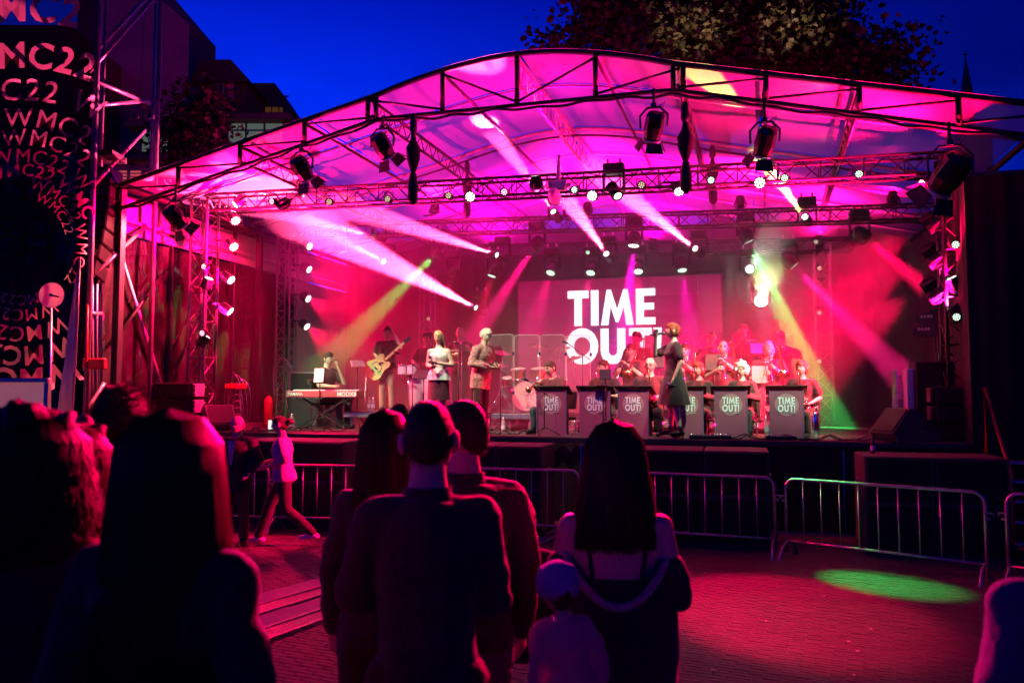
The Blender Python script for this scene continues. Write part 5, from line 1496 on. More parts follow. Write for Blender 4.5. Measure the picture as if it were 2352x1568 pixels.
_dummy = bpy.data.meshes.new('body_pending')
def person(label, loc, rz, H=1.75, sex='m', legs='stand', lean=0.0, armR=None, armL=None, head=(0, 0, 0), top=('tee', 'tee'), bottom=('trousers', 'blacktrouser'), hair=('short', 'hairdark'), skin='skin',
           group=None, shoes='shoe', glasses=False, vox=.019, belly=0.0, curlR=.5, curlL=.5, beard=False, side=0.0, hipz=None, seed=0, eyes=True, hatted=None, wr=.007, shw=1.0, hs=1.0):
    k = H / 1.75; f = sex == 'f'
    root = bpy.data.objects.new('person', _dummy); COL.objects.link(root)
    root.location = loc; root.rotation_euler = (0, 0, rz); tag(root, label, 'person', group)
    rings = RINGS_F if f else RINGS_M
    sh = (.162 if f else .188) * shw
    rings = [(z, rx * (shw if z < .52 else 1), ry, yo) for z, rx, ry, yo in rings]
    hz_ = hipz if hipz is not None else (.50 if legs == 'sit' else .92)
    # ---- skeleton
    J = {}
    hip = V((0, 0, hz_))
    ML = Matrix.Translation(hip) @ Matrix.Rotation(R(lean), 4, 'X') @ Matrix.Rotation(R(side), 4, 'Y')
    T = lambda p: (ML @ V(p)) * k          # torso frame, origin at the hips
    D = lambda p: ML.to_3x3() @ V(p)
    A0 = {'down': ((.245, .03, -.28), (.26, -.05, -.53))}
    for s_, nm, arm in ((-1, 'R', armR), (1, 'L', armL)):
        e, w = A0['down'] if arm is None else arm
        e, w = V(e), V(w)
        if arm is None: e = V((e.x * s_ * shw * (.94 if f else 1), e.y, e.z)); w = V((w.x * s_ * shw * (.94 if f else 1), w.y, w.z))
        J['s' + nm] = T((s_ * sh, .005, .47)); J['e' + nm] = T(e + V((0, 0, .50))); J['w' + nm] = T(w + V((0, 0, .50)))
    LP = {'stand': {'R': ((-.10, -.02, .49), (-.105, .01, .08), (0, -1)), 'L': ((.10, -.02, .49), (.105, .01, .08), (0, -1))},
         'sit': {'R': ((-.13, -.42, .50), (-.13, -.40, .08), (0, -1)), 'L': ((.13, -.42, .50), (.14, -.38, .08), (0, -1))},
         'walk': {'R': ((-.09, -.18, .52), (-.09, -.30, .10), (0, -1)), 'L': ((.09, .04, .49), (.09, .36, .16), (0, -1))}}
    L = legs if isinstance(legs, dict) else LP[legs]
    for s_, nm in ((-1, 'R'), (1, 'L')):
        kn, an, fd = L[nm]
        J['h' + nm] = V((s_ * .088, 0, hz_)) * k; J['k' + nm] = V(kn) * k; J['a' + nm] = V(an) * k; J['f' + nm] = V((fd[0], fd[1], 0)).normalized()
    hd = T((0, -.012, .712 if hs == 1 else .69 + .09 * (hs - 1))); HM = Matrix.Translation(hd) @ ML.to_3x3().to_4x4() @ Matrix.Rotation(R(-lean * .6), 4, 'X') @ Matrix.Rotation(R(head[0]), 4, 'Z') @ Matrix.Rotation(R(head[1]), 4, 'X') @ Matrix.Rotation(R(head[2]), 4, 'Y')
    fs = k * (1.0 if not f else .96) * hs
    J['head'] = hd; J['HM'] = HM; J['mouth'] = HM @ (V((0, -.105, -.06)) * fs); J['k'] = k; J['T'] = T; J['root'] = root
    X3, Y3 = D((1, 0, 0)), D((0, 1, 0))
    def torso(mb, z0, z1, gr, taper=None, rr=None):
        out = []
        rs = rr or rings
        zs = [z0] + [r[0] for r in rs if z0 < r[0] < z1] + [z1]
        for z in zs:
            for a, b in zip(rs, rs[1:]):
                if a[0] <= z <= b[0]:
                    q = (z - a[0]) / (b[0] - a[0]); rx, ry, yo = (a[i] + (b[i] - a[i]) * q for i in (1, 2, 3)); break
            else: rx, ry, yo = rs[0][1:] if z < rs[0][0] else rs[-1][1:]
            bl = belly * math.exp(-((z - .12) / .13) ** 2)
            g2 = gr + (taper(z) if taper else 0)
            out.append((T((0, yo - bl * .6, z)), X3, Y3, (rx + g2 + bl * .4) * k, (ry + g2 + bl) * k))
        mb.rings(out, 16)
    def arm(mb, nm, f0, f1, gr, flare=0):
        s0, e, w = J['s' + nm], J['e' + nm], J['w' + nm]
        m_ = -1 if nm == 'R' else 1
        ra, rb, rc = (.048, .038, .026) if f else (.056, .046, .031)
        def at(q):
            return (s0.lerp(e, q / .5), ra + (rb - ra) * q / .5) if q <= .5 else (e.lerp(w, (q - .5) / .5), rb + (rc - rb) * (q - .5) / .5)
        mb.capsule(T((m_ * .07, .008, .475)), (.062 if not f else .05) * k + gr * k, s0, (ra + gr) * k)
        qs = [f0] + ([.5] if f0 < .5 < f1 else []) + [f1]
        for a, b in zip(qs, qs[1:]):
            pa, r0 = at(a); pb, r1 = at(b)
            mb.capsule(pa, (r0 + gr) * k, pb, (r1 + gr + flare) * k)
    def leg(mb, nm, f1, gr):
        h, kn, a = J['h' + nm], J['k' + nm], J['a' + nm]
        ra, rb, rc = (.086, .056, .036)
        mb.capsule(h, (ra + gr) * k, kn, (rb + gr) * k, 12)
        if f1 > .5:
            e = kn.lerp(a, (f1 - .5) / .5)
            mid = kn.lerp(e, .32) + J['f' + nm] * -.012 * k
            mb.capsule(kn, (rb + gr) * k, mid, (.056 + gr) * k, 12); mb.capsule(mid, (.056 + gr) * k, e, (rc + gr + (.012 if gr else 0)) * k, 12)
    def foot(mb, nm, gr, heel=0):
        a, fd = J['a' + nm], J['f' + nm]
        mb.capsule(a + V((0, 0, -.02)) * k, (.036 + gr) * k, a + (V((0, 0, -.045)) - fd * .045) * k, (.032 + gr) * k)
        mb.capsule(a + (V((0, 0, -.035)) - fd * .02) * k, (.036 + gr) * k, a + (V((0, 0, -.052)) + fd * .15) * k, (.026 + gr) * k, flat=None)
    # ---- body
    b = MB()
    torso(b, -.09, .63, 0); b.capsule(T((0, .012, .52)), (.05 if f else .06) * k, T((0, -.004, .655)), (.047 if f else .056) * k)
    for nm in 'RL': arm(b, nm, 0, 1.0, 0); leg(b, nm, 1.0, 0); foot(b, nm, 0)
    ex = MB(); headmesh(ex, HM, fs, glasses=glasses, eyes=eyes, beard=beard)
    for nm, c in (('R', curlR), ('L', curlL)):
        d = J['w' + nm] - J['e' + nm]; m_ = -1 if nm == 'R' else 1
        inward = T((0, -.25, .3)) - J['w' + nm]
        hand(ex, J['w' + nm], d, inward, m_ * (1 if d.z < 0 else 1), k, c)
    if hair: hc = M[hair[1]]
    job('person', b, [M[skin], M['eyewhite'], hc if hair else M['dark'], M['lip'], M['glasses']], root, vox, ex)
    # ---- hair
    if hair:
        hairmesh(hair[0], HM, fs, seed).build('hair', hc, root)
        if hair[0] == 'long':
            lk = MB(); ln = hair[2] if len(hair) > 2 else .40; n = 26
            vs = []
            for iz in range(13):
                q = iz / 12
                for j in range(n + 1):
                    a = PI * (-.12 + 1.24 * j / n)
                    rx, ry = .086 + .03 * q, .108 - .015 * q
                    w = .006 * noise.noise(V((j * .9, iz * .35, seed)))
                    p = V((math.cos(a) * (rx + w), math.sin(a) * (ry + w) + .02 * q, .05 - q * ln - .02 * abs(noise.noise(V((j * 1.3, seed, 0)))) * q))
                    vs.append(HM @ (p * fs))
            lk.add(vs, [(i * (n + 1) + j, i * (n + 1) + j + 1, (i + 1) * (n + 1) + j + 1, (i + 1) * (n + 1) + j) for i in range(12) for j in range(n)], 0, True)
            lk.build('hair_length', hc, root)
    # ---- clothes
    tk, tm = top
    if tk in ('tee', 'shirt', 'jacket', 'sleeveless'):
        c = MB(); gr = {'tee': .016, 'shirt': .016, 'jacket': .03, 'sleeveless': .012}[tk]
        lo = {'tee': -.06, 'shirt': -.06, 'jacket': -.09, 'sleeveless': .0}[tk]
        hi = .535 if tk != 'sleeveless' else .44
        torso(c, lo, hi, gr, (lambda z: .012 * max(0, .15 - z) / .2))
        if tk == 'jacket':
            c.rings([(T((0, 0, -.02)), X3, Y3, .20 * k, .15 * k), (T((0, -.005, -.20)), X3, Y3, .205 * k, .155 * k)], 16)
        if tk == 'tee':
            for nm in 'RL': arm(c, nm, 0, .33, .02, .010)
        elif tk in ('shirt', 'jacket'):
            for nm in 'RL': arm(c, nm, 0, .96, .018 if tk == 'shirt' else .026)
        job({'tee': 'shirt', 'shirt': 'shirt', 'jacket': 'jacket', 'sleeveless': 'top'}[tk], c, [M[tm]], root, vox, None, wr, 2, seed)
        if tk in ('jacket', 'shirt'):
            cl = MB(); n = 18
            vs = []
            for iz, (z, r_) in enumerate(((.53, .078), (.575, .070))):
                for j in range(n + 1):
                    a = PI * (-.42 + 1.84 * j / n); vs.append(T((math.cos(a) * r_, .012 + math.sin(a) * r_, z - .05 * max(0, -math.sin(a)))))
            cl.add(vs, [(j, j + 1, n + 2 + j, n + 1 + j) for j in range(n)], 0, True); cl.build('collar', M[tm], root)
    bk, bm_ = bottom
    if bk == 'trousers':
        c = MB(); torso(c, -.09, .06, .010)
        for nm in 'RL': leg(c, nm, .97, .014)
        job('trousers', c, [M[bm_]], root, vox, None, wr * .8, 2, seed + 5)
    elif bk in ('skirt', 'fullskirt'):
        ln = .36 if bk == 'skirt' else .42
        c = MB(); n = 40; vs = []
        for iz in range(9):
            q = iz / 8
            for j in range(n):
                a = 2 * PI * j / n
                fl_ = (.012 if bk == 'skirt' else .11) * q
                pl = (0 if bk == 'skirt' else .014 * q) * math.sin(a * 9)
                vs.append((ML @ V((math.cos(a) * (.150 + .03 * min(1, q * 3) + fl_ + pl), math.sin(a) * (.108 + .03 * min(1, q * 3) + fl_ + pl), .11 - ln * q - .11 * q))) * k)
        c.add(vs, [(i * n + j, i * n + (j + 1) % n, (i + 1) * n + (j + 1) % n, (i + 1) * n + j) for i in range(8) for j in range(n)], 0, True); c.build('skirt', M[bm_], root)
    if shoes:
        for nm in 'RL':
            c = MB(); foot(c, nm, .008); job('shoe', c, [M[shoes]], root, .014, None, 0, 2)
    bpy.context.view_layer.update()
    J['M'] = Matrix.Translation(V(loc)) @ Matrix.Rotation(rz, 4, 'Z')
    return root, J

def prop(name, label, cat, J, c, group=None):
    """a thing held by or standing at a person; geometry in the person's frame, origin at c. returns (root, offset)"""
    o = thing(name, label, cat, J['M'] @ V(c), J['M'].to_euler().z, group)
    return o, -V(c)
# ================================================================== the band
GBAND = 'musicians on the stage'
def sstand(px, ytop, v, H): 
    p = uvz(px, ytop, v); return p
def on_stage(px, v, z=ZS): return S(ug(px, v, z), v, z)

# ---- risers
def riser(px0, px1, pyt, v0, v1, label, ztop=None, legs=4):
    a, b = uvz(px0, pyt, v0), uvz(px1, pyt, v0)
    zt = ztop or (a.z + b.z) / 2
    o = sthing('riser', label, 'riser', (a.x + b.x) / 2, (v0 + v1) / 2, ZS, 0, 'stage risers')
    w, d = b.x - a.x, v1 - v0; h = zt - ZS
    k = MB(); k.box((0, 0, h - .012), (w, d, .02)); k.build('deck', M['deck'], o)
    k = MB(); k.box((0, -d / 2, h - .06), (w, .03, .095), b=.008); k.box((0, d / 2, h - .06), (w, .03, .095)); k.build('rail', M['alu'], o)
    for i in range(legs):
        x = -w / 2 + .12 + (w - .24) * i / (legs - 1)
        k = MB(); k.tube([(x, -d / 2 + .08, 0), (x, -d / 2 + .08, h - .1)], .026, 8); k.build('leg', M['alu'], o)
        k = MB(); k.tube([(x, d / 2 - .08, 0), (x, d / 2 - .08, h - .1)], .026, 8); k.build('leg', M['alu'], o)
    return zt
ZR1 = riser(790, 1010, 945, 1.6, 3.6, 'low metal riser under the guitarist and the congas', None, 4)
ZR2 = riser(1108, 1228, 948, 1.7, 3.8, 'low metal riser under the drum kit', None, 3)
ZR3 = riser(1312, 1850, 960, 1.75, 2.9, 'long low riser under the trombone row', ZS + .2, 6)
ZR4 = riser(1420, 1860, 930, 3.0, 4.0, 'higher riser under the trumpet row', ZS + .45, 6)

# ---- instruments (drawn in the frame of the player)
def curve(pts, n=6):
    """smooth polyline through points"""
    pts = [V(p) for p in pts]; out = []
    P = [pts[0]] + pts + [pts[-1]]
    for i in range(1, len(P) - 2):
        for j in range(n):
            t = j / n; a, b, c, d = P[i - 1], P[i], P[i + 1], P[i + 2]
            out.append(.5 * ((2 * b) + (c - a) * t + (2 * a - 5 * b + 4 * c - d) * t * t + (3 * b - a - 3 * c + d) * t ** 3))
    out.append(pts[-1]); return out
def trombone(J, label, d=(0, -.75, -.66)):
    m = J['mouth']; d = V(d).normalized(); side = V((.09, 0, 0))
    o, off = prop('trombone', label, 'trombone', J, m, 'brass instruments')
    B = lambda p: V(p) + off
    k = MB(); k.tube([B(m + d * .01), B(m + d * .66), B(m + d * .70 + V((-.04, 0, 0))), B(m + d * .66 + V((-.08, 0, 0))), B(m + d * .12 + V((-.08, 0, 0)))], .009, 6)
    k.bar(B(m + d * .14), B(m + d * .14 + V((-.08, 0, 0))), .012); k.bar(B(m + d * .3), B(m + d * .3 + V((-.08, 0, 0))), .012); k.build('slide', M['silverbrass'], o)
    k = MB(); p0 = m + d * .12 + V((-.08, 0, 0)) if False else m + d * .12
    pts = [p0 + V((.0, 0, 0)), p0 + V((.05, 0, 0)), m - d * .18 + side, m - d * .24 + side * 1.5, m - d * .18 + side * 2, m + d * .2 + side * 2, m + d * .42 + side * 2, m + d * .5 + side * 2, m + d * .535 + side * 2]
    k.tube([B(p) for p in pts], [.009, .009, .011, .013, .014, .022, .038, .065, .105], 12); k.build('bell', M['brass'], o)
    k = MB(); k.lathe([(.013, 0), (.016, .03), (.006, .05)], 8, Matrix.Translation(B(m)) @ orient(-d).to_4x4()); k.build('mouthpiece', M['chrome'], o)
def trumpet(J, label, d=(0, -.95, -.25)):
    m = J['mouth']; d = V(d).normalized(); u = V((0, 0, -1)); u = (u - d * u.dot(d)).normalized()
    o, off = prop('trumpet', label, 'trumpet', J, m, 'brass instruments')
    B = lambda p: V(p) + off
    k = MB(); k.tube([B(m + d * a + u * b) for a, b in ((0, 0), (.4, 0), (.44, .03), (.4, .06), (.2, .06))], .007, 6)
    k.tube([B(m + d * a + u * b) for a, b in ((.25, .06), (.12, .06), (.08, .03), (.12, 0), (.3, .0), (.4, .0), (.46, .0), (.49, .0), (.50, .0))], [.007, .007, .007, .008, .012, .018, .03, .05, .062], 10); k.build('tubing', M['brass'], o)
    for i in range(3):
        k = MB(); c = m + d * (.19 + .028 * i); k.tube([B(c - u * .05), B(c + u * .1)], .011, 8); k.tube([B(c - u * .075), B(c - u * .05)], .006, 6); k.build('valve', M['silverbrass'], o)
def sax(J, label, s_=1, low=False):
    m = J['mouth']; T = J['T']
    c = T((s_ * -.12, -.26, .12))
    o, off = prop('saxophone', label, 'saxophone', J, c, 'saxophones')
    B = lambda p: V(p) + off
    top = T((s_ * -.02, -.19, .40)); bot = T((s_ * -.16, -.24, -.06)); fw = T((s_ * -.14, -.36, -.02)); bl = T((s_ * -.10, -.40, .16))
    nk = curve([m, m + V((0, -.06, .01)), (m + top) / 2 + V((0, -.06, .06)), top], 4)
    k = MB(); k.tube([B(p) for p in nk], [.006 + .006 * i / len(nk) for i in range(len(nk))], 6); k.build('neck', M['brass'], o)
    bd = curve([top, top.lerp(bot, .5), bot, bot.lerp(fw, .5) + V((0, 0, -.06)), fw, fw.lerp(bl, .6), bl], 5)
    rs = [.013 + .03 * (i / (len(bd) - 1)) ** 1.3 + (.03 * max(0, (i / (len(bd) - 1) - .88) / .12) ** 1.5) for i in range(len(bd))]
    k = MB(); k.tube([B(p) for p in bd], rs, 10); k.build('body', M['brass'], o)
    k = MB()
    for i in range(7):
        p = top.lerp(bot, .15 + .11 * i); k.ball(B(p + V((.014, -.022, 0))), (.016, .008, .016), 8, 5)
    k.tube([B(top.lerp(bot, .1) + V((.022, -.015, 0))), B(top.lerp(bot, .95) + V((.03, -.02, 0)))], .004, 5); tag(k.build('keys', M['silverbrass'], o), kind='stuff')
    k = MB(); k.tube([B(top.lerp(bot, .25)), B(T((.06, -.10, .50))), B(T((.0, .07, .56))), B(T((-.06, -.10, .50))), B(top.lerp(bot, .25))], .006, 5); k.build('strap', M['black'], o)
AR_TB = ((-.27, -.10, -.26), (-.10, -.34, -.16)); AL_TB = ((.24, -.14, -.22), (.04, -.22, -.04))
AR_TP = ((-.27, -.13, -.16), (-.03, -.30, .03)); AL_TP = ((.27, -.14, -.16), (.03, -.27, .01))
AR_SX = ((-.28, .03, -.26), (-.14, -.22, -.42)); AL_SX = ((.26, -.05, -.26), (.02, -.24, -.20))
def seated(px, ytop, v, label, z=None, **kw):
    """puts the top of the head of a seated player at a picture height by setting how high the seat is"""
    H = kw.get('H', 1.75); p = uvz(px, ytop, v)
    zz = ZS if z is None else z
    kw['legs'] = 'sit'
    kk = H / 1.75
    need = (p.z - zz) / kk - .83 * math.cos(R(kw.get('lean', 0)))
    need = max(.36, min(.62, need))
    kw['hipz'] = need
    ld = {'R': ((-.14, -.42, min(.52, need)), (-.14, -.42, .08), (0, -1)), 'L': ((.14, -.42, min(.52, need)), (.15, -.36, .08), (0, -1))}
    kw['legs'] = ld
    rz = kw.pop('rz', 0)
    r, J = person(label, S(p.x, v, zz), -YAW + rz, group=GBAND, **kw)
    o = thing('chair', 'black padded chair under the ' + ' '.join(label.replace('person, ', '').split()[:11]), 'chair', S(p.x, v, zz), -YAW + rz, 'musicians chairs')
    sz = need * kk - .10 * kk
    k = MB(); k.box((0, .02, sz - .02), (.42, .42, .05), b=.015); k.build('seat', M['blackcloth'], o)
    k = MB(); k.box((0, .24, sz + .28), (.40, .04, .3), Matrix.Rotation(R(-8), 3, 'X'), b=.015); k.build('backrest', M['blackcloth'], o)
    for x in (-.18, .18):
        for y in (-.16, .22):
            k = MB(); k.tube([(x, y, 0), (x, y, sz - .04)], .012, 6); k.build('leg', M['chrome'], o)
    return r, J
# saxophone row behind the lecterns
r, J = seated(1282, 833, 1.15, 'person, dark haired man bowed over a flugelhorn at the first lectern', lean=14, rz=R(-32), head=(-8, 8, 0), armR=AR_TP, armL=((.26, -.16, -.22), (.0, -.30, -.06)), H=1.82, seed=1, hair=('short', 'hairbrown'), bottom=('trousers', 'denim'))
trumpet(J, 'flugelhorn played by the bowed man at the first lectern', (0, -.8, -.55))
r, J = seated(1387, 828, 1.2, 'person, grey haired man looking left behind the second lectern', rz=R(-15), head=(-38, 2, 0), armR=AR_SX, armL=AL_SX, H=1.8, seed=2, hair=('short', 'hairbrown'))
sax(J, 'saxophone held by the man looking left at the second lectern')
r, J = seated(1493, 833, 1.05, 'person, bald man in glasses with a saxophone at the third lectern', head=(-8, 6, 0), armR=AR_SX, armL=((.27, -.06, -.26), (.06, -.26, -.30)), H=1.84, glasses=True, hair=('crop', 'hairgrey') if False else None, seed=3, belly=.03)
sax(J, 'saxophone on the lap of the bald man in glasses', -1)
r, J = seated(1605, 838, 1.15, 'person, woman with a dark bob behind the fourth lectern', sex='f', rz=R(-12), head=(-22, 0, 0), armR=AR_SX, armL=AL_SX, H=1.72, hair=('bob', 'hairred'), top=('shirt', 'tee2'), seed=4)
sax(J, 'saxophone of the woman with the dark bob')
r, J = seated(1704, 843, 1.05, 'person, woman with white curls and glasses behind the fifth lectern', sex='f', rz=R(-10), head=(-18, 6, 0), armR=AR_SX, armL=AL_SX, H=1.7, glasses=True, hair=('curly', 'hairwhite'), top=('shirt', 'tee2'), seed=5)
sax(J, 'saxophone of the woman with white curls')
r, J = seated(1842, 832, 1.1, 'person, red haired woman at the last lectern with a saxophone', sex='f', rz=R(-18), head=(-14, 0, 0), armR=((-.24, -.05, -.27), (.02, -.24, -.3)), armL=((.25, .04, -.26), (.16, -.22, -.34)), H=1.74, hair=('bob', 'hairred'), top=('tee', 'tee2'), seed=6)
sax(J, 'saxophone of the red haired woman at the last lectern', -1)
# trombone row
for px, yt, lab, kw in ((1450, 790, 'person, man in glasses with a trombone behind the second lectern', dict(rz=R(-20), glasses=True, hair=('short', 'hairbrown'), head=(-15, 0, 0))),
                        (1572, 790, 'person, man with a trombone half hidden by the front singer', dict(hair=('short', 'hairdark'))),
                        (1661, 783, 'person, bald man with a trombone in the middle row', dict(hair=None, belly=.03, H=1.84)),
                        (1764, 786, 'person, fair haired man in glasses with a raised trombone', dict(glasses=True, hair=('bob', 'hairwhite'), top=('tee', 'tee'), H=1.86, lean=6))):
    kw.setdefault('H', 1.8); rz = kw.pop('rz', 0)
    r, J = seated(px, yt, 2.25, lab, ZR3, armR=AR_TB, armL=AL_TB, seed=int(px), rz=rz, **kw)
    trombone(J, 'trombone of the ' + {1450: 'man in glasses behind the second lectern', 1572: 'man half hidden by the front singer', 1661: 'bald man in the middle row', 1764: 'fair haired man in glasses'}[px], (.05, -.7, -.7))
# trumpet row, standing
for px, yt, lab, kw in ((1463, 763, 'person, dark haired man of the back row looking left below the letter T', dict(head=(-45, 0, 0), hair=('quiff', 'hairdark'), armR=None, armL=((.28, .02, -.26), (.10, -.18, -.34)))),
                        (1636, 797, 'person, man in dark glasses peering over the bald trombonist', dict(glasses=True, hair=('crop', 'hairbrown'), armR=AR_TP, armL=AL_TP)),
                        (1708, 744, 'person, bald trumpeter standing tallest in the back row', dict(hair=('crop', 'hairbrown'), armR=AR_TP, armL=((.29, .0, -.26), (.2, -.2, -.2)))),
                        (1792, 765, 'person, man in glasses playing trumpet behind a clear disc', dict(glasses=True, hair=('short', 'hairgrey'), armR=AR_TP, armL=((.32, -.06, -.14), (.05, -.27, .0))))):
    p = uvz(px, yt, 3.35); H = 1.82
    zz = p.z - H
    r, J = person(lab, S(p.x, 3.35, max(ZS, zz)), -YAW, H, group=GBAND, seed=int(px), vox=.021, **kw)
    if px != 1463: trumpet(J, 'trumpet of the ' + lab.split(', ')[1].split(' of ')[0].split(' behind ')[0].split(' standing ')[0].split(' peering ')[0], (.05, -.9, -.45))
# clear sound discs on stands in front of the trumpets
M['acryl'] = clear_mat('clear_acrylic', (.3, .28, .3), .10, .05, spec=.8)
M['acryledge'] = clear_mat('acrylic_edge', (.8, .75, .75), .5, .15)
for px, py, v, lab in ((1625, 786, 3.0, 'left of the bald trombonist'), (1702, 778, 3.1, 'beside the bald trumpeter'), (1800, 797, 2.95, 'in front of the trumpeter in glasses'), (1478, 778, 3.0, 'before the dark haired man of the back row'), (1576, 788, 2.9, 'behind the singer'), (1060, 790, 3.0, 'in front of the bald guitarist at the back')):
    c = uvz(px, py, v); zb0 = ZR4 if px > 1300 else ZS + .35
    o = sthing('sound_disc', 'clear round sound disc on a stand ' + lab, 'sound disc', c.x, v, zb0, 0, 'clear sound discs on stands')
    h = c.z - zb0; mx = Matrix.Translation((0, 0, h)) @ Matrix.Rotation(R(86), 4, 'X')
    k = MB(); k.lathe([(0, .0), (.15, 0), (.15, .004), (0, .004)], 24, mx, cap=False); k.build('disc', M['acryl'], o)
    k = MB(); k.tube([mx @ V((.152 * math.cos(2 * PI * i / 24), .152 * math.sin(2 * PI * i / 24), 0)) for i in range(25)], .005, 5); k.build('rim', M['acryledge'], o)
    k = MB(); k.tube([(0, .01, .02), (0, .01, h)], .009, 6); k.ball((0, 0, h), .022, 8, 6); k.build('stand', M['chrome'], o)
# back row at the left: bass guitarist, hatted percussionist
p = uvz(1057, 752, 3.3); r, J = person('person, bald guitarist standing behind a clear disc at the back', S(p.x, 3.3, p.z - 1.8), -YAW, 1.8, group=GBAND, hair=('crop', 'hairgrey'), head=(12, 0, 0), armR=((-.27, .0, -.26), (-.06, -.2, -.36)), armL=((.3, -.1, -.22), (.3, -.3, -.12)), seed=31, vox=.021)
p = uvz(982, 762, 2.9); r, J = person('person, percussionist in a beret hidden behind the blonde singer', S(p.x, 2.9, p.z - 1.78), -YAW, 1.76, group=GBAND, glasses=True, hair=('short', 'hairdark'), armR=((-.28, -.05, -.25), (-.16, -.3, -.3)), armL=((.28, -.05, -.25), (.16, -.3, -.3)), seed=32, vox=.021)
k = MB(); k.lathe([(.085, .04), (.12, .07), (.115, .115), (.06, .145), (0, .15)], 16, J['HM']); k.build('beret', M['maroon'], r)
# guitarist
p = uvz(890, 750, 2.1); H = 1.8
r, J = person('person, guitarist in a dark red tee with one hand at his ear', S(p.x, 2.1, ZR1), -YAW + R(6), p.z - ZR1 if 1.6 < p.z - ZR1 < 1.95 else 1.8, group=GBAND, hair=('wavy', 'hairbrown'), head=(10, 4, 0), armR=((-.27, .04, -.24), (-.12, -.16, -.38)), armL=((.33, -.10, -.12), (.16, -.07, .18)), curlL=.3, bottom=('trousers', 'khaki'), seed=33, vox=.017)
T = J['T']
c = T((-.10, -.19, .02)); o, off = prop('electric_guitar', 'pale hollow body electric guitar slung on the guitarist', 'guitar', J, c)
nd = (T((.40, -.26, .44)) - T((-.16, -.2, -.02))).normalized(); yy = V((0, -1, 0)); yy = (yy - nd * yy.dot(nd)).normalized(); xx = nd.cross(yy)
GM = Matrix((xx, yy, nd)).transposed().to_4x4(); GM.translation = V((0, 0, 0))
out = []
for zq, wq in ((-.30, 0), (-.295, .08), (-.27, .14), (-.22, .185), (-.15, .20), (-.08, .185), (-.02, .155), (.03, .14), (.08, .145), (.13, .155), (.17, .145), (.20, .11), (.195, .07), (.16, .05), (.14, .03)): out.append((wq, zq))
out += [(-.03, .15), (-.06, .19), (-.11, .205), (-.15, .17), (-.155, .13), (-.145, .08), (-.14, .03), (-.155, -.02), (-.185, -.08), (-.20, -.15), (-.185, -.22), (-.14, -.27), (-.08, -.295)]
M['guitartop'] = mat('guitar_lacquer_green_light', (.42, .5, .2), .2, var=.1)  # green of the stage beam put into the guitar's base colour
k = MB(); k.prism(out, -.02, .03, GM); k.build('body', M['guitartop'], o)
k = MB(); k.box((0, .035, .42), (.045, .022, .5)); k.v = [tuple(GM @ V(q)) for q in k.v]; k.build('neck', M['guitartop'], o)
k = MB(); k.box((0, .032, .74), (.07, .018, .16)); k.v = [tuple(GM @ V(q)) for q in k.v]; hd_ = k.build('headstock', M['black'], o)
k = MB()
for i in range(6): k.ball(GM @ V(((-1) ** i * .045, .035, .69 + .02 * i)), .009, 6, 4)
tag(k.build('tuners', M['chrome'], hd_), kind='stuff')
k = MB(); k.box((0, .04, .03), (.06, .012, .03)); k.box((0, .04, -.08), (.06, .012, .03)); k.box((.0, .04, -.16), (.07, .01, .02)); k.v = [tuple(GM @ V(q)) for q in k.v]; k.build('pickups', M['chrome'], o)
k = MB()
for s_ in (-1, 1): k.tube([GM @ V((s_ * (.09 + .015 * math.sin(t)), .032, -.1 + .025 * t)) for t in range(6)], .006, 5)
k.build('sound_holes', M['black'], o)
k = MB(); k.tube([T((-.2, -.12, .05)) + off, T((-.05, -.15, .34)) + off, T((.12, -.06, .53)) + off, T((.1, .13, .42)) + off, T((-.2, .13, .1)) + off], .018, 5, flat=.3); k.build('strap', M['maroon'], o)
k = MB(); k.tube([GM @ V((-.1, .0, -.26)), V((-.25, -.1, -.6)), V((-.18, -.1, -.85)), V((-.05, -.2, -.90))], .007, 5); k.build('cable', M['white'], o)
# blonde singer
p = uvz(1008, 747, .65)
r, J = person('person, blonde singer in a pale floral top looking down at her microphone', S(p.x, .65, ZS), -YAW, 1.74, 'f', group=GBAND, hair=('long', 'hairblond', .34), head=(-6, 16, 0), top=('sleeveless', 'floral'), bottom=('skirt', 'maroon'), armR=((-.22, .05, -.27), (-.05, -.20, -.30)), armL=((.24, .04, -.27), (.04, -.24, -.24)), seed=40, vox=.016)
k = MB(); n = 40; vs = []
for iz in range(4):
    q = iz / 3
    for j in range(n):
        a = 2 * PI * j / n; rr = .015 + .05 * q + .012 * q * math.sin(a * 8)
        vs.append(J['T']((math.cos(a) * (.145 + rr), math.sin(a) * (.105 + rr), .15 - .17 * q)))
k.add(vs, [(i * n + j, i * n + (j + 1) % n, (i + 1) * n + (j + 1) % n, (i + 1) * n + j) for i in range(3) for j in range(n)], 0, True); k.build('peplum', M['floral'], r)
def mic(J, c, d, label):
    o, off = prop('microphone', label, 'microphone', J, c, 'hand held microphones')
    d = V(d).normalized(); mx = orient(-d).to_4x4()
    k = MB(); k.lathe([(.012, -.16), (.016, -.05), (.019, .02)], 10, mx); k.build('handle', M['black'], o)
    k = MB(); k.lathe([(.019, .02), (.028, .035), (.028, .06), (.02, .08), (0, .085)], 12, mx); k.build('grille', M['chrome'], o)
mic(J, J['wL'] + V((-.06, -.05, .05)), (-.3, -.2, .9), 'silver microphone held by the blonde singer')
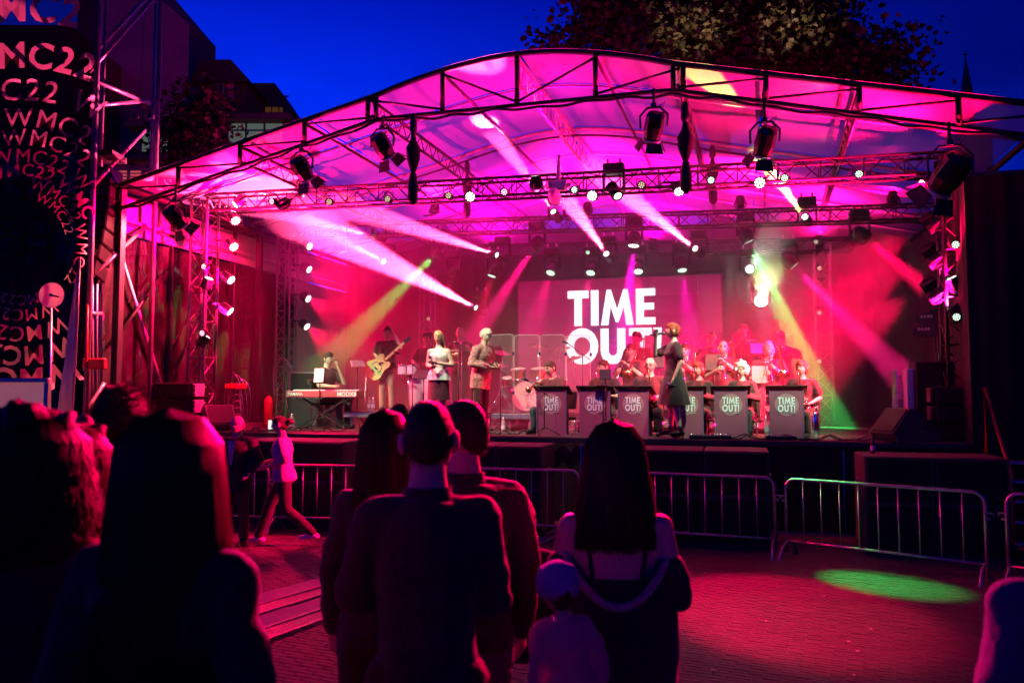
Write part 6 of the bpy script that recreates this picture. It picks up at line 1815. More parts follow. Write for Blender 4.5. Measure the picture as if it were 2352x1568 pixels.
# master of ceremonies
p = uvz(1112, 763, 1.5)
r, J = person('person, white haired man in a patterned red jacket looking down with a microphone', S(p.x - .06, 1.5, ZS), -YAW + R(68), 1.82, group=GBAND, hair=('wavy', 'hairwhite'), head=(-4, 20, 0), lean=8, top=('jacket', 'paisley'), bottom=('trousers', 'blacktrouser'), armR=((-.26, .02, -.27), (-.12, -.24, -.30)), armL=((.26, .02, -.27), (.10, -.26, -.28)), beard=False, seed=41, vox=.017)
mic(J, J['wL'] + V((-.05, -.06, -.03)), (0, -.5, -.8), 'microphone held low by the man in the patterned jacket')
# front singer
p = uvz(1546, 735, .22)
r, J = person('person, singer in a dark dress singing into a raised microphone at the stage edge', S(p.x, .22, ZS), -YAW + R(-72), 1.74, 'f', group=GBAND, hair=('messy', 'hairred'), head=(-8, -8, 0), top=('tee', 'tee2'), bottom=('fullskirt', 'blacktrouser'),
              legs={'R': ((-.10, -.04, .50), (-.13, -.02, .12), (-.2, -1)), 'L': ((.10, -.02, .50), (.16, .04, .12), (.3, -1))}, armR=((-.20, -.24, -.16), (-.06, -.26, .12)), armL=((.22, .05, -.28), (.22, -.06, -.53)), seed=42, vox=.015)
k = MB(); hl = MB()
for nm in 'RL':
    a, fd = J['a' + nm], J['f' + nm]; hl.capsule(a + V((0, 0, .04)), .045, a + V((0, 0, -.03)), .042); hl.tube([a - fd * .05 + V((0, 0, -.05)), a - fd * .055 + V((0, 0, -.12))], [.02, .012], 8)
hl.build('ankle_boots', M['shoe'], r)
mic(J, J['mouth'] + V((-.03, -.07, .0)), (.15, .85, .1), 'silver microphone raised to the mouth of the front singer')
mic(J, J['wL'] + V((.0, -.03, -.09)), (.1, -.9, .25), 'spare black microphone hanging in the hand of the front singer')
# keyboard player
p = uvz(752, 810, 2.0)
r, J = seated(752, 810, 2.0, 'person, keyboard player holding his hand to his mouth in profile', rz=R(78), head=(2, 0, 0), armR=((-.24, -.02, -.28), (-.2, -.30, -.30)), armL=((.22, -.24, -.24), (.05, -.20, .10)), H=1.84, hair=('quiff', 'hairbrown'), seed=43, bottom=('trousers', 'denim'), glasses=False)
# ---- keyboard on its stand
a, b = uvz(660, 905, 1.35), uvz(822, 905, 1.35)
M['kbody'] = mat('silver_red_keyboard_body', (.30, .08, .10), .35)
kb = sthing('keyboard', 'long pale digital piano with the maker name on its back', 'keyboard', (a.x + b.x) / 2, 1.35, ZS)
w = b.x - a.x; zk = uvz(740, 905, 1.35).z - ZS; kh = .13
k = MB(); k.box((0, .12, zk), (w, .34, kh), b=.015); k.build('body', M['kbody'], kb)
k = MB(); k.box((0, .2, zk + kh / 2 + .012), (w - .1, .15, .02)); k.build('keys', M['white'], kb)
def flat_text(parent, txt, size, x, y, z, m, name='lettering', wt=0.0):
    me = text_mesh(txt, size, wt); me.name = name; me.materials.clear(); me.materials.append(m)
    return inst(name, me, parent, (x, y, z), (PI / 2, 0, 0))
flat_text(kb, 'YAMAHA', .075, -w / 2 + .2, -.054, zk - .02, M['paper'], wt=.002)
flat_text(kb, 'MODX8', .11, w / 2 - .2, -.054, zk - .035, M['paper'], wt=.004)
ks = sthing('keyboard_stand', 'black crossed legs carrying the digital piano', 'stand', (a.x + b.x) / 2, 1.47, ZS)
for s_ in (-1, 1):
    for y in (-.12, .12):
        k = MB(); k.bar((s_ * w * .36, y + s_ * .015, zk - kh / 2 - .01), (-s_ * w * .33, y + s_ * .015, .03), .04, .025); k.build('leg', M['darkalu'], ks)
    k = MB(); k.tube([(s_ * w * .33, -.22, .025), (s_ * w * .33, .22, .025)], .02, 6); k.build('foot', M['black'], ks)
# case behind the keyboard player, music stands, tablet
def music_stand(px, pyt, v, label, tilt=25, w=.42, h=.28, m='black', zb0=ZS, rz=0):
    c = uvz(px, pyt, v); o = sthing('music_stand', label, 'music stand', c.x, v, zb0, rz, 'music stands'); hh = c.z - zb0
    k = MB(); k.box((0, 0, hh), (w, .02, h), Matrix.Rotation(R(-tilt), 3, 'X'), b=.006); k.build('desk', M[m], o)
    k = MB(); k.tube([(0, .03, .25), (0, .03, hh)], .010, 6); k.build('pole', M['black'], o)
    for i in range(3):
        an = 2 * PI * i / 3 + .5; k = MB(); k.tube([(0, .03, .3), (.26 * math.cos(an), .03 + .26 * math.sin(an), .01)], .009, 6); k.build('leg', M['black'], o)
music_stand(733, 862, 1.25, 'tablet stand with a pale sheet behind the digital piano', 8, .2, .26, 'paper')
music_stand(822, 835, 1.7, 'tilted music stand right of the keyboard player', 50, .26, .2, 'steel', ZS, R(40))
music_stand(972, 860, .7, 'black music stand in front of the blonde singer', 55, .34, .26, 'black')
music_stand(1390, 860, .3, 'small black tablet stand in front of the second lectern', 20, .18, .17, 'black')
music_stand(1640, 832, 2.1, 'black music stand beside the bald trombonist', 20, .3, .3, 'black', ZR3)
music_stand(1745, 860, 1.8, 'brown music stand behind the white curled woman', 15, .26, .3, 'subside', ZR3)
music_stand(1512, 830, 1.9, 'black music stand left of the front singer', 20, .2, .24, 'black', ZR3)
music_stand(1747, 800, 2.95, 'music stand with bright sheets below the bald trumpeter', 30, .36, .22, 'paper', ZR4)
# ---- lecterns
M['letterwhite'] = mat('white_letter_print', (.92, .92, .9), .5, var=0)
M['lecpanel'] = mat('crimson_lectern_print', (.30, .075, .13), .6, var=.06); M['lecoval'] = mat('pale_lectern_oval', (.46, .22, .24), .6, var=.05); M['lecshadow'] = mat('lectern_letter_shadow', (.03, .02, .03), .7)
proto = None
words = ('first lectern from the left, below the bowed horn player', 'second lectern, behind the small tablet stand', 'third lectern, in front of the bald man in glasses', 'fourth lectern, half hidden by the legs of the singer',
         'fifth lectern, in front of the white curled woman', 'last lectern at the right, lit greenish')
def lectern_proto():
    o = sthing('lectern', 'x', 'lectern', 0, 0, 0, 0, 'lecterns with the band name')
    w, h, d = .455, .72, .34
    k = MB(); k.box((0, 0, h / 2), (w, .014, h)); k.build('front_panel', M['lecpanel'], o)
    for s_ in (-1, 1):
        k = MB(); k.box((s_ * (w / 2 + .008), .005, h / 2), (.016, .03, h), b=.003); k.build('edge_strip', M['alu'], o)
        k = MB(); k.box((s_ * (w / 2 - .01), d / 2 + .01, h / 2), (.014, d, h)); k.build('side_panel', M['black'], o)
    k = MB(); k.box((0, d * .52, h + .0), (w + .14, d + .12, .02), Matrix.Rotation(R(-16), 3, 'X'), b=.004); k.build('desk', M['black'], o)
    k = MB(); n = 32
    k.add([(.17 * math.cos(2 * PI * i / n), -.010, .50 + .165 * math.sin(2 * PI * i / n)) for i in range(n)], [tuple(range(n))]); k.build('oval_print', M['lecoval'], o)
    for dx, dz, m_, y in ((.006, -.006, 'lecshadow', -.0125), (0, 0, 'letterwhite', -.015)):
        letter_block(o, 'TIME', -.125 + dx, .51 + dz, .25, .105, y - .001, y, M[m_], 'print_letter'); letter_block(o, 'OUT!', -.125 + dx, .395 + dz, .25, .105, y - .001, y, M[m_], 'print_letter')
    k = MB(); k.tube([(.03 + .011 * i, -.014, .372 + .006 * math.sin(i * 2.2)) for i in range(9)], .003, 4); k.build('signature_print', M['white'], o)
    return o
xs_ = [(1266, 893), (1366, 894), (1454, 898), (1578, 895), (1678, 892), (1806, 893)]
proto = lectern_proto()
for i, (px, py) in enumerate(xs_):
    o = proto if i == 0 else copy_tree(proto)
    u = ug(px, .42, ZS); o.location = S(u, .42, ZS); o.rotation_euler = (0, 0, -YAW + R((2, 3, -6, 4, 1, -3)[i])); o['label'] = words[i] + ', printed with the band name'
# ---- drum kit behind acrylic panels
zd = ZR2
def drum(parent, c, r, h, ax, shell, nm='drum', logo=False):
    mx = Matrix.Translation(c) @ ax
    k = MB(); k.lathe([(r, -h / 2), (r, h / 2)], 24, mx, cap=False); d = k.build(nm, shell, parent)
    k = MB(); k.lathe([(0, -h / 2), (r * .98, -h / 2)], 24, mx, cap=False); k.lathe([(0, h / 2), (r * .98, h / 2)], 24, mx, cap=False); k.build('head', M['drumhead'], d)
    k = MB()
    for s_ in (-1, 1): k.lathe([(r * 1.0, s_ * h / 2 - .012), (r * 1.05, s_ * h / 2 - .012), (r * 1.05, s_ * h / 2 + .012), (r * 1.0, s_ * h / 2 + .012)], 24, mx, cap=False)
    k.build('hoop', M['chrome'], d)
    return d
M['drumhead'] = mat('drum_head', (.6, .56, .56), .5, var=.05); M['drumshell'] = mat('red_wood_shell', (.32, .05, .08), .2, coat=.5); M['bassskin'] = mat('violet_bass_skin', (.22, .04, .2), .4)
dk_ = uvz(1206, 912, 2.1)
kit = sthing('drum_kit', 'drum kit with big front drum behind clear panels', 'drum kit', dk_.x, 2.3, zd)
I4 = Matrix.Identity(4); RX = Matrix.Rotation(R(90), 4, 'X')
bd_ = drum(kit, (0, 0, .30), .28, .36, Matrix.Rotation(R(8), 4, 'Z') @ RX, M['drumshell'], 'bass_drum')
k = MB(); fz = Matrix.Rotation(R(8), 4, 'Z')
def fp(x, z): return fz @ V((x, -.2, z)) + V((0, 0, .30))
k.tube([fp(.07 + .05 * math.cos(i * PI / 8), .09 + .05 * math.sin(i * PI / 8)) for i in range(17)], .008, 5); k.tube([fp(-.02 + .035 * math.cos(i * PI / 6), .07 + .035 * math.sin(i * PI / 6)) for i in range(13)], .007, 5)
k.tube([fp(.05, .03), fp(.05, -.06), fp(-.01, -.15), fp(.11, -.15), fp(.05, -.06)], .007, 5); k.tube([fp(-.02, -.19), fp(.12, -.19), fp(.12, -.15)], .007, 5)
k.build('front_drawing', M['white'], bd_)
for x, y, z, r_, h_2, nm in ((-.18, .02, .72, .14, .18, 'tom'), (.2, .02, .72, .15, .18, 'tom'), (-.42, .25, .58, .17, .14, 'snare_drum'), (.5, .25, .42, .2, .36, 'floor_tom')):
    drum(kit, (x, y, z), r_, h_2, Matrix.Rotation(R(14), 4, 'X'), M['drumshell'], nm)
for x, y, z, r_, tl in ((-.52, .1, 1.12, .21, 12), (.55, .2, 1.16, .22, -10), (-.62, .3, .88, .17, 4), (.1, .4, 1.25, .19, 10), (.8, .35, 1.0, .2, -14)):
    k = MB(); mx = Matrix.Translation((x, y, z)) @ Matrix.Rotation(R(tl), 4, 'Y') @ Matrix.Rotation(R(14), 4, 'X')
    k.lathe([(r_, 0), (r_ * .4, .02), (.05, .026), (.03, .045), (0, .048)], 24, mx, cap=False); k.build('cymbal', M['brass'], kit)
    k = MB(); k.tube([(x, y, .5), (x, y, z + .05)], .011, 6)
    for i in range(3): k.tube([(x, y, .42), (x + .25 * math.cos(i * 2.1), y + .25 * math.sin(i * 2.1), .01)], .010, 5)
    k.tube([(x, y, .4), (x, y, .5)], .014, 6); k.build('cymbal_stand', M['chrome'], kit)
sh_ = sthing('drum_shield', 'row of clear upright acrylic panels hinged together in front of the drums', 'drum shield')
edges = [(1122, 1.75), (1178, 1.6), (1212, 1.58), (1268, 1.62), (1312, 1.7), (1357, 1.95)]
edges = [(1122, 1.85), (1180, 1.72), (1240, 1.70), (1300, 1.72), (1357, 1.85)]
for (pa, va), (pb, vb) in zip(edges, edges[1:]):
    ua, ub = uvz(pa, 850, va).x, uvz(pb, 850, vb).x
    zt, z0 = uvz((pa + pb) / 2, 769, va).z, zd + .01
    A, B = V((ua + .01, va, 0)), V((ub - .01, vb, 0)); d = B - A
    r_ = .06; pl = [(0, z0), (d.length, z0), (d.length, zt - r_), (d.length - r_ * .3, zt - r_ * .3), (d.length - r_, zt), (r_, zt), (r_ * .3, zt - r_ * .3), (0, zt - r_)]
    mx = Matrix.Translation(A) @ Matrix.Rotation(math.atan2(d.y, d.x), 4, 'Z')
    k = MB(); k.prism(pl, -.004, .004, mx); k.build('panel', M['acryl'], sh_)
    k = MB(); k.tube([mx @ V((x, -.005, z)) for x, z in pl[1:]] + [mx @ V((0, -.005, z0))], .006, 5); k.build('panel_edge', M['acryledge'], sh_)
    for f in (.25, .75):
        k = MB(); k.box(mx @ V((d.length + .01, -.01, z0 + (zt - z0) * f)), (.04, .02, .06), b=.004); k.build('hinge', M['chrome'], sh_)
# ---- congas, bongos and chimes
M['congashell'] = mat('pale_conga_shell', (.7, .7, .62), .25, var=.06)
cg = uvz(953, 900, 1.75)
for du, lab in ((-.05, 'left pale conga drum beside the guitarist'), (.24, 'right pale conga drum beside the blonde singer')):
    o = sthing('conga', lab, 'drum', cg.x + du, 1.95, ZR1, 0, 'pale conga drums')
    hcg = uvz(955, 855, 1.95).z - ZR1
    k = MB(); k.lathe([(.10, 0), (.12, .1), (.165, hcg * .55), (.155, hcg * .85), (.14, hcg)], 20, None); k.build('shell', M['congashell'], o)
    k = MB(); k.lathe([(.14, hcg + .0), (.15, hcg), (.15, hcg + .02), (0, hcg + .022)], 20, None, cap=False); k.build('head', M['drumhead'], o)
    k = MB(); k.lathe([(.146, hcg - .03), (.158, hcg - .03), (.158, hcg + .005), (.146, hcg + .005)], 20, None, cap=False); k.build('hoop', M['chrome'], o)
    for i in range(5):
        an = 2 * PI * i / 5 - 1.2; k = MB(); e = V((math.cos(an), math.sin(an), 0)); k.tube([e * .16 + V((0, 0, hcg - .01)), e * .17 + V((0, 0, hcg - .12)), e * .15 + V((0, 0, hcg - .16))], .007, 5); k.build('tuning_lug', M['chrome'], o)
bg_ = uvz(943, 850, 1.9)
o = sthing('bongos', 'pair of small pale bongo drums above the congas', 'drum', bg_.x, 1.75, bg_.z)
for dx, r_ in ((-.1, .085), (.1, .1)):
    drum(o, (dx, 0, 0), r_, .17, I4, M['congashell'], 'drum')
k = MB(); k.tube([(0, .05, -.05), (0, .05, ZR1 - bg_.z)], .014, 6); k.build('stand', M['chrome'], o)
ch = uvz(1030, 812, 2.1)
o = sthing('bar_chimes', 'row of golden bar chimes hanging beside the blonde singer', 'chimes', ch.x, 2.1, ch.z)
k = MB(); k.box((0, 0, .06), (.42, .03, .03)); k.build('bar', M['subside'], o)
for i in range(18):
    k = MB(); L_ = .34 - .012 * i; k.tube([(-.19 + .022 * i, 0, .04), (-.19 + .022 * i, 0, .04 - L_)], .006, 5); k.build('chime', M['brass'], o)
k = MB(); k.tube([(.2, .02, .06), (.2, .02, ZR1 - ch.z)], .012, 6); k.build('stand', M['black'], o)
for px, v, yt, yb, lab in ((948, 1.3, 835, 945, 'thin microphone stand in front of the congas'), (1150, 1.2, 850, 985, 'microphone stand in front of the drum panels'), (1338, 1.5, 812, 930, 'overhead microphone on a boom before the letter O'), (1250, .3, 900, 998, 'leaning black stand left of the first lectern'), (1085, 1.5, 812, 990, 'microphone stand beside the man in the patterned jacket')):
    a, b = uvz(px, yt, v), uvz(px, yb, v)
    o = sthing('microphone_stand', lab, 'microphone stand', a.x, v, ZS, 0, 'microphone stands')
    h = a.z - ZS; zz = max(0, 0)
    k = MB(); k.tube([(0, 0, .1), (0, 0, h)], .009, 6); k.build('pole', M['black'], o)
    k = MB(); k.tube([(.12, 0, h - .1), (-.25, -.05, h + .18)], .007, 6); k.build('boom', M['black'], o)
    k = MB(); k.tube([(-.25, -.05, h + .18), (-.34, -.07, h + .22)], [.016, .022], 8); k.build('microphone', M['darkalu'], o)
    for i in range(3):
        an = 2.1 * i + .4; k = MB(); k.tube([(0, 0, .14), (.25 * math.cos(an), .25 * math.sin(an), .01)], .008, 5); k.build('leg', M['black'], o)
# ---- equipment: cases, extinguisher, stools, water, gas bottles, antennas
o = sthing('flight_case', 'black flight case with metal edges behind the keyboard player', 'case', uvz(712, 880, 2.6).x, 2.6, ZS)
h = uvz(712, 855, 2.6).z - ZS
k = MB(); k.box((0, 0, h - .26), (.62, .5, .5)); k.build('panel', M['blackgloss'], o)
k = MB(); k.box((0, 0, (h - .52) / 2), (.66, .54, h - .53)); k.build('lower_panel', M['black'], o)
for x in (-.31, .31):
    k = MB(); k.box((x, -.25, h - .26), (.03, .03, .52)); k.build('edge', M['alu'], o)
for z in (h - .01, h - .51):
    k = MB(); k.box((0, -.25, z), (.64, .03, .03)); k.build('edge', M['alu'], o)
k = MB(); k.box((.16, -.256, h - .2), (.16, .01, .1), b=.004); k.build('latch', M['chrome'], o)
def bottle(px, v, label, h=.26, r=.034, zb0=ZS, mt='acrylbottle', capm='white', name='bottle'):
    o = sthing(name, label, 'bottle', ug(px, v, zb0), v, zb0, 0, 'bottles standing on the stage')
    k = MB(); k.lathe([(r * .9, 0), (r, .01), (r, h * .62), (r * .85, h * .72), (r * .4, h * .88), (r * .4, h * .95)], 12); k.build('body', M[mt], o)
    k = MB(); k.lathe([(r * .45, h * .95), (r * .45, h), (0, h)], 10, cap=False); k.build('cap', M[capm], o)
    k = MB(); k.lathe([(r * 1.02, h * .25), (r * 1.02, h * .5)], 12, cap=False); k.build('label_band', M['paper'], o)
M['acrylbottle'] = clear_mat('clear_bottle_plastic', (.7, .75, .72), .5, .1, trans=.3)
M['cola'] = mat('dark_cola', (.05, .012, .01), .1)
bottle(848, 1.75, 'left one of two water bottles at the guitarist riser', zb0=ZR1); bottle(857, 1.78, 'right one of two water bottles at the guitarist riser', zb0=ZR1)
bottle(1156, 1.0, 'green water bottle under the drum riser'); bottle(1760, .7, 'large water bottle between the last two lecterns', .34, .042); bottle(672, .8, 'pale bottle below the keyboard', .3, .05)
bottle(2001, -.9, 'small dark cola bottle standing on the bass cabinet at the right', .26, .03, uvz(2001, 1046, -.9).z, 'cola', 'red')
for px, lab in ((1851, 'left shiny gas cylinder behind the last lectern'), (1870, 'right shiny gas cylinder behind the last lectern')):
    o = sthing('gas_cylinder', lab, 'gas cylinder', ug(px, .75, ZS), .75 if px < 1860 else .85, ZS, 0, 'shiny gas cylinders')
    h = uvz(px, 938, .8).z - ZS
    k = MB(); k.lathe([(.06, 0), (.075, .02), (.075, h * .8), (.05, h * .9), (.02, h * .95)], 16); k.build('tank', M['chrome'], o)
    k = MB(); k.tube([(0, 0, h * .94), (0, 0, h), (.05, 0, h + .03), (.06, 0, h * .9)], .008, 6); k.build('valve', M['steel'], o)
o = sthing('fire_extinguisher', 'red fire extinguisher standing left of the rear truss tower', 'extinguisher', ug(618, 2.2, ZS), 2.2, ZS)
h = uvz(618, 905, 2.2).z - ZS; M['extred'] = mat('red_extinguisher_paint', (.5, .03, .05), .25)
k = MB(); k.lathe([(.085, 0), (.095, .02), (.095, h * .75), (.07, h * .88), (.03, h * .95)], 16); k.build('tank', M['extred'], o)
k = MB(); k.tube([(0, 0, h * .93), (0, 0, h * 1.02), (-.12, 0, h * 1.05)], .014, 6); k.tube([(.02, 0, h), (.13, -.02, h * .9), (.12, -.03, h * .4)], .012, 6); k.build('valve', M['black'], o)
o = sthing('stool_stack', 'stack of metal stools beside the left tower', 'stools', ug(545, 1.9, ZS), 1.9, ZS)
for i in range(5):
    k = MB(); w0 = .17 - .012 * i; z = .08 + .13 * i
    k.tube([(-w0 - .04, -.1, z - .08 if i == 0 else z - .02), (-w0 + .02, -.1, z + .16), (w0 - .02, -.1, z + .16), (w0 + .04, -.1, z - .08 if i == 0 else z - .02)], .012, 6); k.tube([(-w0 - .02, -.1, z + .05), (w0 + .02, -.1, z + .05)], .009, 5); k.build('frame', M['chrome'], o)
k = MB(); k.box((0, -.05, .80), (.34, .3, .12), b=.03); k.build('cushion', M['red'], o)
o = sthing('folding_chairs', 'stacked tube chairs with rounded backs beside the left tower', 'chairs', ug(512, 2.0, ZS), 2.3, ZS)
for i in range(3):
    k = MB(); k.tube(curve([(-.2 + .03 * i, .1 * i, 0), (-.12 + .06 * i, .1 * i, 1.05 - .06 * i), (.12 + .06 * i, .1 * i, 1.0 - .08 * i), (.26 + .03 * i, .1 * i, .5), (.3, .1 * i, 0)], 5), .011, 6); k.build('frame', M['chrome'], o)
o = sthing('wicker_chairs', 'tall hoop backed chairs stacked behind the left tower', 'chairs', ug(640, 3.2, ZS), 3.3, ZS)
for i in range(2):
    k = MB(); k.tube(curve([(-.16, .1 * i, .5), (-.2, .1 * i, 1.2), (0, .1 * i, 1.45 - .05 * i), (.18, .1 * i, 1.2), (.14, .1 * i, .5)], 5), .012, 6); k.tube([(-.2, .1 * i, 0), (-.16, .1 * i, .5), (.14, .1 * i, .5), (.2, .1 * i, 0)], .012, 6)
    for z in (.6, .7, .8, .9): k.tube([(-.18, .1 * i, z), (.16, .1 * i, z)], .006, 5)
    k.build('frame', M['chrome'], o)
o = sthing('monitor_screen', 'small bright white screen on the stage behind the walking woman', 'screen', ug(630, .55, ZS), .55, ZS)
k = MB(); k.box((0, 0, .11), (.2, .06, .2), b=.01); k.build('casing', M['black'], o)
M['smallscreen'] = glow('lit_small_screen', (1, .95, .92), 1.0)
k = MB(); k.box((0, -.035, .11), (.17, .01, .165)); k.build('screen', M['smallscreen'], o)
for px, py, lab in ((2136, 728, 'upper black antenna paddle on a stand at the right'), (2130, 757, 'lower black antenna paddle on a stand at the right')):
    c = uvz(px, py, 1.5); o = sthing('antenna', lab, 'antenna', c.x, 1.5, ZS, R(-20), 'antenna paddles at the right tower'); h = c.z - ZS
    k = MB(); k.prism([(-.2, h - .08), (-.2, h + .02), (.1, h + .13), (.16, h + .13), (.19, h + .02), (.16, h - .1), (-.04, h - .13)], -.02, .02); k.build('paddle', M['black'], o)
    flat_text(o, 'SHURE', .06, -.05, -.022, h - .01, M['paper'], wt=.001)
    k = MB(); k.tube([(.1, .02, 0), (.1, .02, h)], .012, 6); k.build('pole', M['darkalu'], o)
    for i in range(3):
        k = MB(); k.tube([(.1, .02, .4), (.1 + .3 * math.cos(i * 2.1), .02 + .3 * math.sin(i * 2.1), .01)], .01, 5); k.build('leg', M['darkalu'], o)
o = sthing('cable_rack', 'open rack with tangled cables beside the lower draped block', 'rack', ug(2078, 1.2, ZS), 1.3, ZS)
hr = uvz(2085, 850, 1.3).z - ZS
for x in (-.12, .12):
    k = MB(); k.box((x, 0, hr / 2), (.03, .3, hr)); k.build('rail', M['alu'], o)
k = MB()
for i in range(9): k.box((0, 0, .1 + hr * .1 * i), (.2, .28, .05)); 
k.build('units', M['steel'], o)
k = MB()
for i in range(7): k.tube(curve([(-.1 + .03 * i, -.16, hr * (.2 + .1 * i)), (-.2, -.24, hr * .5), (-.12 + .02 * i, -.2, hr * .15), (-.25 + .02 * i, -.18, .02)], 4), .008, 5)
k.build('cables', M['white'], o)
# pedals, cable loops along the front edge
for px, v, w_, lab in ((1610, .12, .36, 'flat black effects board in front of the third lectern'), (1800 - 8, .12, .42, 'flat black connector box between the last lecterns'), (1655, .1, .3, 'black pedal board in front of the fifth lectern')):
    o = sthing('pedal_board', lab, 'pedal board', ug(px, v, ZS), v, ZS, 0, 'boxes along the stage edge')
    k = MB(); k.box((0, 0, .03), (w_, .16, .05), b=.008); k.build('casing', M['black'], o)
    for i in range(5):
        k = MB(); k.lathe([(.014, .055), (.014, .075), (0, .075)], 8, Matrix.Translation((-w_ / 2 + w_ * (i + .5) / 5, 0, 0)), cap=False); k.build('switch', M['chrome'], o)
rnd = random.Random(3)
for px0, px1, v, lab in ((640, 800, .6, 'tangled stage cables under the keyboard'), (1090, 1250, .5, 'loose cable along the stage edge before the drums'), (1660, 2010, .15, 'cable lying along the stage edge at the right'), (470, 640, .25, 'cables lying beside the left monitor')):
    k = MB(); u0, u1 = ug(px0, v, ZS), ug(px1, v, ZS); c = (u0 + u1) / 2
    pts = [(u0 - c + (u1 - u0) * i / 14, rnd.uniform(-.12, .12), .012 + (.06 if i % 4 == 2 else 0)) for i in range(15)]
    k.tube(curve(pts, 4), .009, 5); k.tube(curve([(p_[0] * .9, p_[1] * -1.2 + .05, p_[2]) for p_ in pts], 4), .008, 5)
    o = k.build('stage_cable', M['black']); o.location = S(c, v, ZS); o.rotation_euler = (0, 0, -YAW); tag(o, lab, 'cable', 'cables on the stage floor')
# ================================================================== the crowd in the square
M['mauve'] = cloth('mauve_cloth', (.16, .06, .13))
GC = 'spectators in the square'
def crowd(label, px, ytop, Y, rz=180, H=None, **kw):
    p = at_y(px, ytop, Y); z = gz(Y)
    h = H or (p.z - z)
    kw.setdefault('eyes', True); kw.setdefault('vox', .013); kw.setdefault('wr', .016)
    return person(label, (p.x, Y, z), R(rz), h, group=GC, **kw)
def strands(J, root, mt, n, length, width, r0=.0016, seed=1, curl=0.0, a0=-.2, a1=1.2, zst=.122, back=.03, flare=.04):
    """fine locks of hair laid over the head and down the back"""
    rnd = random.Random(seed); k = MB(); HM, fs = J['HM'], J['k']
    for i in range(n):
        a = PI * rnd.uniform(a0, a1); ln = length * rnd.uniform(.82, 1.05); ph = rnd.uniform(0, 6.3)
        rx, ry = width * rnd.uniform(.86, 1.06), .112 * rnd.uniform(.92, 1.1)
        pts = []
        for s_ in range(9):
            q = s_ / 8
            if q < .3:
                t = q / .3 * PI / 2; x, y, z = math.cos(a) * rx * math.sin(t), math.sin(a) * ry * math.sin(t), zst + .02 * math.cos(t) - .09 * (1 - math.cos(t))
            else:
                g_ = (q - .3) / .7; x, y, z = math.cos(a) * (rx + flare * g_), math.sin(a) * (ry + back * g_), zst - .09 - ln * g_
            x += curl * math.sin(ph + q * 16) ; y += curl * math.cos(ph + q * 14)
            pts.append(HM @ (V((x, y, z)) * fs))
        k.tube(pts, [r0 * 2] * 7 + [r0 * 1.4, r0 * .5], 3, cap=False)
    return tag(k.build('hair_strands', mt, root), kind='stuff')
def fuzz(J, root, mt, n, L, low=-.075, seed=1):
    rnd = random.Random(seed); k = MB(); HM, fs = J['HM'], J['k']
    for i in range(n):
        d = V((rnd.gauss(0, 1), rnd.gauss(0, 1), rnd.gauss(0, 1))).normalized()
        q_ = max(.05, math.hypot(d.x, d.y)); e = q_ ** .78 / q_
        p = V((d.x * e * .0765, d.y * e * .1, d.z * .119))
        if p.y < 0 and p.z < .05 * (-d.y) ** .7 - .02 or p.z < low * max(0, d.y) - .02: continue
        g_ = (d + V((rnd.gauss(0, .45), rnd.gauss(0, .45), rnd.gauss(-.1, .45)))).normalized() * L * rnd.uniform(.5, 1.2)
        k.tube([HM @ (p * fs), HM @ ((p + g_ * .6) * fs), HM @ ((p + g_ + V((0, 0, -L * .15))) * fs)], [.0013, .0011, .0004], 3, cap=False)
    return tag(k.build('hair_strands', mt, root), kind='stuff')
# couple in the middle
r, J = crowd('person, man with cropped hair and dark shirt standing nearest the middle, back turned', 985, 923, 2.65, 182, armR=((-.20, -.02, -.27), (-.06, -.20, -.30)), armL=((.225, -.04, -.26), (.05, -.23, -.26)), top=('shirt', 'navy'), bottom=('trousers', 'blacktrouser'), hair=('crop', 'hairdark'), head=(2, -2, 3), seed=51, shw=.84)
fuzz(J, r, M['strand'], 2600, .008, seed=1)
r, J = crowd('person, bearded man in a dark jacket half hidden on the right of the middle man', 1066, 921, 3.15, 200, top=('shirt', 'navyjacket'), bottom=('trousers', 'jeans'), hair=('crop', 'hairdark'), head=(35, 0, 0), beard=True, seed=52, shw=.92)
fuzz(J, r, M['strand'], 2200, .008, seed=2)
r, J = crowd('person, woman with long straight hair left of the middle man', 884, 953, 3.35, 175, sex='f', top=('shirt', 'navy'), bottom=('trousers', 'blacktrouser'), hair=('long', 'hairdark', .42), head=(-20, 0, 0), seed=53, shw=.85)
strands(J, r, M['strand'], 900, .42, .092, seed=53)
r, J = crowd('person, distant short haired man seen between two heads', 916, 927, 7.2, 175, top=('tee', 'tee2'), hair=('crop', 'hairdark'), seed=54, vox=.02)
# left group
r, J = crowd('person, woman with very long straight hair in a dark patterned dress', 384, 963, 1.95, 172, sex='f', top=('shirt', 'greybloom'), bottom=('fullskirt', 'greybloom'), hair=('long', 'hairdark', .50), head=(-4, 0, 0), seed=55)
strands(J, r, M['strandbrown'], 5500, .52, .116, seed=55, flare=.05, r0=.0012)
r, J = crowd('person, tall man with thick short hair in a violet shirt behind the long haired woman', 279, 890, 3.1, 185, top=('shirt', 'violet'), bottom=('trousers', 'jeans'), hair=('short', 'hairdark'), head=(-10, 0, 0), seed=56)
fuzz(J, r, M['strand'], 2200, .035, seed=3)
r, J = crowd('person, woman with a big mass of wavy hair in dark red at the left edge', 62, 962, 2.1, 176, sex='f', top=('shirt', 'redcloth'), bottom=('trousers', 'blacktrouser'), hair=('curly', 'hairdark'), seed=57)
strands(J, r, M['strand'], 3200, .25, .135, seed=57, curl=.007, flare=.05, r0=.0011)
r, J = crowd('person, shorter woman with wavy hair right of the red dressed woman', 150, 988, 2.5, 170, sex='f', top=('shirt', 'redcloth'), bottom=('trousers', 'blacktrouser'), hair=('curly', 'hairbrown'), seed=58)
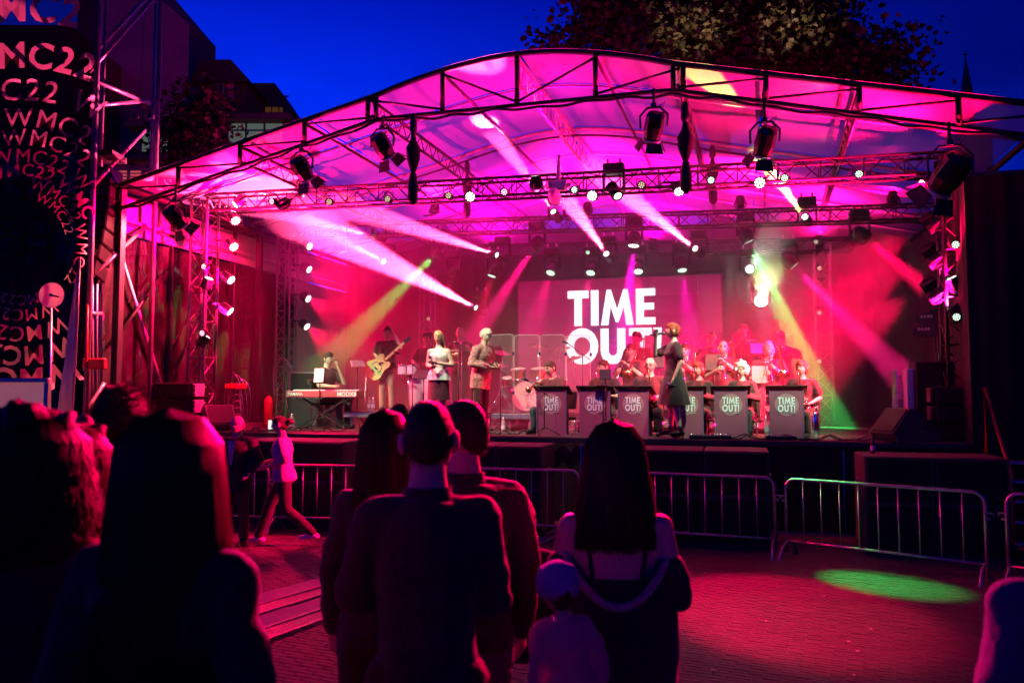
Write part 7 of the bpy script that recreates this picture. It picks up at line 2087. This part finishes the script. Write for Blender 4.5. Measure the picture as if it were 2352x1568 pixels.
strands(J, r, M['strandbrown'], 2600, .24, .12, seed=58, curl=.007, flare=.04, r0=.0011)
r, J = crowd('person, small dark head at the far left edge below the pale panel', 12, 942, 5.5, 180, top=('shirt', 'tee2'), hair=('short', 'hairdark'), seed=59, vox=.02)
# bare shouldered woman with a child on her arm
r, J = crowd('person, woman with straight shoulder hair and bare shoulders carrying a child', 1412, 979, 3.0, 176, sex='f', top=('none', 'navy'), bottom=('trousers', 'blacktrouser'), hair=('long', 'hairdark', .30), armR=((-.21, .02, -.27), (-.16, -.24, -.20)), armL=((.21, -.03, -.27), (.10, -.27, -.22)), head=(14, 0, 0), seed=60)
strands(J, r, M['strandbrown'], 3600, .34, .104, seed=60, flare=.055, r0=.0014)
T = J['T']; kk = J['k']
k = MB(); n = 44; vs = []
for iz, (z, rx, ry) in enumerate(((.36, .172, .13), (.345, .18, .14), (.25, .212, .15), (.12, .222, .16), (-.02, .215, .165), (-.18, .205, .165), (-.3, .195, .16))):
    for j in range(n):
        a = 2 * PI * j / n
        dip = .16 * max(0, math.sin(a)) ** 2 * (1 - iz / 6) * (1 if math.cos(a) > -.2 else .9)
        w = .008 * math.sin(a * 7 + iz) + .006 * math.sin(a * 13 - iz * 2)
        vs.append(T((math.cos(a) * (rx + w), math.sin(a) * (ry + w), z - dip + .03 * math.cos(a) ** 2)))
k.add(vs, [(i * n + j, i * n + (j + 1) % n, (i + 1) * n + (j + 1) % n, (i + 1) * n + j) for i in range(6) for j in range(n)], 0, True)
jk = k.build('slipped_jacket', M['navyjacket'], r)
M['trim'] = cloth('striped_knit_trim', (.30, .2, .28), var=.5, scale=60)
k = MB(); k.tube([T((math.cos(2 * PI * j / n) * .186, math.sin(2 * PI * j / n) * .147, .348 - .16 * math.sin(2 * PI * j / n) ** 2 * .84 + .03 * math.cos(2 * PI * j / n) ** 2)) for j in range(1, 22)], .015 * kk, 8); k.build('knit_trim', M['trim'], jk)
for s_ in (-1, 1):
    k = MB(); k.tube([T((s_ * .085, .098, .27)), T((s_ * .098, .085, .40)), T((s_ * .10, .03, .525)), T((s_ * .095, -.06, .47)), T((s_ * .08, -.11, .36))], .012 * kk, 6, flat=.4); k.build('strap', M['navyjacket'], r)
k = MB(); c_ = MB()
c_.rings([(T((0, 0, z)), V((1, 0, 0)), V((0, 1, 0)), rx * kk, ry * kk) for z, rx, ry in ((-.02, .185, .135), (.1, .17, .125), (.2, .148, .11), (.28, .15, .112), (.30, .148, .11))], 18); c_.build('top', M['navyjacket'], r)
for nm in 'RL':
    k = MB(); s0, e0, w0 = J['s' + nm], J['e' + nm], J['w' + nm]
    k.capsule(s0.lerp(e0, .62), .066 * kk, e0, .068 * kk, 12); k.capsule(e0, .066 * kk, e0.lerp(w0, .85), .05 * kk, 12); job('sleeve', k, [M['navyjacket']], r, .014, None, .01, 2, 3)
# the child on her left (picture left) arm: seen as a bundle of pink cloth with a violet cap
Mi = J['M']; cc = Mi @ V((.16, -.24, 1.18 * kk))
ch_, CJ = None, None
c3 = at_y(1322, 1268, 2.8)
chz = c3.z - .86
r2, J2 = person('person, small child in a pink coat and violet cap carried on an arm', (c3.x, 2.78, chz), R(195), .84, 'f', legs={'R': ((-.16, -.30, .80), (-.17, -.25, .42), (0, -1)), 'L': ((.16, -.30, .80), (.17, -.25, .42), (0, -1))}, hipz=.86, group=GC, hair=('short', 'hairbrown'), top=('jacket', 'pinkcloth'), bottom=('trousers', 'pinkcloth'), vox=.012, seed=61, wr=.02, hs=1.5)
r2.rotation_euler = (R(-4), R(6), R(195))
k = MB(); k.lathe([(.098, -.02), (.104, .03), (.085, .095), (.03, .125), (0, .128)], 16, J2['HM'] @ Matrix.Scale(J2['k'] * 1.5, 4)); k.build('cap', M['bluehat'], r2)
# seated person in a folding wheeled chair
p = at_y(1198, 1158, 4.9); zz = gz(4.9)
r, J = person('person, seated in a low chair left of the bare shouldered woman, back turned', (p.x, 4.9, zz), R(176), 1.68, 'f', legs={'R': ((-.13, -.42, .50), (-.13, -.5, .08), (0, -1)), 'L': ((.13, -.42, .50), (.15, -.46, .08), (0, -1))}, hipz=.50, group=GC, hair=('bob', 'hairdark'), top=('shirt', 'tee2'), armR=((-.26, .0, -.26), (-.2, -.28, -.3)), armL=((.26, 0, -.26), (.2, -.28, -.3)), seed=62)
o = thing('folding_chair', 'low folding chair with crossed tube legs under the seated spectator', 'chair', (p.x, 4.9, zz), R(176))
k = MB(); k.box((0, .0, .40), (.46, .42, .03), b=.01); k.build('seat', M['blackcloth'], o)
k = MB(); k.box((0, .22, .68), (.46, .03, .42), Matrix.Rotation(R(-10), 3, 'X'), b=.01); k.build('backrest', M['blackcloth'], o)
for s_ in (-1, 1):
    for e in (-1, 1):
        k = MB(); k.tube([(s_ * .23, e * .22, .40), (s_ * .23, -e * .24, .02)], .013, 6); k.build('leg', M['chrome'], o)
# person cut off at the right edge
r, J = crowd('person, shoulder and sleeve in mauve cut off by the right picture edge', 2480, 1010, 1.9, 176, sex='f', H=1.72, top=('shirt', 'mauve'), bottom=('trousers', 'jeans'), hair=('bob', 'hairbrown'), seed=63)
# two people by the barriers
p = at_y(546, 955, 10.7)
r, J = person('person, elderly man in a dark suit and glasses standing by the barriers facing the crowd', (p.x, 10.7, gz(10.7)), R(-6), p.z, group=GC, glasses=True, hair=('fringe', 'hairgrey'), top=('jacket', 'blacktrouser'), bottom=('trousers', 'tee2'), seed=64, vox=.017, armL=((.27, .0, -.26), (.24, -.16, -.42)))
r.scale = (1.12, 1.12, 1)
k = MB(); T = J['T']; k.add([T((-.05, -.155, .50)), T((.05, -.155, .50)), T((.012, -.165, .18)), T((-.012, -.165, .18))], [(0, 1, 2, 3)]); k.build('shirt_front', M['whiteshirt'], r)
p = at_y(655, 955, 10.75)
r, J = person('person, woman in a pale shirt and white sneakers walking left past the barriers', (p.x, 10.75, gz(10.75)), R(-82), p.z - gz(10.75), 'f', legs='walk', group=GC, hair=('short', 'hairbrown'), top=('tee', 'paleshirt'), bottom=('trousers', 'blacktrouser'), shoes='sneaker', head=(-10, 4, 0), lean=4, armR=((-.23, -.02, -.27), (-.16, -.26, -.30)), armL=((.23, .06, -.27), (.15, -.2, -.34)), seed=65, vox=.016)
r.scale = (1.18, 1.14, 1)
k = MB(); k.ball(J['HM'] @ V((0, .12, .03)), .045, 12, 8); k.build('hair_bun', M['hairbrown'], r)
flush()
